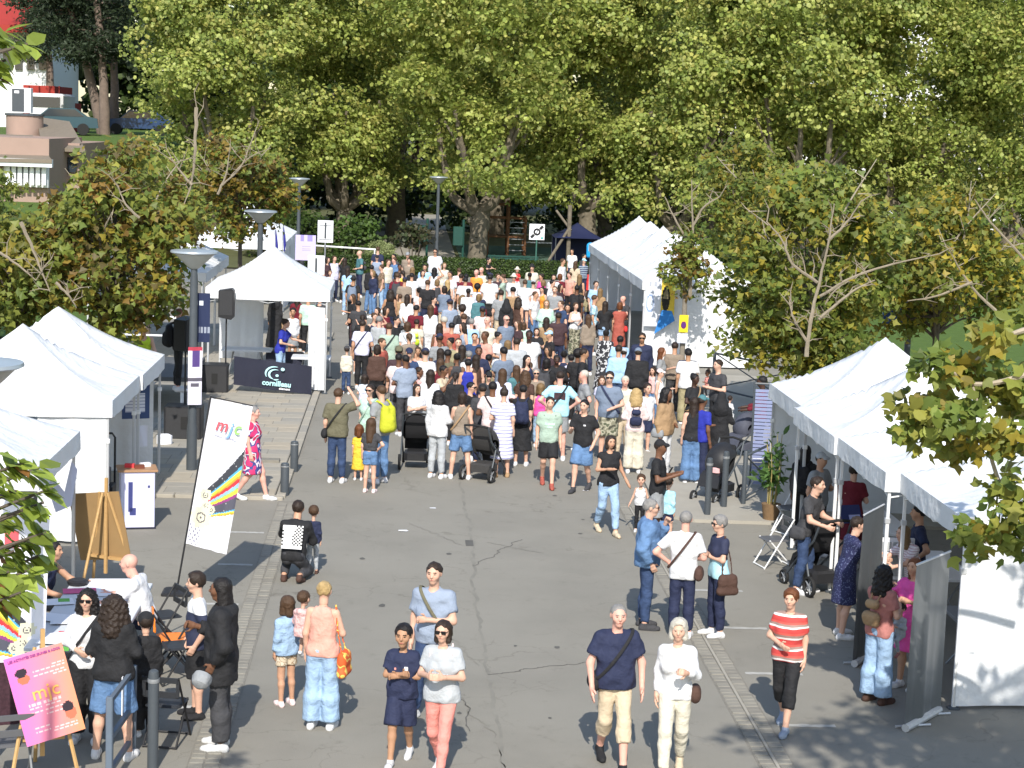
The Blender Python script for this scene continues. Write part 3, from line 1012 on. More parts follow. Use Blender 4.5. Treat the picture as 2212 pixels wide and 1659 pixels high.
for c, r0, r1, a0, a1, w0, w1 in [((0, 0), .17, .2, R(205), R(70), .022, .02), ((.02, -.01), .11, .14, R(250), R(62), .03, .016), ((.03, -.02), .11, .11, R(250), R(310), .02, .014)]:
    lg.add(*arc_poly(c, r0, r1, a0, a1, w0, w1))
for cx_, cz_, r_ in ((.2, .15, .042), (.07, -.02, .034)):
    lg.add([(cx_ + r_ * 1.2 * math.cos(k * math.pi / 7), cz_ + r_ * math.sin(k * math.pi / 7), 0) for k in range(14)], [tuple(range(14))])
on_banner(lg.mesh('emblem'), 1.02, .50, 'emblem', MLOGO)

# ------------------------------------------------------------------ the two tall rainbow banners
def rainbow(mirror):
    C = dict(dark=(.055, .058, .07), blue=(.10, .42, .70), yel=(.80, .72, .08), ora=(.80, .36, .05), red=(.70, .05, .06), lb=(.30, .52, .75), pur=(.30, .06, .22), gry=(.10, .10, .13), grn=(.30, .55, .15))
    bands = [(.0, 'ora'), (.03, 'yel'), (.055, 'blue'), (.08, 'gry'), (.27, 'pur'), (.33, 'yel'), (.40, 'grn'), (.42, 'lb'), (.49, 'red'), (.57, 'ora'), (.62, 'yel'), (.70, 'blue'), (.76, 'dark'), (1.0, 'dark')]
    cream, ink = (.72, .70, .52), (.14, .12, .14)
    gears = [(.25, .20, .15), (.27, .355, .085), (.33, .285, .07), (.45, .265, .06)]
    def f(u, v):
        if mirror: u = 1 - u
        for gx, gy, gr_ in gears:
            dx, dy = (u - gx) * .62, (v - gy) * 2.05
            r_ = math.hypot(dx, dy)
            R_ = gr_ * (1 + .10 * math.sin(9 * math.atan2(dy, dx)))
            if r_ < R_:
                q = r_ / gr_
                if .36 < q < .47 or q < .12: return ink
                return cream
        if u > .28:
            t = (u - .28) / .72
            vb = .20 + .07 * t
            vt = .40 + .31 * t ** 1.15
            w = (v - vb) / (vt - vb)
            if 0 <= w < 1:
                c = 'dark'
                for b0, nm in bands:
                    if w >= b0: c = nm
                if c in ('dark', 'gry') and (math.sin(u * 57 + v * 31) * math.sin(v * 83 - u * 29)) > .93: return (.5, .5, .5)
                return C[c]
        if .06 < v < .5 and (math.sin(u * 41 + v * 97) * math.sin(v * 173 - u * 23)) > .985: return (.5, .5, .6)
        if v < .14 and u < .3 and math.sin(u * 60) * math.sin(v * 150) > .6: return (.12, .11, .2)
        return (.79, .79, .84)
    return f
def tall_banner(label, TL, TR, BR, BL, mirror, logo=True, pole=True, seed=0):
    base = BL.copy()
    base.z = 0
    t = thing('feather_banner', label, 'banner', (BL.x, BL.y, 0))
    O = t.location
    def fpos(u, v):
        q = (BL * (1 - u) + BR * u) * (1 - v) + (TL * (1 - u) + TR * u) * v
        q = q + Vector((0, 1, 0)) * (.012 * math.sin(u * 14 + v * 3 + seed) + .01 * math.sin(u * 23 - v * 4))
        return tuple(q - O)
    ob = grid_panel('cloth', 48, 140, fpos, rainbow(mirror), M_PRINT, t)
    # the white hem and pole pocket
    up = (TL - BL).normalized()
    side = (TR - TL).normalized()
    if pole:
        q0 = BL - up * ((BL.z - .02) / up.z)
        MB().tube([q0 - O - side * .01, TL - O - side * .01 + up * .03], .014, 8).build('pole', M_BLACK, t)
        MB().tube([TL - O + up * .02, TR - O + up * .01], .008, 6).build('crossbar', M_BLACK, t)
        MB().box((q0.x - O.x, q0.y - O.y, .025), (.42, .42, .05), bev=.03).build('base', M_BLACK, t)
    if logo:
        nrm = side.cross(up)
        for ch, u, v, c, s in (('m', .36, .838, (.75, .10, .12), .27), ('j', .58, .828, (.20, .38, .75), .27), ('c', .73, .838, (.30, .62, .16), .27)):
            q = Vector(fpos(u, v))
            o = obj('letter', text_mesh(ch, s * (TR - TL).length / .7, 'letter', bold=.003, shear=.25), mat('print ' + ch, c, .6, .05, 6, linear=True), t)
            n_ = side.cross(up).normalized()
            M4 = Matrix((( side.x, up.x, n_.x, 0), (side.y, up.y, n_.y, 0), (side.z, up.z, n_.z, 0), (0, 0, 0, 1)))
            o.matrix_local = Matrix.Translation(q - Vector((0, .045, 0))) @ M4
        q = Vector(fpos(.5, .765))
        o = obj('small_lettering', text_mesh('maison des jeunes', .05, 'small_lettering'), mat('grey print', (.4, .4, .5), .6, .05, 6, linear=True), t)
        o.matrix_local = Matrix.Translation(q - Vector((0, .04, 0))) @ M4
    return t
TL, TR, BR, BL = atY(456, 860, 26.3), atY(546, 878, 26.0), atY(489, 1198, 26.0), atY(401, 1174, 26.3)
tall_banner('tall white banner with rainbow stripes leaning beside the parking bays', TL, TR, BR, BL, False)
TL, TR, BR, BL = atY(-42, 1060, 21.5), atY(108, 1118, 21.1), atY(92, 1488, 21.1), atY(-48, 1535, 21.5)
tall_banner('white banner with mirrored rainbow stripes at the left edge behind the magnolia', TL, TR, BR, BL, True, logo=False)
o = MB().box((0, 0, 0), (.16, .01, .2)).build('letter', MATS['print m'])
p = atY(25, 1165, 21.25); o.location = p
tag(o, 'small red printed patch at the top of the left banner', 'patch')

# ------------------------------------------------------------------ left stall furniture
def easel(label, base, rz, bw, bh, bz, face, lean=.22, cat='easel', splay=.42):
    t = thing('easel', label, cat, base, rz)
    H = bz + bh * .55
    for s in (-1, 1):
        MB().tube([(s * splay, -.12, 0), (s * .07, lean * .9, H)], .022, 6).build('leg', M_WOOD, t)
    MB().tube([(0, .75, 0), (0, lean, H)], .022, 6).build('leg', M_WOOD, t)
    MB().box((0, -.04 + lean * .45, bz - bh / 2 - .03), (bw * .7, .09, .035)).build('ledge', M_WOOD, t)
    MB().box((0, lean * .6, bz), (.045, .03, bh + .5)).build('mast', M_WOOD, t)
    return t
eb = at(240, 1278)
t = easel('wooden easel seen from behind holding a brown board', (eb.x, eb.y, 0), R(152), .85, .9, 1.0, None)
o = MB().box((0, -.02, .98), (.9, .015, 1.0)).build('board', M_CARD)
o.parent = t
o.rotation_euler = (-.1, R(9), 0)
ep = at(120, 1690)
t = easel('wooden easel holding a pink and orange poster at the bottom left', (ep.x - .1, ep.y - .1, 0), R(18), .6, .85, .95, None, splay=.36)
def pk(u, v):
    a, b = (.72, .16, .52), (.80, .32, .12)
    q = min(1, max(0, u * .8 + (1 - v) * .15))
    c = tuple(a[i] * (1 - q) + b[i] * q for i in range(3))
    for gx, gy, rx, ry in ((.22, .80, .1, .05), (.82, .30, .1, .055)):
        if ((u - gx) / rx) ** 2 + ((v - gy) / ry) ** 2 < 1: return (.03, .02, .03)
        if ((u - gx - .02) / rx) ** 2 + ((v - gy + .075) / ry / 1.2) ** 2 < 1: return (.6, .16, .09)
    lines = [(.42, .78, .70, .80), (.72, .95, .68, .82), (.2, .42, .30, .44), (.45, .75, .28, .45), (.2, .45, .10, .2), (.5, .9, .08, .16)]
    for x0, x1, y0, y1 in lines:
        if x0 < u < x1 and y0 < v < y1 and int(v * 46) % 2 and math.sin(u * 70 + int(v * 46) * 5) > -.7: return (.82, .55, .55)
    return c
po = grid_panel('poster_board', 44, 64, lambda u, v: ((u - .5) * .6, 0, (v - .5) * .92), pk, M_PRINT)
po.parent = t
po.location = (0, -.03, .98)
po.rotation_euler = (-.22, R(-14), 0)
MB().box((0, .012, 0), (.6, .016, .92)).build('backing', M_WHITE, po)
for tx, s_, u, v, m_ in (('LES ACTIVITÉS DES JEUNES & ADOS', .034, 0, .415, mat('plum print', (.28, .05, .25), .6, .05, 6, linear=True)), ('mjc', .2, .02, .03, mat('amber print', (.85, .42, .1), .6, .05, 6, linear=True))):
    o = obj('lettering', text_mesh(tx, s_, 'lettering', bold=.0008), m_, po)
    o.location = (u, -.012, v)
    o.rotation_euler = (math.pi / 2, 0, 0)

tb = at(200, 1300, .74)
T0 = table('folding_table', 'long pale table covered in papers at the lower left stall', (-3.72, 22.35, 0), R(90), 3.1, 1.05, .74)
def paper(label, px, py, w, d, m, rz, k=[0]):
    k[0] += 1
    p = at(px, py, .776)
    o = MB().box((0, 0, 0), (w, d, .002)).build('sheet', m)
    o.location = (p.x, p.y, .7705 + .0026 * k[0])
    o.rotation_euler = (0, 0, rz)
    tag(o, label, 'paper', 'papers on the stall table')
paper('big white sheet at the far end of the left stall table', 235, 1268, .55, .9, M_PAPER, .1)
paper('pink sheet under the far person\'s hands on the stall table', 172, 1276, .42, .25, mat('pink paper', (.6, .1, .25), .6, .05, 5, linear=True), .2)
paper('white sheet below the green note on the stall table', 124, 1300, .4, .3, M_PAPER, .3)
paper('small green note under the hand on the stall table', 138, 1297, .14, .16, M_GREEN, .2)
paper('lilac white sheet in the middle of the stall table', 120, 1335, .42, .34, M_PAPER, -.25)
paper('second lilac white sheet beside the middle one on the stall table', 142, 1342, .36, .3, M_PAPER, .15)
paper('red sheet on the stall table left of the person in white blouse', 155, 1370, .32, .17, M_RED, .05)
paper('white sheet with folded corner left of the red sheet', 125, 1376, .34, .28, M_PAPER, .4)
paper('green sheet at the near end of the stall table', 120, 1405, .3, .18, M_GREEN, .15)
paper('white sheet at the near end of the stall table', 116, 1388, .36, .25, M_PAPER, -.1)
p = at(163, 1388, .8)
o = MB().box((0, 0, .06), (.16, .16, .14), bev=.03).build('yellow_tub', M_YELLOW); o.location = (p.x, p.y, .79)
tag(o, 'small yellow tub held over the stall table', 'tub')
p = at(168, 1260, .78)
o = MB().lathe([(.02, 0), (.13, .0), (.14, .04), (.1, .06), (.03, .06)], 14).build('ink_tray', M_BLACK); o.location = (p.x, p.y, .775)
tag(o, 'black round tray at the far end of the stall table', 'tray')

def folding_chair(label, c, rz, m, frame=M_BLACK, h=.8):
    t = thing('folding_chair', label, 'chair', c, rz, 'folding chairs')
    MB().box((0, 0, .45), (.40, .38, .025), bev=.03).build('seat', m, t)
    bk = MB()
    bk.box((0, .245, h - .03), (.40, .022, .06), bev=.01).box((0, .225, h - .2), (.40, .022, .07), bev=.01)
    for s in (-1, 1):
        bk.box((s * .19, .235, h - .12), (.035, .022, .2))
    bk.build('backrest', m, t)
    for s in (-1, 1):
        MB().tube([(s * .2, -.24, 0), (s * .2, .25, h)], .013, 6).build('leg', frame, t)
        MB().tube([(s * .185, .27, 0), (s * .185, -.16, .46)], .013, 6).build('leg', frame, t)
    MB().tube([(-.2, -.24, .02), (.2, -.24, .02)], .012, 6).tube([(-.185, .27, .02), (.185, .27, .02)], .012, 6).build('stretcher', frame, t)
    return t
M_CHB = mat('black chair plastic', (.028, .03, .034), .45, .2, 10, linear=True)
def ch(label, px, py, rz, m=None, frame=None):
    p = at(px, py)
    return folding_chair(label, (p.x, p.y, 0), R(rz), m or M_CHB, frame or M_BLACK)
ch('black folding chair behind the seated person in white polo', 352, 1400, -60)
ch('orange folding chair next to the seated person at the stall', 372, 1452, 100, M_ORANGE, M_BLACK)
ch('black folding chair between the standing and seated people at the stall', 385, 1470, -70)
ch('black folding chair right of the grey barrier at the bottom left', 360, 1600, 170)
ch('grey folding chair at the bottom left corner', 25, 1690, 200, mat('grey chair seat', (.10, .10, .105), .5, .1, 8, linear=True), M_GREYM)
ch('pale folding chair standing alone left of the right tents', 1668, 1222, -75, mat('grey chair seat', (.1, .1, .1)), M_WPOST)
ch('second pale folding chair beside the plant pot', 1705, 1150, -60, MATS['grey chair seat'], M_WPOST)
o = obj('patterned_cloth', cloth_strip((at(-40, 1560).x - .5, 20.2, .73), (at(110, 1560).x + .15, 20.4, .73), .73, .03, 77), mat('dark patterned cloth', (.05, .022, .03), .8, .75, 30, .1, 40, linear=True))
tag(o, 'dark reddish patterned tablecloth behind the left edge banner', 'tablecloth')

# grey barrier with a notice at the bottom left
p = at(292, 1600)
t = thing('metal_barrier', 'grey metal barrier with a small notice at the bottom left', 'barrier', (p.x, p.y - 1.0, 0), R(86))
for x in (-.55, .55):
    MB().box((x, 0, .5), (.07, .07, 1.0), bev=.01).build('post', mat('blue grey metal', (.12, .15, .19), .45, .1, 8, linear=True), t)
for z in (.95, .55, .2):
    MB().box((0, 0, z), (1.03, .045, .05)).build('rail', MATS['blue grey metal'], t)
MB().box((.38, .05, .75), (.3, .01, .42)).build('notice', M_PAPER, t)

# counter with wooden top
cb = at(292, 1140)
t = thing('promo_counter', 'white lilac promotion counter with a wooden top under the middle tent', 'counter', (cb.x, cb.y + .15, 0), R(12))
MB().box((0, 0, .5), (.56, .5, .94), bev=.01).build('body', mat('lilac white panel', (.62, .62, .80), .5, .04, 4, linear=True), t)
MB().box((0, 0, .985), (.66, .56, .03), bev=.01).build('countertop', mat('counter wood', (.38, .22, .12), .5, .15, 9, linear=True), t)
MB().box((0, 0, .015), (.6, .54, .03)).build('plinth', M_NAVY, t)
for k, (x, z, w, h) in enumerate([(-.12, .55, .07, .5), (-.08, .3, .1, .12), (.18, .72, .035, .04)]):
    MB().box((x, -.254, z), (w, .006, h)).build('printed_mark', mat('navy print', (.05, .06, .2), .6, .1, 6, linear=True), t)
for k, (y, z, w, h) in enumerate([(-.08, .35, .07, .13), (.0, .25, .34, .03), (.05, .17, .06, .05)]):
    MB().box((.284, y, z), (.006, w, h)).build('printed_mark', MATS['navy print'], t)
for k, (x, y, m_, lab) in enumerate([(-.12, .0, M_RED, 'red leaflet box on the wooden counter'), (.05, -.08, mat('brown box', (.16, .05, .03), .6, .1, 6, linear=True), 'brown leaflet box on the wooden counter'), (.12, .12, M_PAPER, 'white leaflets on the wooden counter')]):
    o = MB().box((0, 0, .03), (.16, .1, .06), .3 * k).build('leaflet_box', m_)
    o.location = (cb.x + x, cb.y + .15 + y, 1.0)
    tag(o, lab, 'leaflets')
# trolley with black cases behind
t = thing('trolley', 'black trolley with tall handle and cases under the middle tent', 'trolley', (cb.x - .75, cb.y + 1.0, 0))
MB().tube([(-.25, 0, .1), (-.25, 0, 1.35), (-.2, 0, 1.42), (.2, 0, 1.42), (.25, 0, 1.35), (.25, 0, .1)], .02, 8).build('handle', M_BLACK, t, True)
MB().box((0, -.2, .32), (.55, .45, .5), bev=.02).build('case', M_BLACK, t)
MB().box((-.03, -.2, .72), (.45, .36, .26), bev=.02).build('case', M_DKGREY, t)
# notice boards hung in the far left tent
def nb(u, v):
    if .12 < u < .82 and .2 < v < .75: return (.70, .70, .76) if int(v * 30) % 3 else (.35, .38, .5)
    return (.05, .08, .18)
poster('poster', 'white notice with dark blue border hanging in the left tent', (-4.78, 33.2, 1.72), .5, .62, R(20), nb)
poster('poster', 'small white sheet hanging below the notice in the left tent', (-4.62, 32.9, 1.15), .2, .38, R(25), lambda u, v: (.7, .7, .76))
poster('poster', 'red notice at the back of the left tents', (-5.3, 33.0, 1.7), .3, .5, R(10), lambda u, v: (.35, .04, .05))
obj_ = obj('tent_wall', cloth_strip((-6.6, 34.9, 2.2), (-4.7, 34.95, 2.2), 2.1, .03, 93, nx=24, nz=8), M_WALL)
tag(obj_, 'grey shaded white sheet closing the back of the left tents', 'tent wall')
obj_ = obj('pennant', MB().add([(0, 0, 0), (.22, 0, .1), (.3, .02, .62), (.22, .0, .75), (.12, .01, .3), (-.12, .02, .6), (-.18, .01, .55)], [(0, 1, 2, 3, 4), (0, 4, 5, 6)]).mesh('pennant'), mat('pale blue cloth', (.5, .54, .72), .7, .05, 5, linear=True))
p = at(140, 1088, 1.2); obj_.location = (p.x, 26.0, 1.22)
tag(obj_, 'pale blue hanging pennant under the nearest left tent', 'pennant')
o = MB().box((0, 0, .12), (.3, .22, .2), .5, bev=.05).build('white_bag', M_PAPER); p = at(355, 965); o.location = (p.x, p.y, PZ)
tag(o, 'crumpled white bag on the paving beside the left tents', 'bag')

# ------------------------------------------------------------------ right stall furniture
def roller(label, a, b, h, seed):
    t = thing('roller_banner', label, 'banner', (a.x, a.y, 0))
    d = b - a
    V, F = [], []
    o = obj('sheet', cloth_strip((0, 0, h), (d.x, d.y, h), h - .06, .02, seed, nx=12, nz=16), mat('silver banner back', (.17, .18, .185), .36, .15, 1.4, .25, 4, metal=.45, linear=True), t)
    MB().tube([(d.x / 2, d.y / 2 + .1, .05), (d.x / 2, d.y / 2 + .03, h + .01)], .013, 8).build('support_pole', M_ALU, t)
    MB().tube([(0, 0, h + .005), (d.x, d.y, h + .005)], .014, 8).build('top_bar', M_ALU, t)
    MB().tube([(0, 0, .05), (d.x, d.y, .05)], .05, 8).build('cassette', M_ALU, t, True)
    MB().tube([(d.x * .2 - .2, d.y * .2, .02), (d.x * .2 + .25, d.y * .2 + .1, .02)], .015, 6).build('foot', M_ALU, t)
    MB().tube([(d.x * .8 - .2, d.y * .8, .02), (d.x * .8 + .25, d.y * .8 + .1, .02)], .015, 6).build('foot', M_ALU, t)
a_, b_ = at(1955, 1582), at(2042, 1545)
roller('large grey back of the nearest roller banner at the lower right', a_, Vector((a_.x + .62, a_.y + .75, 0)), 2.02, 5)
a_ = at(1845, 1442)
roller('grey back of the further roller banner beside the person in navy dress', a_, Vector((a_.x + .45, a_.y + .72, 0)), 2.05, 6)
table('folding_table', 'grey folding table inside the nearest right tent', (7.65, 22.9, 0), R(90), 1.6, .7, .74, mat('grey tabletop', (.2, .21, .22), .5, .1, 6, linear=True))
table('folding_table', 'white table with leaflets under the second right tent', (7.9, 26.0, 0), R(90), 1.8, .7, .76, M_WHITE)
table('folding_table', 'white table under the third right tent', (7.8, 28.9, 0), R(90), 1.8, .7, .76, M_WHITE)
p = at(1938, 1222, 1.0)
t = thing('leaflet_rack', 'white leaflet rack on the table behind the person in rose tee', 'rack', (p.x, 25.0, .78))
MB().box((0, 0, .3), (.5, .03, .6), bev=.01).build('panel', M_PAPER, t)
for z in (.12, .3, .48):
    for x in (-.15, 0, .15):
        MB().box((x, -.03, z), (.12, .012, .13)).build('leaflet', mat('grey leaflet', (.4, .42, .42), .6, .2, 7, linear=True), t)
p = at(1838, 1108, 1.0)
o = MB().box((0, 0, 0), (.36, .02, .3)).build('display_card', mat('navy card', (.03, .04, .14), .4, .2, 4, linear=True)); o.location = (p.x, p.y, .98); o.rotation_euler = (-.5, 0, .3)
MB().box((.05, -.014, -.06), (.2, .004, .09)).build('pale_panel', mat('lilac print', (.45, .47, .75), .6, .05, 5, linear=True), o)
tag(o, 'small dark blue card standing on the table in the third right tent', 'card')
# slatted blue panel beside the far tent
t = thing('slatted_panel', 'leaning blue grey slatted panel left of the right tents', 'panel', (atY(1668, 900, 35.2).x, 35.2, .06), R(-8))
t.scale = (1.1, 1, 1.24)
for k in range(26):
    MB().box((0, .0 + .006 * k, .08 + k * .058), (.62, .02, .045)).build('slat', mat('blue grey slat', (.24, .27, .42), .45, .1, 6, linear=True), t)
for s in (-1, 1):
    MB().tube([(s * .33, .0, 0), (s * .33, .17, 1.66)], .02, 6).build('frame_side', M_DKGREY, t)
MB().tube([(-.33, .17, 1.64), (.33, .17, 1.64)], .02, 6).build('frame_top', M_DKGREY, t)

# ------------------------------------------------------------------ strollers
def wheel(r, w, t, c, par):
    W = thing('x', '', '', c)
    bpy.data.objects.remove(W)
    o = MB()
    n = 18
    prof = [(-w / 2, r * .78), (-w / 2, r * .95), (-w * .25, r), (w * .25, r), (w / 2, r * .95), (w / 2, r * .78)]
    V, F = [], []
    for k in range(n):
        a = 2 * math.pi * k / n
        V += [(x, q * math.cos(a), q * math.sin(a)) for x, q in prof]
    m = len(prof)
    for k in range(n):
        for i in range(m):
            F.append((k * m + i, k * m + (i + 1) % m, ((k + 1) % n) * m + (i + 1) % m, ((k + 1) % n) * m + i))
    o.add([Vector(v) + Vector(c) for v in V], F)
    wh = o.build('wheel', M_RUBBER, par, True)
    rim = MB()
    for k in range(5):
        a = 2 * math.pi * k / 5
        rim.tube([(c[0], c[1], c[2]), (c[0], c[1] + r * .8 * math.cos(a), c[2] + r * .8 * math.sin(a))], .012, 5)
    rim.build('rim', M_GREYM, wh)
def stroller(label, c, rz, fab=M_BLACK, s=1.0, blanket=None):
    t = thing('stroller', label, 'stroller', c, rz, 'strollers')
    t.scale = (s, s, s)
    for sx in (-1, 1):
        MB().tube([(sx * .24, .42, 1.02), (sx * .25, .3, .75), (sx * .25, -.05, .45), (sx * .22, -.38, .14)], .016, 8).build('frame_side', M_DKGREY, t, True)
        MB().tube([(sx * .25, .1, .58), (sx * .27, .3, .16)], .015, 8).build('rear_leg', M_DKGREY, t, True)
        wheel(.14, .05, t, (sx * .29, .32, .14), t)
        wheel(.10, .045, t, (sx * .22, -.42, .10), t)
    MB().tube([(-.24, .42, 1.02), (0, .46, 1.05), (.24, .42, 1.02)], .02, 8).build('handle', M_RUBBER, t, True)
    # seat shell
    V, F = [], []
    prof = [(.24, .92), (.2, .62), (.1, .48), (-.12, .46), (-.22, .40), (-.3, .22)]
    for (y, z) in prof:
        V += [(-.2, y, z), (-.2, y - .05, z + .05), (.2, y - .05, z + .05), (.2, y, z)]
    for i in range(len(prof) - 1):
        for k in range(3):
            F.append((i * 4 + k, i * 4 + k + 1, i * 4 + k + 5, i * 4 + k + 4))
    MB().add(V, F).build('seat', fab, t, True)
    V, F = [], []
    for i in range(9):
        a = R(-8 + i * 17)
        for k in range(9):
            b = math.pi * k / 8
            V.append((-.235 * math.cos(b), .16 - .36 * math.sin(a) * (.55 + .45 * math.sin(b)), .64 + .36 * math.cos(a) * (.35 + .65 * math.sin(b))))
    for i in range(8):
        for k in range(8):
            F.append((i * 9 + k, i * 9 + k + 1, (i + 1) * 9 + k + 1, (i + 1) * 9 + k))
    MB().add(V, F).build('hood', fab, t, True)
    MB().box((0, .08, .24), (.4, .42, .16), bev=.05).build('basket', fab, t)
    if blanket:
        MB().box((0, -.1, .56), (.24, .22, .1), bev=.04).build('blanket', blanket, t)
    return t
p = at(897, 1008); stroller('black stroller seen from behind, next to the person in white hoodie', (p.x, p.y, 0), R(180), s=1.12)
p = at(1048, 1034); stroller('dark grey stroller between the denim shorts and the striped dress', (p.x, p.y, 0), R(150), mat('charcoal fabric', (.045, .043, .042), .7, .2, 9, .1, 60, linear=True), s=1.08)
p = at(1548, 1080); stroller('black stroller with a pink blanket behind the tall bollards', (p.x, p.y, .0), R(-40), s=1.1, blanket=mat('pink blanket', (.72, .42, .42), .8, .15, 12, linear=True))
p = at(1600, 990); stroller('folded grey stroller pushed by the person in maroon', (p.x, p.y, 0.06), R(-60), mat('blue grey fabric', (.07, .075, .10), .7, .2, 9, linear=True), s=.95)
p = at(1768, 1285); stroller('black pushchair draped with a jacket under the third right tent', (p.x, p.y + .3, 0), R(200), s=1.15)

# bamboo in a pot
p = at(1664, 1128)
t = thing('potted_bamboo', 'green bamboo in a brown wicker pot beside the right tents', 'plant', (p.x, p.y, .0))
MB().lathe([(.13, 0), (.17, .3), (.18, .34), (.15, .34)], 16).build('pot', mat('wicker pot', (.21, .13, .065), .8, .3, 20, .4, 50, linear=True), t, True)
sm = MB()
rs = np.random.RandomState(5)
LP, LN, LT = [], [], []
for k in range(9):
    a = rs.uniform(0, 6.28)
    top = Vector((math.cos(a) * rs.uniform(.1, .4), math.sin(a) * rs.uniform(.08, .26), rs.uniform(1.0, 1.65)))
    b0 = Vector((math.cos(a) * .07, math.sin(a) * .07, .3))
    sm.tube([b0, b0.lerp(top, .5) + Vector((.03, 0, .05)), top], [.012, .01, .005], 5)
    for q in range(20):
        f_ = rs.uniform(.3, 1)
        c = b0.lerp(top, f_)
        LP.append(tuple(c + Vector(rs.normal(size=3) * .07)))
        LN.append(tuple(rs.normal(size=3) + np.array((0, 0, .6))))
        LT.append(np.array((.09, .17, .045)) * rs.uniform(.7, 1.6))
sm.build('stem', mat('bamboo cane', (.33, .27, .10), .6, .15, 8, linear=True), t)
obj('foliage', leaf_mesh('foliage', np.array(LP), np.array(LN), .17, np.array(LT), LANCE, rs), M_LEAF, t)
# small clothes rail far left and litter
t = thing('clothes_rail', 'white horizontal rail at the far left edge of the crowd', 'railing', (atY(730, 560, 76).x, 76, 0))
MB().tube([(-1.2, 0, 1.75), (1.6, -.3, 1.68)], .035, 8).build('rail', M_WHITE, t)
for x, y in ((-1.1, 0), (1.5, -.28)):
    MB().tube([(x, y, 0), (x, y, 1.72)], .03, 8).build('post', M_WHITE, t)
for k, (px, py) in enumerate([(871, 1147), (935, 1098), (1265, 1060)]):
    p = at(px, py)
    o = MB().add([(.09 * math.cos(a * .9), .06 * math.sin(a * .9), .006 + .004 * (a % 2)) for a in range(7)], [tuple(range(7))]).build('litter', M_PAPER)
    o.location = (p.x, p.y, .002)
    o.scale = (1 if k == 0 else .7,) * 3
    tag(o, 'scrap of white paper lying on the asphalt', 'litter', 'paper scraps on the road')
# ------------------------------------------------------------------ people: smooth bodies polygonised from distance fields
def sdf_mesh(name, prims, h, k=.03, cuts=(), subs=(), noise=None, as_arrays=False):
    """prims: (a, b, ra, rb, fy, flat_end, kk); cuts: (n, c) keeps n.p < c; subs: prims taken away"""
    lo = np.full(3, 1e9)
    hi = np.full(3, -1e9)
    for p in prims:
        r_ = max(p[2], p[3]) + .015
        for q in (p[0], p[1]):
            lo = np.minimum(lo, np.array(q) - r_)
            hi = np.maximum(hi, np.array(q) + r_)
    lo = lo - 2.2 * h
    n = np.ceil((hi + 2.2 * h - lo) / h).astype(int) + 1
    ax = [lo[i] + np.arange(n[i]) * h for i in range(3)]
    F = np.full(tuple(n), .5, dtype=np.float32)
    def block(p, mar):
        r_ = max(p[2], p[3]) + mar
        a, b = np.array(p[0]), np.array(p[1])
        i0 = np.clip(((np.minimum(a, b) - r_ - lo) / h).astype(int), 0, n - 1)
        i1 = np.clip(((np.maximum(a, b) + r_ - lo) / h).astype(int) + 2, 1, n)
        sl_ = tuple(slice(i0[i], i1[i]) for i in range(3))
        X = ax[0][sl_[0]][:, None, None]
        Y = ax[1][sl_[1]][None, :, None]
        Z = ax[2][sl_[2]][None, None, :]
        d = b - a
        L2 = max(1e-9, float(d @ d))
        fy = p[4]
        t = np.clip(((X - a[0]) * d[0] + (Y - a[1]) * d[1] + (Z - a[2]) * d[2]) / L2, 0, 1)
        qx = X - a[0] - t * d[0]
        qy = (Y - a[1] - t * d[1]) / fy
        qz = Z - a[2] - t * d[2]
        dist = np.sqrt(qx * qx + qy * qy + qz * qz) - (p[2] + (p[3] - p[2]) * t)
        if fy < 1:
            dist = dist * (.5 + .5 * fy)
        if len(p) > 5 and p[5]:
            L = math.sqrt(L2)
            e = ((X - b[0]) * d[0] + (Y - b[1]) * d[1] + (Z - b[2]) * d[2]) / L
            dist = np.maximum(dist, e)
        return sl_, dist
    for p in prims:
        kk = p[6] if len(p) > 6 else k
        sl_, d = block(p, kk + .02)
        f = F[sl_]
        hh = np.clip(.5 + .5 * (f - d) / kk, 0, 1)
        F[sl_] = f * (1 - hh) + d * hh - kk * hh * (1 - hh)
    for p in subs:
        sl_, d = block(p, .03)
        F[sl_] = np.maximum(F[sl_], -d)
    X = ax[0][:, None, None]
    Y = ax[1][None, :, None]
    Z = ax[2][None, None, :]
    if noise:
        amp, fr, ph = noise
        w = np.sin(X * fr + 1.7 * np.sin(Z * fr * .6 + ph) + ph) * np.sin(Y * fr * 1.1 + 1.3 * np.sin(Z * fr * .8) + 2 * ph) + .6 * np.sin(Z * fr * 1.3 + 2 * np.sin(X * fr * .9 + Y * fr + ph))
        F = F + amp * w
    for nv, c in cuts:
        F = np.maximum(F, X * nv[0] + Y * nv[1] + Z * nv[2] - c)
    V, Q = surface_nets(F, lo, h)
    if as_arrays:
        return V, Q
    return mesh_np(name, V, Q)

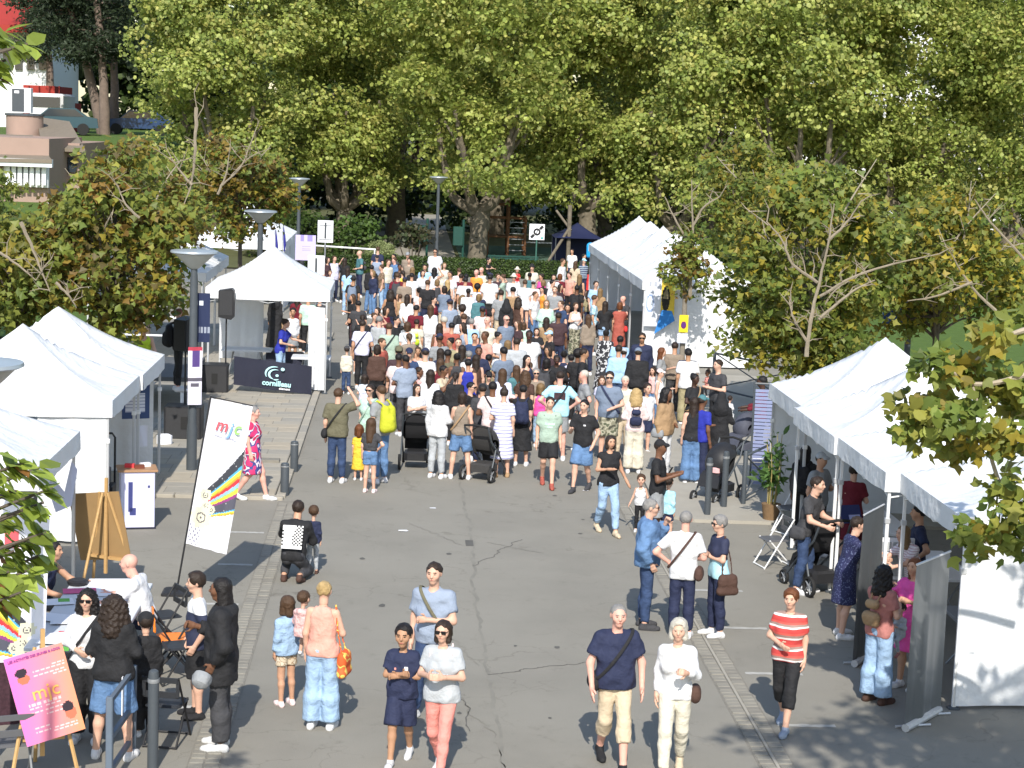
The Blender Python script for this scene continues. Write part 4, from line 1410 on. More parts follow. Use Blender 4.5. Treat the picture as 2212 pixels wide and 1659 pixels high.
def surface_nets(F, lo, h):
    I = F < 0
    nx, ny, nz = F.shape
    s = np.zeros((nx - 1, ny - 1, nz - 1), dtype=np.int8)
    offs = [(i, j, k) for i in (0, 1) for j in (0, 1) for k in (0, 1)]
    for i, j, k in offs:
        s += I[i:nx - 1 + i, j:ny - 1 + j, k:nz - 1 + k]
    act = (s > 0) & (s < 8)
    idx = np.argwhere(act)
    if len(idx) == 0:
        return np.zeros((3, 3)), np.array([[0, 1, 2, 2]])
    vid = np.full(act.shape, -1, dtype=np.int32)
    vid[act] = np.arange(len(idx))
    C = np.stack([F[idx[:, 0] + i, idx[:, 1] + j, idx[:, 2] + k] for i, j, k in offs], 1).astype(np.float64)
    O = np.array(offs, dtype=float)
    acc = np.zeros((len(idx), 3))
    cnt = np.zeros((len(idx), 1))
    for a in range(8):
        for b in range(a + 1, 8):
            if np.abs(O[a] - O[b]).sum() != 1:
                continue
            fa, fb = C[:, a], C[:, b]
            m = (fa < 0) != (fb < 0)
            t = np.where(m, fa / np.where(m, fa - fb, 1), 0)[:, None]
            acc += np.where(m[:, None], O[a] + (O[b] - O[a]) * t, 0)
            cnt += m[:, None]
    V = lo + (idx + acc / np.maximum(cnt, 1)) * h
    Q = []
    for axis in range(3):
        sl0 = [slice(1, -1)] * 3
        a_ = [slice(1, d - 1) for d in F.shape]
        b_ = list(a_)
        a_[axis] = slice(0, F.shape[axis] - 1)
        b_[axis] = slice(1, F.shape[axis])
        A, B = I[tuple(a_)], I[tuple(b_)]
        e = np.argwhere(A != B)
        if not len(e):
            continue
        st_ = A[e[:, 0], e[:, 1], e[:, 2]]
        g = e + 1
        g[:, axis] -= 1
        u, v = (axis + 1) % 3, (axis + 2) % 3
        def cell(du, dv):
            c = g.copy()
            c[:, u] += du
            c[:, v] += dv
            return vid[c[:, 0], c[:, 1], c[:, 2]]
        q = np.stack([cell(-1, -1), cell(0, -1), cell(0, 0), cell(-1, 0)], 1)
        q[~st_] = q[~st_][:, ::-1]
        Q.append(q)
    return V, np.concatenate(Q)

def v3(*a):
    return np.array(a, dtype=float)

# arm: (elbow, wrist) offsets from the shoulder, in the body's frame (x to the figure's left side when it faces -y)
ARMS = {
    'down': ((.045, .03, -.285), (.055, -.03, -.54)),
    'down2': ((.03, .05, -.285), (.03, -.02, -.54)),
    'swingf': ((.06, -.08, -.27), (.06, -.24, -.47)),
    'swingb': ((.07, .13, -.25), (.09, .2, -.5)),
    'pocket': ((.10, .07, -.26), (.045, -.05, -.47)),
    'hip': ((.2, .08, -.22), (.04, -.02, -.36)),
    'fold': ((.06, -.05, -.27), (-.2, -.2, -.24)),
    'fold2': ((.06, -.06, -.27), (-.21, -.235, -.19)),
    'phone': ((.07, -.06, -.27), (-.05, -.3, -.18)),
    'up': ((.16, -.18, .06), (.02, -.16, .27)),
    'face': ((.06, -.16, -.2), (-.06, -.24, .02)),
    'hold': ((.08, -.04, -.27), (-.08, -.27, -.22)),
    'reach': ((.08, -.2, -.2), (.05, -.42, -.24)),
    'push': ((.06, -.08, -.26), (.03, -.32, -.32)),
    'hand': ((.09, .02, -.28), (.19, -.05, -.5)),
    'belly': ((.09, -.02, -.27), (-.1, -.19, -.33)),
    'lap': ((.06, -.1, -.26), (-.03, -.33, -.33)),
    'thigh': ((.1, -.02, -.27), (.09, -.12, -.5)),
}
def skeleton(build, pose, la, ra):
    """adult figure 1.75 m; build scales parts"""
    S = {}
    f = build == 'f'
    k = build in ('k', 't')
    sw = .155 if f else .176
    hw = .088 if f else .083
    if k: sw, hw = .15, .08
    S['tilt'] = np.zeros(3)
    base = 0.0
    lean = 0.0
    legs = None
    if pose == 'stand':
        legs = [((hw + .012, -.005, .50), (hw + .02, .03, .08), 0.06), ((-hw - .012, -.015, .50), (-hw - .03, .0, .08), -.06)]
    elif pose == 'wide':
        legs = [((hw + .05, -.005, .50), (hw + .09, .02, .08), 0.18), ((-hw - .05, -.01, .50), (-hw - .09, .03, .08), -.18)]
    elif pose == 'contra':
        legs = [((hw + .0, -.0, .50), (hw - .02, .02, .08), 0.1), ((-hw - .05, -.09, .49), (-hw - .08, -.04, .08), -.3)]
    elif pose == 'walk':
        legs = [((hw, -.16, .52), (hw - .01, -.25, .09), 0.0), ((-hw, .02, .50), (-hw + .01, .27, .14), -.0)]
    elif pose == 'walk2':
        legs = [((hw, .03, .50), (hw - .01, .25, .13), 0.0), ((-hw, -.15, .52), (-hw, -.22, .09), -.0)]
    elif pose == 'lean':
        lean = .38
        legs = [((hw + .01, -.02, .50), (hw + .02, .03, .08), .05), ((-hw - .01, .0, .50), (-hw - .03, .06, .08), -.05)]
    elif pose == 'stoop':
        lean = .17
        legs = [((hw + .03, -.03, .50), (hw + .05, .0, .08), .1), ((-hw - .03, -.02, .50), (-hw - .05, .05, .08), -.1)]
    elif pose == 'sit':
        base = -.42
        lean = .08
        legs = [((hw + .04, -.43, .5), (hw + .04, -.42, .08), .05), ((-hw - .04, -.43, .5), (-hw - .05, -.36, .08), -.05)]
    elif pose == 'sitlean':
        base = -.42
        lean = .3
        legs = [((hw + .04, -.43, .5), (hw + .04, -.4, .08), .05), ((-hw - .04, -.43, .5), (-hw - .05, -.34, .08), -.05)]
    elif pose == 'carry':           # a child sitting on somebody's arm
        legs = [((hw + .06, -.26, .80), (hw + .07, -.16, .42), .05), ((-hw - .06, -.26, .80), (-hw - .07, -.14, .42), -.05)]
    elif pose == 'crouch':
        base = -.56
        lean = .34
        legs = [((hw + .07, -.36, .36), (hw + .05, -.0, .08), .15), ((-hw - .07, -.33, .1), (-hw - .04, .1, .12), -.1)]
    def T(p):
        p = v3(*p)
        z = p[2] - .93
        if z > 0 and lean:
            c, s = math.cos(lean), math.sin(lean)
            p = v3(p[0], p[1] * c - z * s, .93 + p[1] * s + z * c)
        p[2] += base
        return p
    S['T'] = T
    S['lean'] = lean
    S['sh'] = [T((sw, .012, 1.395)), T((-sw, .012, 1.395))]
    S['arms'] = []
    for side, nm in ((1, la), (-1, ra)):
        e, w = ARMS[nm]
        s = T((side * sw, .012, 1.395))
        q = .92 if (f or k) else 1.0
        E_ = s + v3(side * e[0], e[1], e[2]) * q
        W_2 = s + v3(side * w[0], w[1], w[2]) * q
        S['arms'].append((s, E_, W_2))
    S['hips'] = [T((hw, .0, .90)), T((-hw, .0, .90))]
    S['legs'] = [(S['hips'][i], v3(*legs[i][0]), v3(*legs[i][1]), legs[i][2]) for i in (0, 1)]
    S['build'] = build
    hd = {'m': 1.0, 'f': .97, 'k': 1.28, 't': 1.62}[build]
    S['head'] = hd
    S['hc'] = T((0, -.01 - .01 * hd, 1.52 + .115 * hd))
    S['top'] = float(S['hc'][2] + .118 * hd)
    return S

def torso_prims(S, g=0.0, fat=0.0, zs=1.0):
    T, b = S['T'], S['build']
    f = b == 'f'
    sw = .115 if f else (.11 if b in 'kt' else .135)
    P = [(T((-sw, .012, 1.385)), T((sw, .012, 1.385)), .052 + g, .052 + g, 1),
         (T((-.07, .0, 1.27)), T((.07, .0, 1.27)), .098 + g, .098 + g, .95),
         (T((0, .0, 1.36)), T((0, .0, 1.0)), .095 + g, .10 + g + fat, .9)]
    if f:
        P += [(T((-.075, -.075, 1.245)), T((.075, -.075, 1.245)), .055 + g, .055 + g, 1),
              (T((-.045, .005, 1.10)), T((.045, .005, 1.10)), .085 + g + fat, .085 + g + fat, .92),
              (T((-.075, .015, .94)), T((.075, .015, .94)), .105 + g + fat, .105 + g + fat, .95)]
    else:
        P += [(T((-.055, -.01 - fat * .6, 1.09)), T((.055, -.01 - fat * .6, 1.09)), .092 + g + fat, .092 + g + fat, .95),
              (T((-.068, .01, .95)), T((.068, .01, .95)), .10 + g + fat * .6, .10 + g + fat * .6, .95)]
    return P

def leg_prims(S, g=0.0, gk=0.0, to=1.0, flare=0.0, flat=False):
    out = []
    f = S['build'] == 'f'
    for (hp, kn, an, yaw) in S['legs']:
        th = .088 if f else .084
        if to <= .5:
            e = hp + (kn - hp) * (to / .5)
            out.append((hp, e, th + g, .066 + g + flare, 1, flat))
            continue
        out.append((hp, kn, th + g, .058 + gk, 1))
        q = (to - .5) / .5
        e = kn + (an - kn) * q
        cf_ = kn + (an - kn) * min(q * .45, .32) + v3(0, .014, 0)
        out.append((kn, cf_, .054 + gk, .055 + gk + flare * .5, 1))
        out.append((cf_, e, .055 + gk + flare * .5, .036 + (.019 * (1 - q)) + gk + flare, 1, flat))
    return out

def foot_prims(S, side, g=0.0):
    hp, kn, an, yaw = S['legs'][side]
    c, s = math.cos(yaw), math.sin(yaw)
    d = an - kn
    up = v3(0, 0, 1)
    lift = max(0, an[2] - .085)
    fw = v3(s, -c, -.55 * lift / .06 * .3 if lift > .02 else 0)
    fw = fw / np.linalg.norm(fw)
    z0 = an[2] - .052
    hl = v3(an[0], an[1], z0) - fw * .035
    bl = hl + fw * .15
    to = hl + fw * .215
    bl[2] = to[2] = max(.026, z0 - .01 - (.05 if lift > .02 else 0))
    return [(an, hl, .038 + g, .036 + g, 1), (hl, bl, .036 + g, .04 + g, 1), (bl, to, .04 + g, .028 + g, 1)]

def arm_prims(S, g=0.0, gw=0.0, to=1.0, flat=False):
    out = []
    q = .9 if S['build'] in 'fkt' else 1.0
    for s, e, w in S['arms']:
        if to <= .5:
            E_ = s + (e - s) * (to / .5)
            out.append((s, E_, .052 * q + g, .046 * q + gw, 1, flat))
        else:
            t = (to - .5) / .5
            out.append((s, e, .052 * q + g, .041 * q + g, 1))
            W_2 = e + (w - e) * t
            out.append((e, W_2, .042 * q + g, .042 * q + (.029 - .042) * q * t + gw, 1, flat))
    return out

def hand_arrays(e, w, side, mode, h=.0082, q=1.0):
    """a hand with palm, four unequal fingers and a side thumb, continuing the forearm e->w"""
    d = (w - e) / np.linalg.norm(w - e)
    ref = v3(-side, 0, 0) if abs(d[0]) < .8 else v3(0, -1, 0)      # palm normal towards the body
    n_ = ref - d * (ref @ d)
    n_ /= np.linalg.norm(n_)
    u = np.cross(d, n_)
    if u[1] > 0 and abs(u[1]) > .3: u = -u                          # thumb side to the front
    elif abs(u[1]) <= .3 and u[2] < 0: u = -u
    P = [(w - d * .02, w + d * .02, .029, .028, 1), (w + d * .03 + u * .018, w + d * .085 + u * .022, .021, .019, 1), (w + d * .03 - u * .016, w + d * .08 - u * .022, .02, .018, 1), (w + d * .03, w + d * .085, .022, .019, 1)]
    curl = {'relax': .5, 'grip': 1.25, 'flat': .15}[mode]
    for k, (o, L) in enumerate(((.030, .068), (.011, .078), (-.009, .072), (-.029, .056))):
        p0 = w + d * .088 + u * o
        a1 = curl * .55
        d1 = d * math.cos(a1) + n_ * math.sin(a1)
        p1 = p0 + d1 * L * .5
        a2 = curl * 1.35
        d2 = d * math.cos(a2) + n_ * math.sin(a2)
        p2 = p1 + d2 * L * .5
        P += [(p0, p1, .0098, .0092, 1, False, .008), (p1, p2, .0092, .0078, 1, False, .008)]
    t0 = w + d * .025 + u * .03
    t1 = t0 + (d * .55 + u * .75 + n_ * .25) * .045
    t2 = t1 + (d * .85 + u * .2 + n_ * .35) * .036
    P += [(t0, t1, .0125, .0115, 1, False, .012), (t1, t2, .011, .009, 1, False, .008)]
    return sdf_mesh('hand', P, h * q, .014, as_arrays=True)

def head_prims(S):
    c, s = S['hc'], S['head']
    T = lambda x, y, z: c + v3(x, y, z) * s
    kid = S['build'] in 'kt'
    P = [(T(0, .012, .032), T(0, .022, .022), .076 * s, .076 * s, 1),
         (T(0, -.012, .02), T(0, .03, .03), .074 * s, .074 * s, 1),
         (T(0, -.035, -.035), T(0, -.028, -.07), .052 * s, .043 * s, 1),
         (T(0, -.05, -.075), T(0, -.052, -.085), .03 * s, .028 * s, 1),
         (T(-.035, -.055, -.02), T(.035, -.055, -.02), .032 * s, .032 * s, 1)]
    nl = .7 if kid else 1.0
    P += [(T(0, -.088, .012), T(0, -.107 * (.97 if kid else 1), -.022 * nl), .0105 * s, .0145 * s, 1, False, .012),
          (T(-.03, -.079, .03), T(.03, -.079, .03), .014 * s, .014 * s, 1, False, .015),
          (T(-.018, -.084, -.055), T(.018, -.084, -.055), .0105 * s, .0105 * s, 1, False, .012)]
    for q in (1, -1):
        P.append((T(q * .076, .008, .012), T(q * .078, .012, -.022), .016 * s, .011 * s, 1, False, .01))
    return P

def neck_prims(S):
    T = S['T']
    q = .85 if S['build'] in 'f' else (.8 if S['build'] in 'kt' else 1.0)
    return [(T((0, .015, 1.38)), S['hc'] + v3(0, .02, -.05), .058 * q, .055 * q, 1)]

CACHE = {}
def cached(key, fn):
    if key not in CACHE:
        CACHE[key] = fn()
    return CACHE[key]

def join_arrays(parts):
    Vs, Qs, n_ = [], [], 0
    for V, Q in parts:
        Vs.append(V)
        Qs.append(Q + n_)
        n_ += len(V)
    return np.concatenate(Vs), np.concatenate(Qs)

def body_mesh(S, key, res, fat, hands):
    def mk():
        fine = res < .02
        P = torso_prims(S, 0, fat) + leg_prims(S) + arm_prims(S)
        for i in (0, 1):
            P += [(a, b, r0 * .86, r1 * .86, fy) for a, b, r0, r1, fy in foot_prims(S, i)]
        P += neck_prims(S)
        parts = []
        if not fine:
            P += head_prims(S)
            for s, e, w in S['arms']:
                d = (w - e) / np.linalg.norm(w - e)
                P.append((w, w + d * .09, .031, .026, 1))
                P.append((w + d * .08, w + d * .15 + v3(0, -.02, 0), .025, .018, 1))
                P.append((w + d * .03, w + d * .07 + v3(0, -.035, 0), .016, .012, 1))
            return sdf_mesh('body', P, res, .03)
        parts.append(sdf_mesh('body', P, res, .03, as_arrays=True))
        parts.append(sdf_mesh('head', head_prims(S) + [(S['hc'] + v3(0, .02, -.05), S['hc'] + v3(0, .022, -.13), .052, .054, 1)], .0112 * S['head'], .03, as_arrays=True))
        for i, (s, e, w) in enumerate(S['arms']):
            parts.append(hand_arrays(e, w, 1 if i == 0 else -1, hands[i]))
        V, Q = join_arrays(parts)
        return mesh_np('body', V, Q)
    return cached(('body',) + key + (res, fat, hands), mk)

HEMS = {'tee': .86, 'tank': .88, 'long': .86, 'polo': .86, 'shirt': .82, 'crop': 1.03, 'coat': .70, 'hood': .84, 'jacket': .86, 'tunic': .74, 'dress': .5, 'longdress': .16, 'midi': .36, 'vest': .86, 'sleeveless': .86}
def top_mesh(S, key, kind, res, fat, loose):
    def mk():
        T = S['T']
        g = .012 + loose + (.02 if kind in ('coat', 'jacket', 'hood') else 0)
        f = S['build'] == 'f'
        sw = .13 if f else (.125 if S['build'] in 'kt' else .15)
        P = [(T((q * .03, .012, 1.425)), T((q * sw, .012, 1.383)), .046 + g, .048 + g, 1) for q in (-1, 1)] + [(T((0, .0, 1.34)), T((0, .0, .96)), .10 + g, .106 + g + fat, .95)]
        for q in (-1, 1):
            if f:
                P.append((T((q * .05, -.068, 1.245)), T((q * .075, -.068, 1.245)), .058 + g, .058 + g, 1))
                wz = .074 + loose * .5
                P += [(T((q * .07, -.005, 1.33)), T((q * .068, -.02, 1.23)), .082 + g, .088 + g, 1), (T((q * .068, -.02, 1.23)), T((q * .052, .0, 1.08)), .088 + g, wz + g + fat, 1), (T((q * .052, .0, 1.08)), T((q * .075, .012, .93)), wz + g + fat, .10 + g + fat, .98)]
            else:
                P += [(T((q * .08, .0, 1.33)), T((q * .072, -.004, 1.2)), .085 + g, .094 + g + fat * .5, 1), (T((q * .072, -.004, 1.2)), T((q * .066, -.008 - fat * .6, 1.02)), .094 + g + fat * .5, .094 + g + fat, 1), (T((q * .066, -.008 - fat * .6, 1.02)), T((q * .068, .004, .93)), .094 + g + fat, .10 + g + fat * .7, 1)]
        hem = HEMS[kind]
        seated = S['T']((0, 0, 1.2))[2] < 1.0
        if hem < .9 and not seated:
            w = .085 if S['build'] == 'f' else .075
            if hem > .6:
                P.append((T((-w, .005, .96)), T((-w, .005, hem - .02)), .092 + g + fat * .8, .10 + g + fat * .8 + loose, .98))
                P.append((T((w, .005, .96)), T((w, .005, hem - .02)), .092 + g + fat * .8, .10 + g + fat * .8 + loose, .98))
            else:
                fl = .11 if kind != 'longdress' else .16
                mx = max(abs(S['legs'][0][2][1]), abs(S['legs'][1][2][1]), .05)
                P.append((v3(0, 0, .95), v3(0, 0, hem - .05), .165 + g, .165 + g + fl * (.95 - hem), .8))
        if kind in ('tee', 'polo', 'crop', 'tunic', 'dress', 'midi', 'shirt'):
            P += arm_prims(S, .012 + loose, .025 + loose * 1.3, .34 if kind != 'shirt' else .37, True)
        elif kind in ('long', 'coat', 'hood', 'jacket', 'longdress'):
            ex = .012 if kind in ('coat', 'jacket', 'hood') else 0
            P += arm_prims(S, .010 + loose + ex, .014 + loose + ex, .93, True)
        elif kind == 'sleeveless':
            P += arm_prims(S, .014, .018, .1, True)
        if kind in ('coat', 'hood'):
            P.append((T((-.06, .09, 1.42)), T((.06, .09, 1.42)), .055, .055, 1))
            P.append((T((0, .085, 1.34)), T((0, .095, 1.42)), .06, .07, 1))
        if kind in ('shirt', 'polo', 'jacket'):
            P.append((T((-.05, .04, 1.465)), T((.05, .04, 1.465)), .022, .022, 1, False, .01))
        subs = [(T((0, -.02, 1.50)), T((0, -.05, 1.60)), .072, .11, 1)]
        if kind in ('tank', 'vest'):
            subs = [(T((0, -.05, 1.47)), T((0, -.06, 1.6)), .092, .12, 1)]
            for q in (1, -1):
                sh = S['sh'][0 if q == 1 else 1]
                subs.append((sh + v3(q * .012, 0, .06), sh + v3(q * .05, 0, -.10), .072, .06, 1))
        cuts = []
        if not seated:
            cuts.append(((0, 0, -1), -hem))
        else:
            zz = T((0, 0, .88))[2]
            cuts.append(((0, 0, -1), -zz))
        return sdf_mesh('top', P, res, .05, cuts, subs, (.0048 + loose * .12, 24.0, len(kind)))
    return cached(('top', kind, loose) + key + (res, fat), mk)

def bottom_mesh(S, key, kind, res, fat):
    def mk():
        T = S['T']
        zt = T((0, 0, 1.03))[2]
        P = [(a, b, r0 + .010, r1 + .010, fy) for a, b, r0, r1, fy in torso_prims(S, 0, fat * .8)[-2:]]
        g = {'jeans': (.012, .016, .965, .006), 'slim': (.006, .006, .97, 0), 'wide': (.02, .035, .97, .034), 'loose': (.02, .028, .97, .022), 'capri': (.014, .016, .74, .018), 'shorts': (.016, .0, .43, .03), 'hot': (.012, .0, .27, .02), 'bermuda': (.02, .024, .495, .034)}.get(kind)
        if g:
            P += leg_prims(S, g[0], g[1], g[2], g[3], True)
        elif kind in ('skirt', 'longskirt', 'midiskirt'):
            z1 = {'skirt': .52, 'midiskirt': .34, 'longskirt': .12}[kind]
            P.append((v3(0, .005, .98), v3(0, .005, z1 - .05), .14 + fat, .17 + .13 * (.98 - z1), .82, True))
        cuts = [((0, 0, 1), zt)]
        ctr = (.0035, 21.0, 1.3)
        if kind in ('skirt', 'longskirt', 'midiskirt'):
            cuts.append(((0, 0, -1), -z1))
            ctr = (.008, 26.0, 1.3)
        return sdf_mesh('bottom', P, res, .03, cuts, (), ctr)
    return cached(('bot', kind) + key + (res, fat), mk)

def shoe_mesh(S, key, side, res):
    def mk():
        P = foot_prims(S, side, .008)
        z = S['legs'][side][2][2]
        return sdf_mesh('shoe', P, min(res, .021), .02, [((0, 0, 1), z + .025)])
    return cached(('shoe', side) + key + (res,), mk)

def hair_mesh(S, key, kind, res):
    def mk():
        c, s = S['hc'], S['head']
        T = lambda x, y, z: c + v3(x, y, z) * s
        P = [(T(0, .018, .04), T(0, .026, .03), .083 * s, .083 * s, 1), (T(0, -.004, .036), T(0, .036, .034), .08 * s, .08 * s, 1)]
        subs = [(T(0, -.11, -.03), T(0, -.13, -.12), .078 * s, .1 * s, 1), (T(-.012, -.122, .03), T(.012, -.122, .03), .068 * s, .068 * s, 1)]
        cuts = []
        nz = (.0055, 62.0, .7)
        k_ = .03
        if kind in ('fluff', 'bobfluff'):
            P = [(T(0, .02, .045), T(0, .03, .035), .094 * s, .094 * s, 1), (T(0, -.015, .055), T(0, .02, .05), .088 * s, .088 * s, 1)]
            if kind == 'bobfluff':
                P += [(T(.062, .01, .02), T(.074, .0, -.085), .045 * s, .04 * s, 1), (T(-.062, .01, .02), T(-.074, .0, -.085), .045 * s, .04 * s, 1), (T(0, .06, .02), T(0, .07, -.1), .065 * s, .062 * s, 1)]
            else:
                subs.append((T(0, -.09, -.06), T(0, .04, -.13), .06 * s, .08 * s, 1))
            nz = (.005, 58., .9)
        elif kind == 'short':
            cuts = [((0, -.45, -1), -(c[2] - .02 * s) - (-.45) * 0 + .45 * -c[1])]
            subs.append((T(0, -.09, -.05), T(0, .03, -.11), .06 * s, .075 * s, 1))
        elif kind == 'crop':
            P = [(T(0, .018, .036), T(0, .026, .028), .079 * s, .079 * s, 1), (T(0, -.002, .032), T(0, .036, .03), .077 * s, .077 * s, 1)]
            subs.append((T(0, -.09, -.05), T(0, .03, -.11), .06 * s, .075 * s, 1))
            subs.append((T(-.02, -.115, .055), T(.02, -.115, .055), .06 * s, .06 * s, 1))
            nz = (.002, 80., .3)
        elif kind == 'balding':
            P = [(T(0, .03, .0), T(0, .04, -.01), .079 * s, .078 * s, 1)]
            subs = [(T(0, -.05, .09), T(0, .0, .09), .085 * s, .08 * s, 1), (T(0, -.09, -.03), T(0, -.1, -.12), .085 * s, .1 * s, 1), (T(0, -.09, -.05), T(0, .03, -.12), .06 * s, .08 * s, 1)]
            nz = (.0015, 80., .3)
        elif kind == 'bob':
            P += [(T(.055, .015, .02), T(.062, .005, -.1), .045 * s, .042 * s, 1), (T(-.055, .015, .02), T(-.062, .005, -.1), .045 * s, .042 * s, 1), (T(0, .055, .02), T(0, .06, -.1), .06 * s, .058 * s, 1)]
        elif kind == 'long':
            P += [(T(.055, .02, .02), T(.066, .03, -.2), .045 * s, .04 * s, 1), (T(-.055, .02, .02), T(-.066, .03, -.2), .045 * s, .04 * s, 1), (T(0, .055, .02), T(0, .085, -.30), .062 * s, .05 * s, 1), (T(.03, .06, -.1), T(.035, .09, -.34), .05 * s, .03 * s, 1), (T(-.03, .06, -.1), T(-.035, .09, -.33), .05 * s, .03 * s, 1)]
            nz = (.005, 55., .7)
        elif kind in ('curly', 'bigcurl'):
            q = 1.0 if kind == 'curly' else 1.25
            P += [(T(.06, .02, .0), T(.085 * q, .03, -.13 * q), .065 * s * q, .06 * s * q, 1), (T(-.06, .02, .0), T(-.085 * q, .03, -.13 * q), .065 * s * q, .06 * s * q, 1), (T(0, .05, .03), T(0, .085, -.2 * q), .09 * s, .085 * s * q, 1), (T(.05, .07, -.1), T(.07, .08, -.24 * q), .07 * s, .055 * s, 1), (T(-.05, .07, -.1), T(-.07, .08, -.24 * q), .07 * s, .055 * s, 1)]
            nz = (.011, 75., .4)
        elif kind == 'afro':
            P = [(T(0, .02, .05), T(0, .03, .04), .115 * s, .115 * s, 1)]
            nz = (.006, 90., .4)
        elif kind == 'bun':
            P += [(T(0, .085, .09), T(0, .09, .095), .045 * s, .043 * s, 1)]
            subs.append((T(0, -.09, -.05), T(0, .05, -.13), .06 * s, .08 * s, 1))
        elif kind == 'topbun':
            P += [(T(0, .03, .14), T(0, .035, .15), .042 * s, .04 * s, 1)]
            subs.append((T(0, -.09, -.05), T(0, .05, -.13), .06 * s, .08 * s, 1))
        elif kind == 'pony':
            P += [(T(0, .1, .06), T(0, .125, -.02), .03 * s, .035 * s, 1), (T(0, .125, -.02), T(0, .115, -.2), .035 * s, .018 * s, 1)]
            subs.append((T(0, -.09, -.05), T(0, .05, -.13), .06 * s, .08 * s, 1))
        elif kind == 'dread':
            r_ = random.Random(4)
            for q in range(22):
                a = R(-115 + 230 * q / 21) + math.pi / 2
                x, y = math.cos(a) * .075, .02 + math.sin(a) * .075
                L = r_.uniform(.2, .3)
                P.append((T(x, y, .02), T(x * 1.25, y * 1.2 + .02, -L), .018 * s, .012 * s, 1, False, .008))
            nz = (.003, 70., .2)
        elif kind in ('cap', 'capback'):
            P = [(T(0, .016, .046), T(0, .02, .04), .09 * s, .09 * s, 1)]
            q = -1 if kind == 'cap' else 1
            subs = []
            P.append((T(-.03, q * .10, .026), T(.03, q * .10, .026), .045 * s, .045 * s, 1, False, .01))
            cuts = [((0, 0, -1), -(c[2] + .012 * s))]
            nz = None
        elif kind == 'hat':
            P = [(T(0, .012, .07), T(0, .012, .1), .085 * s, .07 * s, 1), (T(0, .01, .05), T(0, .01, .052), .16 * s, .16 * s, 1)]
            subs = [(T(0, .01, .23), T(0, .01, .24), .001, .001, 1)]
            P = [(T(0, .012, .06), T(0, .012, .1), .09 * s, .07 * s, 1)] + [(T(math.cos(a) * .1, math.sin(a) * .1 + .01, .045), T(math.cos(a) * .15, math.sin(a) * .15 + .01, .035), .02 * s, .012 * s, 1, False, .03) for a in [2 * math.pi * i / 16 for i in range(16)]]
            subs = []
            cuts = [((0, 0, -1), -(c[2] + .012 * s))]
            nz = None
        elif kind == 'hijab':
            P = [(T(0, .02, .04), T(0, .03, .03), .088 * s, .088 * s, 1), (T(0, .03, .0), T(0, .03, -.18), .09 * s, .14 * s, 1), (T(0, .02, -.15), T(0, .02, -.25), .15 * s, .19 * s, .85)]
            subs = [(T(0, -.125, .012), T(0, -.13, -.03), .062 * s, .062 * s, 1)]
            nz = (.004, 30., .7)
        hr = .0145 if res < .02 else res * .82
        return sdf_mesh('hair', P, hr, k_, cuts, subs, nz)
    return cached(('hair', kind) + key[:2] + (res, S['lean'], round(float(S['hc'][2]), 3)), mk)

SKIN = {'fair': (.60, .36, .26), 'tan': (.50, .28, .18), 'pink': (.66, .36, .28), 'olive': (.40, .22, .13), 'brown': (.16, .075, .042), 'dark': (.06, .03, .02)}
HAIRC = {'black': (.012, .010, .010), 'dark': (.028, .018, .013), 'brown': (.07, .038, .02), 'auburn': (.13, .045, .016), 'light': (.19, .12, .055), 'blond': (.42, .29, .13), 'grey': (.22, .21, .20), 'white': (.46, .43, .37)}
CLO = {
 'white': (.63, .63, .64), 'cream': (.60, .56, .46), 'black': (.018, .018, .020), 'charcoal': (.05, .05, .055), 'grey': (.26, .27, .28), 'lightgrey': (.40, .42, .44),
 'navy': (.022, .028, .065), 'royal': (.025, .035, .32), 'denim': (.11, .20, .36), 'darkdenim': (.035, .06, .13), 'lightdenim': (.30, .43, .60), 'skyblue': (.35, .55, .80), 'aqua': (.38, .68, .80),
 'bluegrey': (.16, .20, .27), 'steel': (.26, .31, .40), 'teal': (.07, .18, .20), 'sage': (.34, .44, .36), 'mint': (.46, .66, .54), 'olive': (.13, .12, .075), 'khaki': (.30, .26, .15), 'beige': (.55, .45, .32), 'tan': (.34, .22, .12),
 'taupe': (.25, .20, .155), 'brown': (.075, .04, .03), 'plum': (.055, .03, .035), 'maroon': (.14, .012, .022), 'red': (.58, .035, .035), 'rust': (.36, .09, .065), 'rose': (.42, .17, .15), 'salmon': (.66, .34, .27), 'coral': (.70, .26, .22),
 'pink': (.74, .46, .44), 'palepink': (.72, .58, .57), 'hotpink': (.75, .09, .35), 'lilac': (.62, .62, .78), 'yellow': (.78, .50, .05), 'orange': (.80, .30, .05), 'neon': (.55, .75, .05), 'lime': (.46, .48, .03), 'silver': (.55, .55, .55),
}
def cloth_mat(c):
    if c in ('denim', 'darkdenim', 'lightdenim'):
        return mat('denim ' + c, CLO[c], .85, .36, 8, 1.0, 9, linear=True, bdist=.045)
    return mat('cloth ' + c, CLO[c], .8, .16, 6, 1.0, 8, linear=True, bdist=.04)
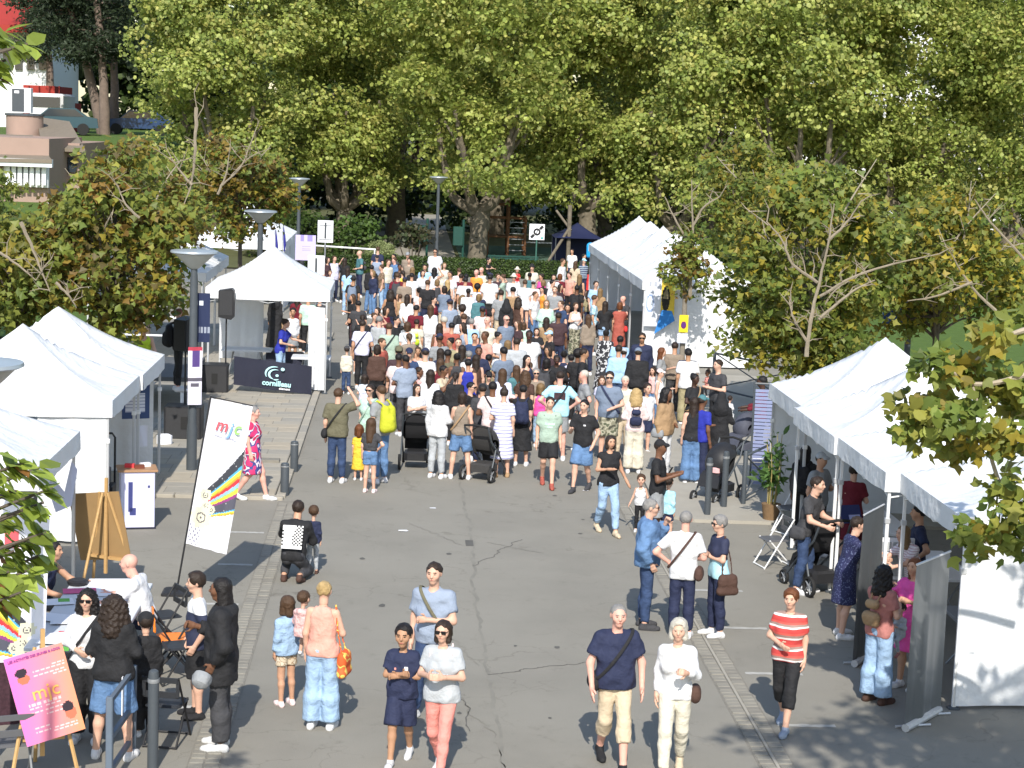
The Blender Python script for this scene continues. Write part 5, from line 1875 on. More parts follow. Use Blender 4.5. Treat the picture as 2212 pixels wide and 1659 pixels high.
def pattern_mat(kind):
    nm = 'pattern ' + kind
    if nm in MATS:
        return MATS[nm]
    m = bpy.data.materials.new(nm)
    m.use_nodes = True
    nt = m.node_tree
    p = nt.nodes['Principled BSDF']
    p.inputs['Roughness'].default_value = .8
    tc = nt.nodes.new('ShaderNodeTexCoord')
    rp = nt.nodes.new('ShaderNodeValToRGB')
    rp.color_ramp.interpolation = 'CONSTANT'
    spec = {
        'stripe_red': ('wave', 2.3, [(0, (.5, .05, .045)), (.42, (.72, .70, .68)), (.58, (.30, .20, .17)), (.8, (.58, .09, .07))]),
        'stripe_lilac': ('wave', 4.6, [(0, (.70, .70, .74)), (.62, (.34, .34, .58))]),
        'stripe_navy': ('wave', 4, [(0, (.03, .04, .09)), (.6, (.35, .42, .48))]),
        'stripe_pink': ('wave', 9, [(0, (.75, .70, .72)), (.65, (.5, .35, .4))]),
        'plaid': ('noise', 14, [(0, (.30, .52, .66)), (.5, (.62, .74, .78)), (.6, (.22, .42, .58))]),
        'navy_white': ('z', 0, [(0, (.02, .026, .06)), (.655, (.7, .7, .71))]),
        'aqua_navy': ('z', 0, [(0, (.42, .70, .80)), (.565, (.02, .025, .06))]),
        'camo': ('noise', 9, [(0, (.05, .05, .035)), (.43, (.20, .19, .13)), (.53, (.38, .36, .27)), (.6, (.09, .10, .06))]),
        'floral_bw': ('noise', 13, [(0, (.02, .02, .025)), (.54, (.55, .55, .56)), (.66, (.03, .03, .03))]),
        'floral_pink': ('noise', 6, [(0, (.55, .02, .10)), (.45, (.75, .60, .66)), (.52, (.05, .06, .22)), (.58, (.62, .03, .14))]),
        'floral_pale': ('noise', 16, [(0, (.70, .74, .80)), (.56, (.25, .36, .5)), (.66, (.7, .5, .55))]),
        'retro': ('noise', 8, [(0, (.65, .10, .02)), (.5, (.75, .55, .12)), (.57, (.68, .12, .03))]),
        'print_brown': ('noise', 18, [(0, (.16, .10, .06)), (.5, (.32, .22, .14)), (.6, (.10, .06, .04))]),
        'dots_navy': ('noise', 45, [(0, (.015, .018, .07)), (.62, (.10, .12, .22))]),
        'paisley': ('noise', 14, [(0, (.55, .46, .34)), (.5, (.30, .20, .12)), (.58, (.62, .54, .42))]),
    }[kind]
    if spec[0] == 'z':
        t = nt.nodes.new('ShaderNodeSeparateXYZ')
        nt.links.new(tc.outputs['Object'], t.inputs[0])
        mr = nt.nodes.new('ShaderNodeMapRange')
        mr.inputs['From Max'].default_value = 2
        nt.links.new(t.outputs['Z'], mr.inputs['Value'])
        nt.links.new(mr.outputs[0], rp.inputs[0])
    elif spec[0] == 'wave':
        t = nt.nodes.new('ShaderNodeTexWave')
        t.wave_type = 'BANDS'
        t.bands_direction = 'Z'
        t.wave_profile = 'SAW'
        t.inputs['Scale'].default_value = spec[1]
        t.inputs['Distortion'].default_value = 1.2
        t.inputs['Detail Scale'].default_value = 1.5
    else:
        t = nt.nodes.new('ShaderNodeTexNoise')
        t.inputs['Scale'].default_value = spec[1]
        t.inputs['Detail'].default_value = 1
    if spec[0] != 'z':
        nt.links.new(tc.outputs['Object'], t.inputs['Vector'])
        nt.links.new(t.outputs['Fac'], rp.inputs[0])
    e = rp.color_ramp.elements
    while len(e) < len(spec[2]):
        e.new(.5)
    for i, (pos, c) in enumerate(spec[2]):
        e[i].position = pos
        e[i].color = (*c, 1)
    nt.links.new(rp.outputs[0], p.inputs['Base Color'])
    MATS[nm] = m
    return m
def cmat(c):
    if c in CLO:
        return cloth_mat(c)
    return pattern_mat(c)
M_EYE = mat('dark eye', (.012, .010, .010), .3, .1, 9, linear=True)
M_LIP = mat('lip', (.34, .09, .08), .5, .1, 9, linear=True)
M_LENS = mat('dark lens', (.008, .008, .009), .15, .1, 9, spec=.6, linear=True)
M_SHOE = {}
BAGM = {}

def face_parts(S, o, key, shades, hairc):
    c, s = S['hc'], S['head']
    def eye():
        return MB().lathe([(.001, -.006), (.0075, -.002), (.0085, 0), (.0075, .002), (.001, .006)], 8).mesh('eye', True)
    def at_(x, y, z): return c + v3(x, y, z) * s
    if shades:
        def mk():
            mb = MB()
            for q in (1, -1):
                P = at_(q * .033, -.098, .008)
                mb.box(P, (.055 * s, .014 * s, .036 * s), bev=.004)
                mb.tube([at_(q * .062, -.09, .014), at_(q * .08, .01, .014)], .004 * s, 5)
            mb.tube([at_(-.01, -.101, .016), at_(.01, -.101, .016)], .004 * s, 5)
            return mb.mesh('sunglasses')
        obj('sunglasses', cached(('shades',) + key, mk), M_LENS, o)
    else:
        em = cached('eye', eye)
        for q in (1, -1):
            e = obj('eye', em, M_EYE, o)
            e.location = at_(q * .031, -.0895, .008)
            e.scale = (1.5 * s, .6 * s, .9 * s)
            b = obj('eyebrow', cached('brow', lambda: MB().box((0, 0, 0), (.034, .008, .006), bev=.002).mesh('eyebrow')), hairc, o)
            b.location = at_(q * .032, -.0935, .03)
            b.rotation_euler = (0, R(q * -5), 0)
            b.scale = (s, s, s)
    m = obj('mouth', cached('mouth', lambda: MB().tube([(-.022, .004, .001), (0, -.001, -.001), (.022, .004, .001)], [.002, .0045, .002], 6).mesh('mouth', True)), M_LIP, o)
    m.location = at_(0, -.0945, -.054)
    m.scale = (s, s, s)

def strap_mesh(S, key, side, g):
    def mk():
        T = S['T']
        pts = []
        for i in range(29):
            a = 2 * math.pi * i / 28
            x = side * (-.035 + (.165 + g * .8) * math.cos(a))
            z = 1.215 + (.252 + g * .5) * math.cos(a)
            y = (.128 + g) * math.sin(a)
            pts.append(T((x, y, z)))
        return MB().tube(pts, .017, 6, caps=False, flat=.35).mesh('strap', True)
    return cached(('strap', side, g) + key, mk)

def bag_mesh(S, key, kind, side, res):
    T = S['T']
    def mk():
        if kind == 'back':
            P = [(T((q * .065, .19, 1.34)), T((q * .075, .2, 1.02)), .08, .095, 1, False, .05) for q in (-1, 1)] + [(T((0, .25, 1.18)), T((0, .255, 1.04)), .09, .095, 1, False, .04)]
            for q in (1, -1):
                pp = [T((q * .09, .16, 1.43)), T((q * .115, .03, 1.48)), T((q * .125, -.10, 1.38)), T((q * .14, -.1, 1.2)), T((q * .165, .03, 1.05))]
                P += [(pp[i], pp[i + 1], .022, .022, 1, False, .01) for i in range(4)]
        elif kind == 'small':
            P = [(T((-.04, .18, 1.28)), T((.04, .18, 1.28)), .06, .06, 1), (T((-.06, .19, 1.12)), T((.06, .19, 1.12)), .07, .07, 1), (T((-.06, .18, 1.06)), T((.06, .18, 1.06)), .06, .06, 1)]
            for q in (1, -1):
                pp = [T((q * .05, .15, 1.33)), T((q * .09, .06, 1.48)), T((q * .115, -.08, 1.40)), T((q * .15, -.02, 1.15))]
                P += [(pp[i], pp[i + 1], .014, .014, 1, False, .01) for i in range(3)]
        elif kind == 'hip':
            P = [(T((side * .215, -.02, .97)), T((side * .215, .1, .97)), .04, .04, 1), (T((side * .22, -.03, .92)), T((side * .22, .11, .92)), .042, .042, 1), (T((side * .22, -.03, .87)), T((side * .22, .11, .87)), .045, .045, 1)]
        elif kind == 'tote':
            P = [(T((side * .27, -.06, .92)), T((side * .27, .12, .92)), .045, .045, 1), (T((side * .275, -.08, .72)), T((side * .275, .14, .72)), .06, .06, 1), (T((side * .27, -.06, .84)), T((side * .27, .12, .84)), .055, .055, 1)]
            pp = [T((side * .26, -.05, .95)), T((side * .2, -.03, 1.2)), T((side * .15, .01, 1.485)), T((side * .2, .08, 1.2)), T((side * .26, .1, .95))]
            P += [(pp[i], pp[i + 1], .013, .013, 1, False, .01) for i in range(4)]
        elif kind == 'belly':
            P = [(T((-.08, -.19, 1.0)), T((.08, -.19, 1.0)), .05, .05, 1)]
        return sdf_mesh('bag', P, max(.018, res * .8), .08 if kind in ('hip', 'tote', 'belly') else .03)
    return cached(('bag', kind, side, res) + key, mk)

PEOPLE = []
def person(px, py, hgt, head, hair, skin, top, bottom, shoes='white', pose='stand', arms=('down', 'down2'), build='m', res=.02, fat=0.0, shades=False, strap=None, bag=None, label=None, group=None, loose=0.0, at_pos=None, z0=0.0, headturn=0.0, name='person', tilt=0.0):
    """px,py: crown of the head in the photograph; hgt: height in metres"""
    fat = fat
    S = skeleton(build, pose, arms[0], arms[1])
    key = (build, pose, arms[0], arms[1])
    nom = S['top'] if pose not in ('carry',) else 1.75
    s = hgt / (skeleton(build, 'stand', 'down', 'down')['top'] if pose in ('sit', 'sitlean', 'crouch', 'carry', 'lean') else nom)
    if at_pos is None:
        p = at(px, py, S['top'] * s + z0)
        hc = S['hc'] * s
        a = R(head)
        p = p - Vector((hc[0] * math.cos(a) - hc[1] * math.sin(a), hc[0] * math.sin(a) + hc[1] * math.cos(a), 0))
    else:
        p = Vector(at_pos)
    p.z = z0
    hands = tuple('grip' if a in ('phone', 'hold', 'push', 'fold', 'face') else ('flat' if a in ('thigh', 'reach') else 'relax') for a in arms)
    sk = mat('skin ' + skin, SKIN[skin], .55, .10, 7, .05, 60, spec=.35, linear=True)
    o = obj(name, body_mesh(S, key, res, fat, hands if res < .02 else ('relax', 'relax')), sk)
    o.location = p
    o.scale = (s, s, s)
    o.rotation_euler = (tilt, 0, R(head))
    hk, hc_ = hair
    if hk in ('cap', 'capback', 'hat', 'hijab'):
        hm = cmat(hc_)
        obj({'cap': 'cap', 'capback': 'cap', 'hat': 'hat', 'hijab': 'headscarf'}[hk], hair_mesh(S, key, hk, res), hm, o)
        hairm = mat('hair dark', HAIRC['dark'], .55, .3, 40, .3, 120, linear=True)
        if hk != 'hijab':
            obj('hair', hair_mesh(S, key, 'crop', res), hairm, o)
    elif hk != 'bald':
        hairm = mat('hair ' + hc_, HAIRC[hc_], .5, .35, 35, .45, 90, linear=True)
        obj('hair', hair_mesh(S, key, hk, res), hairm, o)
    else:
        hairm = mat('hair grey', HAIRC['grey'], .5, .35, 35, .45, 90, linear=True)
    if top:
        obj({'dress': 'dress', 'longdress': 'dress', 'midi': 'dress', 'coat': 'coat', 'jacket': 'jacket', 'hood': 'hoodie'}.get(top[0], 'top'), top_mesh(S, key, top[0], res, fat, loose), cmat(top[1]), o)
    if bottom:
        obj({'shorts': 'shorts', 'hot': 'shorts', 'bermuda': 'shorts', 'skirt': 'skirt', 'midiskirt': 'skirt', 'longskirt': 'skirt'}.get(bottom[0], 'trousers'), bottom_mesh(S, key, bottom[0], res, fat), cmat(bottom[1]), o)
    if shoes:
        for i in (0, 1):
            obj('shoe', shoe_mesh(S, key, i, res), cmat(shoes), o)
    if res < .05:
        face_parts(S, o, key, shades, hairm)
    if strap:
        obj('strap', strap_mesh(S, key, strap[0], .018 + fat + loose), cmat(strap[1]), o)
    if bag:
        kind, side, c = bag
        obj({'back': 'backpack', 'small': 'backpack'}.get(kind, 'bag'), bag_mesh(S, key, kind, side, res), cmat(c), o)
    tag(o, label, 'person', group)
    PEOPLE.append((o, (px, py), dict(head=head, hair=hair, top=top, bottom=bottom, build=build, hgt=hgt, strap=strap, bag=bag, shades=shades, pose=pose, arms=arms)))
    return o
# ------------------------------------------------------------------ who stands where (crown of the head in enlarged crops of the photograph)
CROP = {'C1': (685.8, 521.2, .1488), 'C2': (960, 521.2, .1488), 'C3': (1207, 521.2, .1488), 'C4': (685.8, 740.6, .1488), 'C5': (960, 740.6, .1488), 'C6': (1234.4, 740.6, .1488),
        'Z4': (0, 553, .33333), 'Z5': (1474.7, 553, .33333), 'Z6': (0, 1106, .33333), 'Z7': (737.3, 1106, .33333), 'Z8': (1474.7, 1106, .33333), 'K': (1097.2, 850.3, .2356), 'V': (0, 0, 1)}
NAMEC = {'darkdenim': 'dark denim', 'lightdenim': 'light denim', 'skyblue': 'sky blue', 'bluegrey': 'blue grey', 'lightgrey': 'light grey', 'palepink': 'pale pink', 'hotpink': 'hot pink', 'neon': 'neon yellow', 'lime': 'lime yellow', 'royal': 'royal blue', 'steel': 'steel blue',
         'stripe_red': 'red and white striped', 'stripe_lilac': 'lilac striped', 'stripe_navy': 'navy striped', 'stripe_pink': 'pink striped', 'plaid': 'blue plaid', 'camo': 'camouflage', 'floral_bw': 'black and white floral', 'floral_pink': 'pink floral', 'floral_pale': 'pale floral', 'retro': 'orange patterned', 'navy_white': 'navy and white', 'aqua_navy': 'navy and aqua', 'print_brown': 'brown printed', 'dots_navy': 'dark blue dotted', 'paisley': 'beige patterned'}
NAMET = {'tee': 'tee', 'tank': 'tank top', 'long': 'long sleeved top', 'polo': 'polo shirt', 'shirt': 'shirt', 'crop': 'cropped top', 'coat': 'coat', 'hood': 'hoodie', 'jacket': 'jacket', 'tunic': 'tunic', 'dress': 'dress', 'longdress': 'long dress', 'midi': 'long dress', 'vest': 'vest', 'sleeveless': 'sleeveless top',
         'jeans': 'trousers', 'slim': 'slim trousers', 'wide': 'wide trousers', 'loose': 'loose trousers', 'capri': 'cropped trousers', 'shorts': 'shorts', 'hot': 'short shorts', 'bermuda': 'knee length shorts', 'skirt': 'skirt', 'midiskirt': 'midi skirt', 'longskirt': 'long skirt'}
GROUPC = 'people in the crowd'
def face_word(h):
    h = (h + 180) % 360 - 180
    if abs(h) < 38: return 'facing the viewer'
    if abs(h) > 142: return 'seen from behind'
    return 'turned to the right' if h > 0 else 'turned to the left'
def P(crop, x, y, hgt, head, hair, skin, top, bottom=None, build='m', pose='stand', arms='down down2', shoes='white', label=None, group=GROUPC, **k):
    ox, oy, s = CROP[crop]
    px, py = ox + x * s, oy + y * s
    res = k.pop('res', None)
    if res is None:
        res = .042 if py < 690 else (.031 if py < 1000 else .0195)
    hk = hair.split()
    t = tuple(top.split()) if top else None
    b = tuple(bottom.split()) if bottom else None
    tk = {'strap': k.get('strap'), 'bag': k.get('bag')}
    o = person(px, py, hgt * (1.0 if k.get('at_pos') is not None or pose in ('carry',) else 1.035), head, (hk[0], hk[1] if len(hk) > 1 else 'dark'), skin, t, b, shoes, pose, tuple(arms.split()), build, res, label=label, group=group, **k)
    if not label:
        d = []
        nm = lambda q: (NAMEC.get(q[1], q[1]) + ' ' + NAMET[q[0]]).replace('denim trousers', 'jeans').replace('denim slim trousers', 'slim jeans').replace('denim wide trousers', 'wide jeans')
        d = nm(t)
        if b and not (tk['bag'] and tk['strap']): d += ' and ' + nm(b)
        ex = ''
        if tk['bag']: ex = ', ' + NAMEC.get(tk['bag'][2], tk['bag'][2]) + (' backpack' if tk['bag'][0] in ('back', 'small') else ' bag')
        elif tk['strap']: ex = ', ' + NAMEC.get(tk['strap'][1], tk['strap'][1]) + ' shoulder strap'
        if hk[0] in ('cap', 'capback', 'hat'): ex = ', ' + NAMEC.get(hk[1], hk[1]) + (' hat' if hk[0] == 'hat' else ' cap') + ex
        o['label'] = ('person' if hgt > 1.42 else 'small person') + ' in ' + d + ex + ', ' + face_word(head)
    return o

# --- nearest people
FG = 'people in the foreground'
F = dict(group=FG)
coat = P('Z6', 1430, 425, 1.86, -95, 'dread black', 'brown', 'coat black', 'loose charcoal', arms='pocket phone', shoes='silver', label='person in long black coat and black trousers holding a grey cap, lower left', loose=.012, **F)
P('Z6', 1270, 395, 1.65, -80, 'fluff dark', 'fair', 'tee navy_white', 'bermuda black', build='m', arms='pocket pocket', shoes='black', label='person in navy and white tee and black shorts beside the long coat', **F)
P('Z6', 565, 505, 1.66, -5, 'curly black', 'fair', 'long white', 'loose black', build='f', arms='reach belly', shades=True, strap=(1, 'black'), label='person in white blouse and sunglasses leaning over the stall table', **F)
P('Z6', 745, 535, 1.74, 172, 'bigcurl dark', 'fair', 'jacket black', 'bermuda denim', build='f', pose='wide', arms='belly belly', label='person in black jacket and denim shorts seen from behind at the stall', **F)
P('Z6', 945, 650, 1.36, -165, 'cap black', 'fair', 'jacket black', 'loose black', build='k', arms='belly down', label='small person in black cap and black jacket with white print', **F)
P('Z6', 835, 270, 1.78, -100, 'bald grey', 'pink', 'polo white', 'jeans navy', pose='sitlean', arms='reach reach', label='seated person in white polo shirt reaching across the stall table', **F)
P('Z6', 352, 190, 1.74, 75, 'short black', 'tan', 'vest navy', 'jeans charcoal', pose='sitlean', arms='reach lap', label='seated person in dark vest writing behind the left edge banner', **F)
kn_ = P('Z6', 1935, -75, 1.76, 170, 'short dark', 'tan', 'long black', 'jeans charcoal', pose='crouch', arms='reach lap', shoes='brown', label='kneeling person in black sweatshirt with a white print on the back', **F)
P('Z6', 2035, -45, 1.03, 175, 'short brown', 'fair', 'long navy', 'slim lightgrey', build='t', arms='hip down', shoes='brown', label='small person in navy top and light grey leggings beside the kneeling one', **F)
P('Z6', 1862, 540, 1.29, -150, 'bob brown', 'tan', 'jacket lightdenim', 'hot paisley', build='k', arms='down belly', shoes='palepink', label='small person in denim jacket and patterned shorts, lower left', **F)
P('Z6', 2105, 450, 1.66, 165, 'bun blond', 'fair', 'tank salmon', 'wide lightdenim', build='f', pose='stand', arms='down hold', bag=('tote', -1, 'retro'), label='person in salmon top and wide pale blue jeans carrying a child', **F)
c_ = at(668, 1285, 1.36)
P('Z6', 2005, 540, .98, 150, 'short brown', 'fair', 'hood pink', 'hot palepink', build='t', pose='carry', arms='hold hold', at_pos=(c_.x - .06, c_.y - .16, 0), z0=.47, label='small person in pink hoodie carried on an arm', **F)
P('Z7', 603, 330, 1.8, -15, 'short dark', 'fair', 'polo steel', 'jeans darkdenim', arms='fold down', pose='contra', strap=(-1, 'olive'), label='person in steel blue polo shirt with an olive strap across the chest', fat=.008, **F)
P('Z7', 405, 725, 1.5, -12, 'short black', 'olive', 'tee navy', 'bermuda navy', build='k', pose='walk2', arms='fold fold2', label='person in navy tee and navy shorts with folded arms', loose=.01, **F)
P('Z7', 662, 705, 1.67, -18, 'bob dark', 'fair', 'tee lightgrey', 'slim coral', build='f', pose='walk', arms='hold hold', shades=True, label='person in light grey tee and coral pink trousers with sunglasses', fat=.008, bag=('small', 1, 'palepink'), **F)
P('Z7', 1800, 600, 1.76, 5, 'crop grey', 'pink', 'tee navy', 'capri beige', pose='walk', arms='thigh thigh', shoes='black', label='person in navy tee and beige cropped trousers walking towards the viewer', fat=.012, strap=(1, 'black'), bag=('hip', -1, 'black'), loose=.012, **F)
P('Z7', 2190, 700, 1.66, -10, 'bobfluff white', 'fair', 'long white', 'jeans cream', build='f', pose='walk2', arms='phone down', label='person in white top and cream trousers with a brown shoulder bag', bag=('hip', 1, 'brown'), shoes='beige', **F)
P('V', 1408, 1078, 1.78, 85, 'short grey', 'fair', 'jacket denim', 'jeans darkdenim', arms='face pocket', loose=.022, shades=True, shoes='charcoal', label='person in blue denim jacket and jeans touching the face', **F)
P('V', 1483, 1103, 1.72, 165, 'crop grey', 'pink', 'shirt white', 'jeans navy', arms='hip belly', strap=(-1, 'brown'), bag=('hip', -1, 'brown'), label='person in white shirt and navy trousers with a small brown bag', **F)
P('V', 1555, 1115, 1.64, -75, 'fluff grey', 'fair', 'tee aqua_navy', 'jeans navy', build='f', arms='fold fold2', shades=True, bag=('tote', 1, 'brown'), label='person in navy and aqua top with folded arms and brown bag', **F)
nv = P('Z8', 705, 505, 1.62, -25, 'fluff auburn', 'fair', 'tee stripe_red', 'capri black', build='f', pose='walk', arms='down belly', label='person in red and white striped tee and black cropped trousers', shoes='steel', fat=.012, **F)
P('Z8', 1315, 345, 1.68, 125, 'curly black', 'fair', 'tee rose', 'wide lightdenim', build='f', arms='face hold', label='person in rose tee and jeans with a baby in a carrier', shoes='brown', bag=('small', 1, 'tan'), **F)
b_ = at(1945, 1330, 1.05)
P('Z8', 1440, 480, .8, -60, 'short dark', 'fair', 'long lightgrey', 'slim lightgrey', build='t', pose='carry', arms='hold hold', at_pos=(b_.x + .05, b_.y + .15, 0), z0=.38, shoes='rose', label='baby in grey sitting in the carrier of the person in rose tee', **F)
P('Z8', 1505, 300, 1.64, -50, 'long auburn', 'tan', 'tee hotpink', 'skirt hotpink', build='f', arms='phone reach', label='person in hot pink top behind the nearest roller banner', **F)
P('Z8', 1140, 30, 1.66, 95, 'short dark', 'fair', 'dress dots_navy', None, build='f', pose='stoop', arms='reach reach', label='person in sleeveless dark blue dotted dress leaning to the table', **F)
P('Z8', 1430, 90, 1.62, -70, 'long light', 'fair', 'shirt stripe_pink', 'jeans charcoal', build='f', pose='lean', arms='reach reach', label='person in pink striped shirt bending under the second right tent', **F)
P('V', 1768, 1030, 1.76, 55, 'short dark', 'fair', 'tee charcoal', 'jeans darkdenim', pose='stoop', arms='push push', bag=('hip', -1, 'charcoal'), label='bending person in charcoal tee with a dark bag, right tents', **F)
P('V', 1776, 978, 1.7, 40, 'cap lightgrey', 'tan', 'tee grey', 'jeans black', arms='phone down', label='person with grey cap and grey tee under the right tents', **F)
P('V', 1742, 962, 1.68, 150, 'long black', 'brown', 'long black', 'loose black', build='f', bag=('back', 1, 'black'), label='person in black with long black hair and backpack under the right tents', **F)
P('V', 1846, 1003, 1.66, 160, 'bun dark', 'fair', 'dress maroon', None, build='f', arms='hold hold', label='person in maroon dress at the back of the right tents', **F)
P('V', 1985, 1090, 1.72, -100, 'short black', 'tan', 'tee navy', 'jeans black', arms='hip down', label='person in navy tee in the shade of the second right tent', **F)

# --- front line of the crowd
P('C4', 310, 655, 1.77, 165, 'short brown', 'fair', 'tee olive', 'jeans darkdenim', arms='down up', strap=(-1, 'black'), bag=('hip', 1, 'black'), loose=.012)
P('C4', 610, 1180, 1.06, 175, 'bob auburn', 'fair', 'midi yellow', None, build='t')
P('C4', 785, 1085, 1.37, 165, 'long brown', 'fair', 'crop charcoal', 'hot denim', build='k', arms='down hip', shoes='palepink')
P('C4', 925, 610, 1.84, -140, 'crop brown', 'fair', 'tee grey', 'jeans denim', arms='down belly', shades=True, bag=('back', 1, 'lime'))
P('C4', 760, 605, 1.68, -20, 'short dark', 'fair', 'tee mint', 'jeans sage', build='f', arms='face down', shades=True, strap=(1, 'sage'))
P('C4', 1185, 45, 1.8, 180, 'capback olive', 'fair', 'tee plum', 'bermuda cream', arms='down down')
P('C4', 430, 45, 1.19, 175, 'cap charcoal', 'fair', 'long cream', 'jeans darkdenim', build='k')
P('C4', 690, 450, 1.18, 180, 'bob dark', 'fair', 'tee floral_pale', 'hot lightdenim', build='k', arms='hold hold')
P('C4', 1450, 600, 1.50, 25, 'long dark', 'fair', 'tee white', 'jeans black', build='f', arms='fold fold2')
P('C4', 1645, 385, 1.68, 170, 'long dark', 'tan', 'long white', 'jeans lightgrey', build='f')
P('C4', 1770, 690, 1.68, 150, 'curly black', 'tan', 'hood white', 'jeans lightgrey', build='f', arms='down push')
P('C5', 265, 700, 1.68, 175, 'bob dark', 'fair', 'tank taupe', 'shorts denim', build='f', pose='wide', arms='push down', strap=(-1, 'tan'))
P('C5', 705, 555, 1.78, 178, 'crop black', 'brown', 'tee palepink', 'jeans white', arms='belly hip', strap=(1, 'black'))
P('C5', 870, 655, 1.72, 178, 'topbun dark', 'fair', 'midi stripe_lilac', None, build='f', arms='belly down', shoes='tan')
P('C5', 990, 760, 1.3, 170, 'cap pink', 'fair', 'tee palepink', 'skirt black', build='k')
P('C5', 1150, 610, 1.62, 170, 'short black', 'fair', 'tee black', 'midiskirt black', build='f', bag=('back', 1, 'navy'))
P('C5', 1540, 785, 1.7, 0, 'short dark', 'fair', 'tee sage', 'shorts black', pose='walk', arms='down down', shoes='rust', bag=('small', 1, 'black'), label='person in sage green tee, black shorts and dark backpack straps walking to the viewer')
P('C6', 190, 825, 1.72, -25, 'short black', 'fair', 'tee black', 'bermuda denim', pose='walk2', arms='pocket phone', shoes='charcoal')
P('K', 945, 385, 1.66, 15, 'bob dark', 'tan', 'sleeveless black', 'jeans lightdenim', build='f', pose='walk', arms='hand hold', shoes='beige', label='person in black sleeveless top and light jeans holding a small hand')
P('K', 1225, 738, .99, -10, 'pony brown', 'fair', 'tank white', 'slim black', build='t', arms='hand hand', label='small person in white tank top held by the hand')
P('K', 1405, 425, 1.76, 70, 'cap black', 'brown', 'tee black', 'bermuda grey', arms='phone phone', label='person in black cap and black tee looking at a phone')
P('K', 1480, 760, 1.15, 150, 'short dark', 'fair', 'long aqua', 'hot navy', build='k', label='small person in aqua top half hidden behind the black cap')
P('C6', 945, 660, 1.68, 178, 'curly blond', 'fair', 'long palepink', 'wide cream', build='f', arms='belly belly', bag=('small', 1, 'navy'), label='person in pale pink jacket and cream trousers with a navy backpack')
P('C6', 1400, 655, 1.8, 55, 'curly black', 'brown', 'jacket tan', 'loose white', arms='belly down', bag=('hip', -1, 'grey'))
P('C6', 1790, 785, 1.7, 172, 'long dark', 'fair', 'tank black', 'wide denim', build='f', arms='down down')
P('C6', 1912, 760, 1.74, 130, 'cap teal', 'brown', 'polo royal', 'jeans navy', arms='fold down')
P('V', 1560, 846, 1.72, 165, 'hijab black', 'tan', 'longdress black', None, build='f', arms='hold hold', label='person in long black dress and headscarf holding a baby')
b_ = at(1577, 850, 1.5)
P('V', 1577, 850, .72, 150, 'short dark', 'fair', 'long white', 'slim white', build='t', pose='carry', arms='hold hold', at_pos=(b_.x, b_.y - .02, 0), z0=.74, label='baby in white carried by the person in long black dress')
P('C6', 1800, 450, 1.7, 40, 'bun black', 'dark', 'tee black', 'jeans black', build='f', arms='hold belly', strap=(1, 'tan'))
P('C6', 2130, 242, 1.82, -60, 'short dark', 'fair', 'tee charcoal', 'jeans black', arms='hold hold')
b_ = at(1530, 800, 1.4)
P('C6', 1965, 390, .8, -60, 'topbun dark', 'brown', 'tee coral', 'slim black', build='t', pose='carry', arms='hold hold', at_pos=(b_.x, b_.y, 0), z0=.62, label='small person in coral carried in front of the barrier')
P('V', 1646, 812, 1.78, -100, 'short black', 'dark', 'long maroon', 'jeans black', arms='push push', label='person in maroon pushing a grey stroller beside the slatted panel')

# --- right part of the crowd
P('C6', 1702, 85, 1.78, 178, 'crop black', 'olive', 'tee white', 'loose khaki', arms='down down2', loose=.012, label='person in plain white tee and khaki trousers under the yellow tree sign')
P('C3', 1690, 1458, 1.76, 170, 'crop dark', 'tan', 'tee taupe', 'jeans charcoal')
P('C3', 1880, 1550, 1.7, 175, 'short black', 'tan', 'tee navy', 'jeans black')
P('C6', 1322, 68, 1.66, 80, 'long auburn', 'fair', 'tee grey', 'jeans denim', build='f', arms='phone down')
P('C3', 1215, 1330, 1.84, -10, 'short dark', 'olive', 'jacket navy', 'jeans navy', shades=True, arms='down pocket', label='person in navy jacket over white collar with sunglasses by the posters')
P('C6', 972, 75, 1.76, 172, 'cap bluegrey', 'fair', 'long black', 'jeans black', loose=.015)
P('C6', 765, 80, 1.64, 160, 'cap lightgrey', 'pink', 'tee lightgrey', 'jeans white', build='f')
P('C6', 690, 30, 1.74, 170, 'short dark', 'tan', 'long skyblue', 'jeans darkdenim')
P('C6', 1295, 380, 1.52, 75, 'cap palepink', 'fair', 'tank white', 'jeans denim', build='f', arms='phone down')
P('C6', 1190, 345, 1.2, -40, 'bob dark', 'fair', 'tee pink', 'hot denim', build='k')
P('C6', 1110, 580, 1.5, 20, 'short dark', 'fair', 'tee white', 'shorts navy', build='k')
P('C6', 785, 475, 1.72, 0, 'crop white', 'pink', 'shirt cream', 'jeans beige', arms='belly down')
P('C6', 560, 412, 1.86, -8, 'short dark', 'fair', 'tee bluegrey', 'bermuda camo', arms='belly down', shades=True, strap=(-1, 'navy'), fat=.012)
P('C6', 445, 480, 1.3, 0, 'bob brown', 'fair', 'tee lilac', 'jeans denim', build='k')
P('C5', 2025, 392, 1.72, -85, 'crop white', 'pink', 'polo grey', 'jeans charcoal', arms='pocket pocket', fat=.012)
P('C5', 2035, 78, 1.82, 85, 'short dark', 'olive', 'tee black', 'jeans beige', arms='pocket down', fat=.008)
P('C5', 1940, 100, 1.7, 170, 'afro black', 'brown', 'tee black', 'jeans black')
P('C5', 1685, 398, 1.84, 178, 'crop dark', 'pink', 'tee aqua', 'shorts grey', arms='hip hip', strap=(-1, 'black'), fat=.012)
P('C5', 1400, 580, 1.36, 178, 'bob light', 'fair', 'tank hotpink', 'jeans lightdenim', build='k')
P('C5', 1335, 368, 1.62, 0, 'short grey', 'fair', 'tee taupe', 'jeans charcoal', build='f', shades=True)
P('C5', 1185, 400, 1.64, 160, 'curly brown', 'fair', 'tee brown', 'jeans black', build='f')
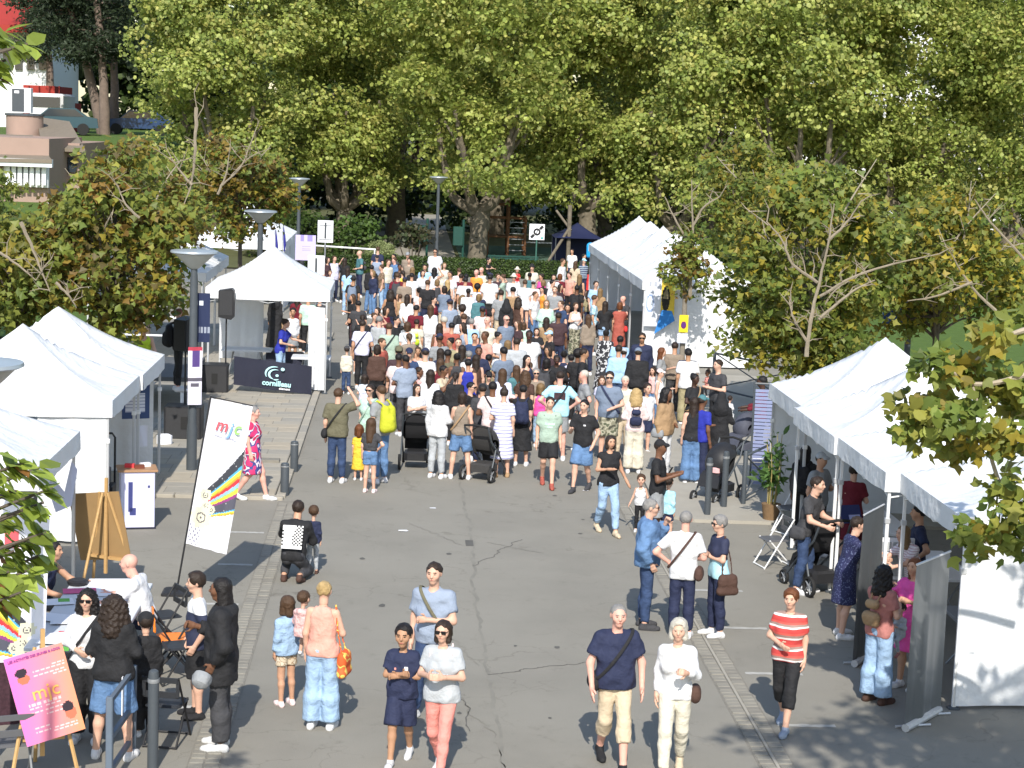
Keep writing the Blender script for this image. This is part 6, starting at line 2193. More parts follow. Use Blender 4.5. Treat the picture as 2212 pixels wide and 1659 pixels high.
P('C5', 1205, 178, 1.66, 30, 'long black', 'fair', 'tank navy', 'jeans black', build='f', bag=('tote', -1, 'white'))
P('C5', 1490, 215, 1.66, 160, 'bob black', 'tan', 'tee black', 'jeans black', build='f', arms='phone phone', bag=('back', 1, 'charcoal'))
P('C5', 1635, 180, 1.58, 0, 'short black', 'dark', 'hood black', 'jeans black', arms='hold hold')
P('C3', 690, 1285, 1.68, 172, 'bun black', 'brown', 'longdress floral_bw', None, build='f')
P('C3', 895, 1370, 1.7, 178, 'short black', 'brown', 'tee skyblue', 'jeans black')
P('C3', 530, 778, 1.8, 88, 'short brown', 'tan', 'shirt plaid', 'bermuda charcoal', arms='down down')
P('C3', 680, 868, 1.68, 160, 'long dark', 'fair', 'tee black', 'hot lightdenim', build='f', arms='belly reach')
P('C3', 890, 880, 1.66, 172, 'bob auburn', 'tan', 'midi rust', None, build='f', bag=('hip', -1, 'red'), arms='down reach')
P('C3', 935, 788, 1.74, -40, 'balding grey', 'pink', 'tee charcoal', 'jeans black', arms='reach belly')
P('C3', 545, 575, 1.74, 20, 'short dark', 'fair', 'shirt skyblue', 'jeans denim')
P('C3', 605, 680, 1.66, 160, 'long light', 'fair', 'tee tan', 'jeans black', build='f')
P('C2', 1912, 888, 1.64, 25, 'pony brown', 'fair', 'tank white', 'loose camo', build='f', arms='belly hold', bag=('small', 1, 'black'), label='person in white tank top and camouflage trousers in the middle of the open space')
P('C2', 1790, 908, 1.5, 0, 'short black', 'tan', 'tee navy', 'bermuda navy', build='k', arms='hold down')
P('C2', 1605, 650, 1.8, -15, 'crop brown', 'fair', 'polo grey', 'shorts lightgrey', arms='belly down')
P('C2', 1485, 850, 1.68, 0, 'long light', 'fair', 'jacket mint', 'jeans lightdenim', build='f', arms='belly belly', bag=('belly', 1, 'black'))
P('C2', 1930, 640, 1.72, 160, 'short black', 'brown', 'tee black', 'jeans black', bag=('back', 1, 'black'))
P('C2', 1770, 588, 1.3, 170, 'bob dark', 'tan', 'tee royal', 'shorts lightgrey', build='k')
P('C2', 1690, 620, 1.6, 60, 'long dark', 'tan', 'tee plum', 'jeans black', build='f')
P('C2', 1420, 660, 1.48, -40, 'short dark', 'fair', 'tank orange', 'jeans lightdenim', build='f')
P('C2', 1295, 560, 1.72, 170, 'cap lightgrey', 'fair', 'shirt palepink', 'jeans darkdenim')
P('C2', 1405, 470, 1.66, -60, 'bun dark', 'tan', 'tee hotpink', 'jeans charcoal', build='f')
P('C2', 1275, 338, 1.74, -10, 'hat black', 'fair', 'tee cream', 'jeans black')
P('C2', 1590, 480, 1.64, 0, 'short dark', 'fair', 'tee white', 'jeans black')
P('C2', 1680, 470, 1.64, 170, 'bob auburn', 'fair', 'tee maroon', 'jeans black', build='f')
P('C2', 1725, 250, 1.8, 60, 'short brown', 'tan', 'long white', 'jeans white')
P('C2', 1815, 448, 1.66, -50, 'short brown', 'pink', 'tee salmon', 'jeans black')
P('C2', 1905, 288, 1.66, 160, 'long brown', 'fair', 'tee beige', 'jeans denim', build='f')
P('C2', 2030, 250, 1.6, 30, 'cap aqua', 'fair', 'tee stripe_navy', 'jeans navy')
P('C2', 2095, 395, 1.2, 160, 'bob dark', 'fair', 'dress red', None, build='k')
P('C2', 1965, 480, 1.66, 170, 'long light', 'tan', 'tank black', 'jeans black', build='f')
P('C2', 1575, 560, 1.7, 60, 'short black', 'fair', 'long white', 'jeans charcoal')

# --- middle of the crowd
P('C2', 1235, 1288, 1.88, -5, 'crop black', 'dark', 'tee white', 'jeans darkdenim', arms='down belly', loose=.015, fat=.012)
P('C2', 1055, 1398, 1.8, 172, 'crop dark', 'tan', 'tee lightgrey', 'jeans lightdenim', loose=.012)
P('C5', 350, 230, 1.68, 178, 'short black', 'tan', 'tank royal', 'jeans black', build='f')
P('C5', 360, 115, 1.6, 178, 'short grey', 'pink', 'tee white', 'jeans pink', build='f')
P('C2', 395, 1118, 1.7, 175, 'short grey', 'pink', 'dress skyblue', None, build='f', bag=('hip', 1, 'lightgrey'))
P('C1', 1835, 1088, 1.78, -150, 'short white', 'tan', 'tee salmon', 'jeans beige', fat=.012)
P('C1', 1310, 1168, 1.68, 178, 'bob brown', 'fair', 'tee white', 'jeans pink', build='f', strap=(1, 'lightgrey'), fat=.008)
P('C1', 1445, 1128, 1.58, 170, 'short dark', 'tan', 'tee cream', 'jeans black', build='f', bag=('small', 1, 'neon'))
P('C1', 1645, 918, 1.7, 178, 'long brown', 'fair', 'long white', 'loose white', build='f')
P('C2', 625, 1088, 1.78, -35, 'balding grey', 'pink', 'polo cream', 'jeans white', fat=.008)
P('C2', 905, 1072, 1.78, 25, 'bald grey', 'pink', 'tee bluegrey', 'jeans charcoal', shades=True)
P('C2', 790, 1318, 1.66, 60, 'bun black', 'tan', 'shirt white', 'jeans white', build='f', arms='hold belly')
P('C2', 1155, 1175, 1.2, 170, 'bob brown', 'fair', 'tee mint', 'jeans denim', build='k')
P('C2', 1340, 1258, 1.5, 0, 'bob dark', 'fair', 'tee black', 'jeans black', build='f', arms='phone down')
P('C2', 1525, 1300, 1.62, -70, 'cap skyblue', 'tan', 'tee black', 'jeans black', build='f', bag=('tote', 1, 'cream'))
P('C2', 905, 828, 1.64, 178, 'hijab black', 'tan', 'longdress black', None, build='f', label='person in black headscarf and long black dress in the middle of the crowd')
P('C1', 660, 1140, 1.74, 165, 'crop dark', 'tan', 'tee lilac', 'jeans black', arms='down belly', strap=(-1, 'navy'))
P('C1', 1045, 1178, 1.82, 175, 'crop brown', 'fair', 'tee sage', 'shorts black', strap=(-1, 'black'), fat=.012)
P('C1', 905, 1083, 1.72, 140, 'short grey', 'pink', 'shirt lightgrey', 'jeans beige')
P('C1', 830, 1040, 1.66, 30, 'bun brown', 'fair', 'tank navy', 'jeans black', build='f', arms='up belly')
P('C1', 1150, 1090, 1.66, 60, 'short black', 'fair', 'tee black', 'jeans black', build='f', arms='up phone')
P('C1', 535, 1070, 1.3, -30, 'short light', 'fair', 'tee plum', 'shorts navy', build='k', arms='up up')
P('C1', 660, 1060, 1.66, 175, 'pony dark', 'fair', 'tee black', 'jeans black', build='f')
P('C1', 590, 1300, 1.15, 170, 'short brown', 'fair', 'tee lightgrey', 'shorts navy', build='k')
P('C1', 1000, 950, 1.68, 60, 'bob dark', 'tan', 'tee maroon', 'jeans black', build='f')
P('C1', 870, 960, 1.66, -40, 'bob dark', 'fair', 'tank black', 'jeans denim', build='f')
P('C4', 1480, 350, 1.35, 60, 'bun dark', 'brown', 'tee pink', 'jeans navy', build='k')
P('C4', 1840, 330, 1.6, 60, 'short black', 'brown', 'tee beige', 'jeans black', arms='hold face')
P('C4', 2010, 420, 1.55, 170, 'pony dark', 'fair', 'long black', 'jeans black', build='f')
P('C5', 650, 420, 1.5, 0, 'cap black', 'fair', 'tee charcoal', 'jeans black', shades=True)
P('C5', 820, 490, .95, -10, 'short brown', 'fair', 'tee white', 'jeans denim', build='t', pose='carry', arms='hold hold', at_pos=tuple(at(960 + 820 * .1488, 740.6 + 490 * .1488, 1.5) - Vector((0, 0, 0))), z0=.55, label='small person in white tee held up near the blue open back')
P('C5', 395, 570, 1.58, 60, 'short black', 'fair', 'tee black', 'jeans black', shades=True)
P('C5', 560, 600, 1.62, 175, 'cap black', 'tan', 'tee charcoal', 'jeans navy')
P('C5', 1055, 620, 1.28, 175, 'short brown', 'fair', 'tee navy', 'jeans navy', build='k')
P('C2', 350, 680, 1.66, 175, 'crop black', 'dark', 'longdress white', None)
P('C2', 270, 778, 1.4, 160, 'curly light', 'fair', 'tee white', 'jeans white', build='k')
P('C2', 262, 928, 1.72, 175, 'afro dark', 'tan', 'tee charcoal', 'jeans black', bag=('back', 1, 'black'))
P('C2', 480, 620, 1.4, 175, 'afro black', 'dark', 'tee lilac', 'shorts black', build='k')

# --- far part of the crowd
P('C2', 1172, 558, 1.72, 178, 'short brown', 'fair', 'tunic white', None, build='f', loose=.02, label='person in loose white tunic with bare legs near the hedge')
P('C2', 665, 480, 1.88, 175, 'short black', 'olive', 'tee white', 'bermuda black', loose=.02, fat=.02)
P('C2', 845, 478, 1.7, -90, 'bun brown', 'fair', 'midi sage', None, build='f', arms='reach belly')
P('C2', 1010, 478, 1.76, 0, 'hat cream', 'fair', 'shirt white', 'jeans lightgrey', shades=True)
c_ = at(960 + 1060 * .1488, 521.2 + 360 * .1488, 2.05)
P('C2', 1060, 360, .95, 0, 'hat cream', 'fair', 'tee red', 'slim white', build='t', pose='carry', arms='hold hold', at_pos=(c_.x, c_.y, 0), z0=1.05, label='small person in red with a sun hat on somebody\'s shoulders')
P('C2', 465, 408, 1.72, -30, 'balding white', 'pink', 'tee orange', 'jeans beige')
P('C2', 540, 375, 1.76, -20, 'bald grey', 'pink', 'tee cream', 'jeans charcoal')
c_ = at(960 + 640 * .1488, 521.2 + 235 * .1488, 2.2)
P('C2', 640, 235, 1.05, 60, 'short black', 'fair', 'tee black', 'slim navy', build='t', pose='carry', arms='reach hold', at_pos=(c_.x, c_.y, 0), z0=1.15, label='small person in black riding on shoulders in front of the pale trunk')
P('C2', 320, 470, 1.7, 175, 'short black', 'brown', 'tee maroon', 'jeans black')
P('C2', 245, 470, 1.68, 160, 'short dark', 'tan', 'tee charcoal', 'jeans black')
P('C2', 780, 470, 1.64, 30, 'short brown', 'fair', 'tee plum', 'jeans black', build='f', arms='up down')
P('C1', 610, 130, 1.8, -70, 'bald grey', 'fair', 'tee teal', 'jeans navy', bag=('small', 1, 'charcoal'), arms='belly down')
P('C1', 790, 345, 1.72, 172, 'short black', 'tan', 'jacket black', 'jeans denim', build='f', pose='wide')
P('C1', 930, 338, 1.68, -85, 'short brown', 'fair', 'tee print_brown', 'jeans lightdenim', build='f')
P('C1', 1165, 458, 1.76, 170, 'short brown', 'fair', 'tee maroon', 'shorts black', bag=('back', 1, 'charcoal'), loose=.012)
P('C1', 1235, 420, 1.6, -160, 'pony dark', 'fair', 'tank yellow', 'jeans black', build='f')
P('C1', 1372, 458, 1.66, 178, 'short black', 'tan', 'tee white', 'jeans black')
P('C1', 1480, 668, 1.48, 178, 'bun black', 'tan', 'tee palepink', 'jeans denim', build='k')
P('C1', 1305, 768, 1.62, 172, 'long dark', 'tan', 'long white', 'jeans grey', build='f')
P('C1', 1700, 378, 1.74, 176, 'long black', 'tan', 'tank white', 'longskirt white', build='f', arms='down up')
P('C1', 1890, 558, 1.68, 178, 'long blond', 'fair', 'tank black', 'longskirt floral_bw', build='f')
P('C1', 1710, 108, 1.88, -5, 'short dark', 'tan', 'tee white', 'jeans lightdenim', shades=True, fat=.03, loose=.02)
P('C1', 1925, 432, 1.76, -30, 'short dark', 'tan', 'shirt white', 'jeans white')
P('C1', 1845, 310, 1.66, 10, 'short light', 'fair', 'tee cream', 'jeans beige', build='f')
P('C1', 1560, 335, 1.7, 0, 'short dark', 'tan', 'tee skyblue', 'jeans navy')
P('C1', 1380, 375, 1.66, 178, 'long light', 'fair', 'tee black', 'jeans black', build='f')
P('C1', 1330, 245, 1.66, 0, 'short dark', 'fair', 'tee taupe', 'jeans black', build='f')
P('C1', 1310, 160, 1.72, -10, 'cap grey', 'fair', 'tee taupe', 'jeans charcoal')
P('C1', 1110, 180, 1.72, -40, 'short black', 'tan', 'tee charcoal', 'jeans black')
P('C1', 1030, 262, 1.72, 40, 'short brown', 'fair', 'tee cream', 'jeans denim')
P('C1', 1115, 232, 1.7, -60, 'short brown', 'pink', 'jacket denim', 'jeans navy')
P('C1', 865, 205, 1.56, 0, 'cap black', 'fair', 'tee steel', 'jeans navy', build='f')
P('C1', 880, 80, 1.76, 170, 'short brown', 'fair', 'tee navy', 'jeans black')
P('C1', 1195, 330, 1.66, 10, 'short black', 'brown', 'tee black', 'jeans black', build='f')
P('C1', 2150, 520, 1.78, 175, 'short black', 'tan', 'tee white', 'jeans denim', loose=.015)
P('C1', 2095, 478, 1.66, 40, 'short black', 'brown', 'tee maroon', 'jeans black')
P('C1', 525, 508, 1.7, 170, 'hat black', 'olive', 'tee black', 'jeans black', bag=('back', 1, 'bluegrey'))
P('C1', 445, 380, 1.64, 160, 'long dark', 'fair', 'tee skyblue', 'jeans lightdenim', build='f')
P('C1', 400, 240, 1.66, 160, 'long dark', 'fair', 'tee black', 'jeans black', build='f', arms='up down')
P('C1', 250, 210, 1.7, 30, 'short brown', 'fair', 'shirt lilac', 'jeans navy')
P('C1', 150, 230, 1.66, 60, 'bob dark', 'fair', 'tee plum', 'jeans black', build='f')
P('C1', 185, 425, 1.2, 0, 'short light', 'fair', 'tee white', 'shorts navy', build='k')
P('C1', 510, 765, 1.64, -70, 'long brown', 'tan', 'tee black', 'jeans black', build='f', arms='hold hold')
P('C1', 1530, 420, 1.68, 20, 'bob dark', 'fair', 'tee white', 'jeans denim', build='f')
P('V', 652, 536, 1.74, 80, 'short dark', 'tan', 'tee charcoal', 'jeans black', label='person in charcoal tee in front of the lilac poster')
P('V', 690, 560, 1.66, 150, 'bob dark', 'fair', 'tee navy', 'jeans black', build='f')
# people by the playground and the far tent
P('V', 1236, 538, 1.6, -20, 'short dark', 'tan', 'tee white', 'jeans navy', label='person in white tee under the dark blue shelter by the trees', group=None)
P('V', 1262, 548, 1.6, 60, 'short black', 'tan', 'tee charcoal', 'jeans black', label='person in charcoal tee next to the shelter by the trees', group=None)
# stage, tents and lawn
P('Z4', 1165, 340, 1.74, 100, 'short auburn', 'pink', 'long black', 'jeans black', arms='phone phone', z0=.91, label='person in black with a backpack standing on the stage', bag=('back', 1, 'black'), group=None)
P('Z4', 935, 440, 1.72, 20, 'short brown', 'fair', 'vest neon', 'jeans navy', pose='sitlean', arms='lap lap', z0=.91, label='person in neon yellow vest sitting on the stage', group=None)
P('Z4', 1855, 408, 1.7, 75, 'bun dark', 'fair', 'polo royal', 'jeans lightdenim', build='f', pose='stoop', arms='reach belly', label='person in royal blue polo shirt leaning on the table in the single tent', group=None, res=.0255)
P('Z4', 1900, 335, 1.5, 0, 'short black', 'olive', 'long white', 'skirt grey', build='k', label='person in white top and grey skirt behind the single tent', group=None)
P('Z4', 1790, 240, 1.7, 170, 'hijab black', 'tan', 'longdress black', None, build='f', bag=('tote', -1, 'tan'), label='person in black with a tan bag behind the single tent', group=None)
P('Z4', 1930, 245, 1.68, 170, 'long dark', 'fair', 'tee maroon', 'jeans black', build='f', label='person in maroon tee behind the single tent', group=None)
P('Z4', 2000, 250, 1.72, 175, 'short black', 'tan', 'tee mint', 'jeans black', label='person in mint tee behind the single tent', group=None)
P('Z4', 2075, 255, 1.7, 160, 'short dark', 'fair', 'tee charcoal', 'jeans white', label='person in charcoal tee at the right end of the single tent', group=None)
P('Z4', 1650, 975, 1.66, 78, 'short grey', 'pink', 'dress floral_pink', None, build='f', pose='walk', arms='down down', label='person in pink floral dress walking past the tall rainbow banner', group=None, fat=.02, res=.0195)
for px, py, l_ in ((448, 480, 'left'), (472, 476, 'right')):
    P('V', px * 1.0, 292 if l_ == 'left' else 290, 1.75, 0, 'short dark', 'tan', 'long white', 'jeans navy', at_pos=atY(px, 300, 140).xy.to_3d(), z0=1.2, label='far person in white on the hill lawn, the %s one of two' % l_, group=None)


# --- more of the crowd, mostly heads and shoulders between the others
fr_ = random.Random(31)
FT = ['black', 'charcoal', 'navy', 'maroon', 'white', 'grey', 'darkdenim', 'brown', 'tan', 'teal', 'plum', 'lilac', 'salmon', 'olive', 'steel', 'palepink', 'taupe', 'bluegrey', 'khaki', 'rust']
taken = [(q[1][0], q[1][1]) for q in PEOPLE]
cnt_ = 0
for tr_ in range(4000):
    if cnt_ >= 66: break
    x_, y_ = fr_.gauss(1050, 150), fr_.uniform(572, 800)
    if not 748 < x_ < 1330: continue
    if y_ > 700 and (x_ < 800 or x_ > 1240): continue
    if x_ > 1200 and 680 < y_ < 735 or (x_ > 1285 and y_ < 640): continue
    if min(math.hypot(x_ - a, (y_ - b) * 1.0) for a, b in taken) < fr_.uniform(9, 15) * (1 if y_ < 650 else 1.45): continue
    taken.append((x_, y_))
    f_ = fr_.random() < .5
    kid = fr_.random() < .15
    P('V', x_, y_, fr_.uniform(1.2, 1.4) if kid else (fr_.uniform(1.6, 1.7) if f_ else fr_.uniform(1.7, 1.8)), fr_.choice((178, 172, 165, 178, -160, 150, 60, -60, 0)), fr_.choice(('long dark', 'bun black', 'pony brown', 'bob dark', 'long brown', 'curly dark', 'bob light')) if f_ else fr_.choice(('short dark', 'crop black', 'short brown', 'crop brown', 'short black', 'cap navy')), fr_.choice(('fair', 'tan', 'olive', 'brown', 'fair')), fr_.choice(('tee', 'tee', 'tank', 'long') if f_ else ('tee', 'tee', 'polo', 'shirt')) + ' ' + FT[cnt_ % 20], 'jeans ' + fr_.choice(('denim', 'black', 'navy', 'charcoal', 'beige')), build='k' if kid else ('f' if f_ else 'm'), arms=fr_.choice(('down down2', 'belly down', 'phone down2')), res=.042)
    cnt_ += 1

# --- printed marks and small things people carry
def chest_mark(o, txt, size, m, y=-.17, z=1.25, x=0.0, rz=0.0, w=None):
    if txt:
        me = text_mesh(txt, size, 'print')
    else:
        me = MB().box((0, 0, 0), (w[0], w[1], .004), bev=.005).mesh('print')
    q = obj('print', me, m, o)
    q.location = (x, y, z)
    q.rotation_euler = (math.pi / 2, 0, rz)
    return q
def find(txt):
    return next(o for o, _, _ in PEOPLE if txt in o['label'])
W = cloth_mat('white')
o = find('kneeling person')
p_ = skeleton('m', 'crouch', 'reach', 'lap')['T']((0, .15, 1.2))
q = grid_panel('print', 12, 14, lambda u, v: ((u - .5) * .3, .012 * math.cos((u - .5) * 3), (v - .5) * .34), lambda u, v: (.02, .02, .02) if (math.sin(u * 40) * math.sin(v * 43) > .42 and v > .15) else (.78, .78, .78), M_PRINT, o)
q.location = (p_[0], p_[1] + .035, p_[2])
q.rotation_euler = (.34, 0, 0)
o = find('sage green tee')
chest_mark(o, None, 0, cloth_mat('mint'), -.128, 1.24, w=(.2, .05))
chest_mark(o, None, 0, cloth_mat('mint'), -.13, 1.18, w=(.12, .03))
o = find('navy tee and navy shorts')
chest_mark(o, None, 0, cloth_mat('white'), -.135, 1.27, .07, w=(.05, .05))
chest_mark(o, None, 0, cloth_mat('coral'), -.135, 1.26, -.07, w=(.025, .03))
o = find('light grey tee and coral')
chest_mark(o, 'love more', .055, W, -.15, 1.2)
o = find('aqua tee')
chest_mark(o, None, 0, cloth_mat('plum'), .125, 1.27, 0, w=(.22, .14))
o = find('black tee and denim knee')
chest_mark(o, None, 0, W, -.125, 1.28, .06, w=(.05, .03))
# cap held by the person in the coat, phone, shoulder cap print
cm = MB().lathe([(.1, 0), (.11, .05), (.09, .12), (.03, .16)], 14).mesh('cap', True)
o = obj('grey_cap', cm, cloth_mat('grey'))
p_ = at(440, 1445, 1.05)
o.location = (p_.x, p_.y, .98)
o.rotation_euler = (2.4, .4, 0)
tag(o, 'grey cap held in the hand of the person in the long coat', 'cap')
ph = MB().box((0, 0, 0), (.08, .012, .15), bev=.006).mesh('phone')
o = obj('phone', ph, M_BLACK)
p_ = at(1448, 1017, 1.2); o.location = p_; o.rotation_euler = (.5, 0, 1.0)
tag(o, 'black phone held by the person in black cap', 'phone')
cl = sdf_mesh('bundle', [((-.12, 0, .0), (.0, -.03, .05), .05, .06, 1), ((0, -.03, .05), (.13, 0, -.02), .06, .05, 1)], .015, .05, noise=(.008, 40., .3))
o = obj('white_bundle', cl, W)
p_ = at(1309, 1010, 1.12); o.location = (p_.x, p_.y - .12, 1.12)
tag(o, 'bundled white cloth held by the person in black sleeveless top', 'cloth')
# make repeated descriptions single out one person each
for rnd_ in range(3):
    D = {}
    for it in PEOPLE:
        D.setdefault(it[0]['label'], []).append(it)
    for lab, its in list(D.items()):
        if len(its) < 2:
            continue
        its.sort(key=lambda t: t[1][0])
        for i, it in enumerate(its):
            best = None
            for ot in PEOPLE:
                if len(D.get(ot[0]['label'], ())) > 1 or ot[2]['top'] is None:
                    continue
                dx, dy = ot[1][0] - it[1][0], ot[1][1] - it[1][1]
                dd = math.hypot(dx, dy * 1.5)
                if best is None or dd < best[0]:
                    best = (dd, ot, dx, dy)
            ot = best[1]
            w = NAMEC.get(ot[2]['top'][1], ot[2]['top'][1]) + ' ' + NAMET[ot[2]['top'][0]]
            rel = 'left of' if best[2] > abs(best[3]) else ('right of' if -best[2] > abs(best[3]) else ('behind' if best[3] > 0 else 'in front of'))
            base = lab.split(',')[0]
            it[0]['label'] = ' '.join((base + ', ' + rel + ' the ' + w).split()[:16])
# ------------------------------------------------------------------ hill, buildings at the upper left, far things
def sstep(a, b, x):
    t = np.clip((x - a) / (b - a), 0, 1)
    return t * t * (3 - 2 * t)
def hill_z(x, y):
    return (sstep(58, 72, y) * 2.4 + sstep(72, 106, y) * 3.1) * sstep(-9.8, -13.2, x)
xs_ = np.linspace(-90, -9.7, 60)
ys_ = np.linspace(56, 230, 70)
X_, Y_ = np.meshgrid(xs_, ys_)
Z_ = hill_z(X_, Y_) + .035
n1 = len(xs_)
V_ = np.stack([X_, Y_, Z_], -1).reshape(-1, 3)
F_ = np.array([(j * n1 + i, j * n1 + i + 1, (j + 1) * n1 + i + 1, (j + 1) * n1 + i) for j in range(len(ys_) - 1) for i in range(n1 - 1)])
structure(obj('hill', mesh_np('hill', V_, F_), M_GRASS))

M_PINKW = mat('pink render wall', (.33, .235, .19), .9, .1, 2, .2, 20, linear=True)
M_TILE = mat('grey brown roof tile', (.20, .165, .125), .9, .2, 6, .3, 30, linear=True)
M_REDP = mat('red cladding', (.33, .035, .025), .7, .12, 3, linear=True)
M_GLASS = mat('dark window glass', (.03, .04, .05), .12, .1, 3, spec=.6, linear=True)
def pbox(par, name, x0, y0, x1, y1, Y, depth, m):
    a, b = atY(x0, y1, Y), atY(x1, y0, Y)
    return MB().box(((a.x + b.x) / 2 - 0, Y + depth / 2, (a.z + b.z) / 2), (b.x - a.x, depth, b.z - a.z)).build(name, m, par)
def proof(par, name, pts, depth, m, th=.15):
    """roof slab: front edge pts (two pixels at Y0), back edge (two pixels at Y1)"""
    (ax, ay, aY), (bx, by, bY), (cx, cy_, cY), (dx, dy, dY) = pts
    q = [atY(ax, ay, aY), atY(bx, by, bY), atY(cx, cy_, cY), atY(dx, dy, dY)]
    up = Vector((0, 0, th))
    return MB().add(q + [v - up for v in q], [(0, 1, 2, 3), (7, 6, 5, 4), (0, 4, 5, 1), (1, 5, 6, 2), (2, 6, 7, 3), (3, 7, 4, 0)]).build(name, m, par)
B1 = thing('pink_building', 'low pink building with tiled roofs and white louvres behind the left maples', 'building', (0, 0, 0))
pbox(B1, 'wall', -160, 300, 106, 560, 80.2, 8, M_PINKW)
proof(B1, 'roof', [(-160, 338, 79.2), (112, 345, 79.2), (70, 292, 85.5), (-160, 285, 85.5)], 1, M_TILE)
pbox(B1, 'fascia', -160, 345, 112, 352, 79.25, .3, M_WHITE)
lv = pbox(B1, 'louvre_panel', 8, 354, 104, 402, 79.9, .25, M_WHITE)
for k in range(7):
    pbox(B1, 'louvre', 12 + k * 13, 356, 21 + k * 13, 400, 79.6, .28, M_WHITE)
pbox(B1, 'wall', 98, 310, 172, 560, 84.5, 8, M_PINKW)
proof(B1, 'roof', [(92, 318, 83.6), (184, 322, 83.6), (150, 262, 92), (78, 252, 92)], 1, M_TILE)
w_ = pbox(B1, 'window', 102, 395, 124, 430, 84.35, .1, M_GLASS)
pbox(B1, 'window', 146, 340, 166, 372, 84.35, .1, M_GLASS)
pbox(B1, 'door', 134, 395, 146, 450, 84.35, .12, M_WHITE)
p = atY(44, 306, 88)
top_ = atY(44, 250, 88)
MB().lathe([(.86, p.z - 1), (.86, top_.z)], 20, (p.x, 89, 0)).build('stair_drum', M_PINKW, B1, True)
MB().lathe([(.92, top_.z), (.92, top_.z + .1), (.1, top_.z + .12)], 20, (p.x, 89, 0)).build('drum_cap', M_DKGREY, B1)
hp = thing('heat_pump', 'black and white heat pump box on the drum of the pink building', 'heat pump', (p.x - .1, 88.9, top_.z + .12))
MB().box((0, 0, .6), (.9, .5, 1.15), bev=.02).build('casing', M_WHITE, hp)
MB().box((-.14, -.26, .6), (.56, .03, 1.05)).build('fan_grille', M_DKGREY, hp)
MB().box((-.2, -.28, .98), (.22, .01, .12)).build('badge', M_PAPER, hp)
rl2 = thing('stair_railing', 'grey stair railing below the pink building', 'railing', (0, 0, 0))
for k in range(5):
    pbox(rl2, 'post', 106 + k * 13, 440 - k * 3, 109 + k * 13, 500 - k * 3, 78, .08, M_GREYM)
for z in (440, 458, 476):
    a, b = atY(104, z, 77.9), atY(162, z - 12, 77.9)
    MB().tube([a, b], .035, 6).build('rail', M_GREYM, rl2)
B2 = thing('red_roof_building', 'white building with red roof at the top left corner', 'building', (0, 0, 0))
pbox(B2, 'wall', -200, 45, 102, 330, 128, 12, M_WHITE)
proof(B2, 'roof', [(-200, 52, 126), (106, 54, 126), (96, -60, 138), (-200, -60, 138)], 1, M_REDP, .5)
for k in range(5):
    pbox(B2, 'window', -20 + k * 26, 95, -4 + k * 26, 150, 127.8, .25, M_GLASS)
B3 = thing('red_shed', 'red clad shed behind the pink building', 'shed', (0, 0, 0))
pbox(B3, 'wall', 50, 186, 118, 300, 116, 6, M_REDP)
pbox(B3, 'wall', 108, 222, 144, 300, 114, 5, M_REDP)
for k in range(4):
    pbox(B3, 'cladding_post', 60 + k * 22, 186, 63 + k * 22, 300, 115.8, .2, mat('dark red', (.2, .02, .015), .7, .1, 4, linear=True))
def car(label, px, py, Y, rz, m):
    p = atY(px, py, Y)
    z = float(hill_z(np.array(p.x), np.array(Y))) + .04
    t = thing('parked_car', label, 'car', (p.x, Y, z), rz, 'cars parked on the hill')
    prof = [(-2.1, .35), (-2.1, .75), (-1.75, .88), (-1.1, .95), (-.55, 1.42), (.9, 1.45), (1.5, 1.02), (2.05, .92), (2.12, .4)]
    MB().prism(prof, -.85, .85).build('body', m, t)
    MB().prism([(-1.0, .97), (-.52, 1.36), (.86, 1.38), (1.36, 1.0)], -.865, .865).build('windows', M_GLASS, t)
    for x in (-1.3, 1.3):
        for s in (-1, 1):
            wh = MB().add([(x + .32 * math.cos(a), s * .84 + dy, .32 + .32 * math.sin(a)) for dy in (-.1, .1) for a in [k * math.pi / 8 for k in range(16)]], [tuple(range(16)), tuple(range(31, 15, -1))] + [(k, (k + 1) % 16, (k + 1) % 16 + 16, k + 16) for k in range(16)]).build('wheel', M_RUBBER, t)
    return t
car('dark blue car parked right of the pines', 300, 290, 112, .1, mat('dark blue car paint', (.02, .05, .13), .3, .05, 3, spec=.5, linear=True))
car('dark teal car in front of the red shed', 128, 268, 104, .15, mat('teal car paint', (.03, .07, .09), .3, .05, 3, spec=.5, linear=True))
pv_ = atY(128, 240, 113)
vn = thing('white_van', 'white van roof beside the red shed', 'van', (pv_.x, 111, float(hill_z(np.array(pv_.x), np.array(111.)))))
MB().box((0, 0, 1.3), (1.9, 4.2, 1.9), bev=.2).build('body', M_WHITE, vn)
MB().box((0, -2.12, 1.75), (1.6, .04, .6)).build('windscreen', M_GLASS, vn)
for x in (-.8, .8):
    MB().tube([(x - .1, -1.3, .35), (x + .1, -1.3, .35)], .34, 12).build('wheel', M_RUBBER, vn)
    MB().tube([(x - .1, 1.3, .35), (x + .1, 1.3, .35)], .34, 12).build('wheel', M_RUBBER, vn)
for o in list(bpy.data.objects):
    if o.get('label', '').startswith('far person in white on the hill'):
        o.location.z = float(hill_z(np.array(o.location.x), np.array(o.location.y))) + .03
# white block glimpsed through the foliage at the right
B4 = thing('white_block', 'tall white building glimpsed through the foliage at the right edge', 'building', (44, 150, 0))
MB().box((0, 0, 11), (40, 12, 22)).build('wall', M_WHITE, B4)
wm = MB().box((0, 0, 0), (1.6, .1, 1.5)).mesh('window')
for r_ in range(6):
    for k in range(11):
        if (k + r_) % 3 == 2:
            continue
        obj('window', wm, M_GLASS, B4, (-17.5 + k * 3.5, -6.03, 2.2 + r_ * 3.3))
MB().box((0, 0, 22.2), (40.6, 12.6, .4)).build('roof', M_CONC, B4)

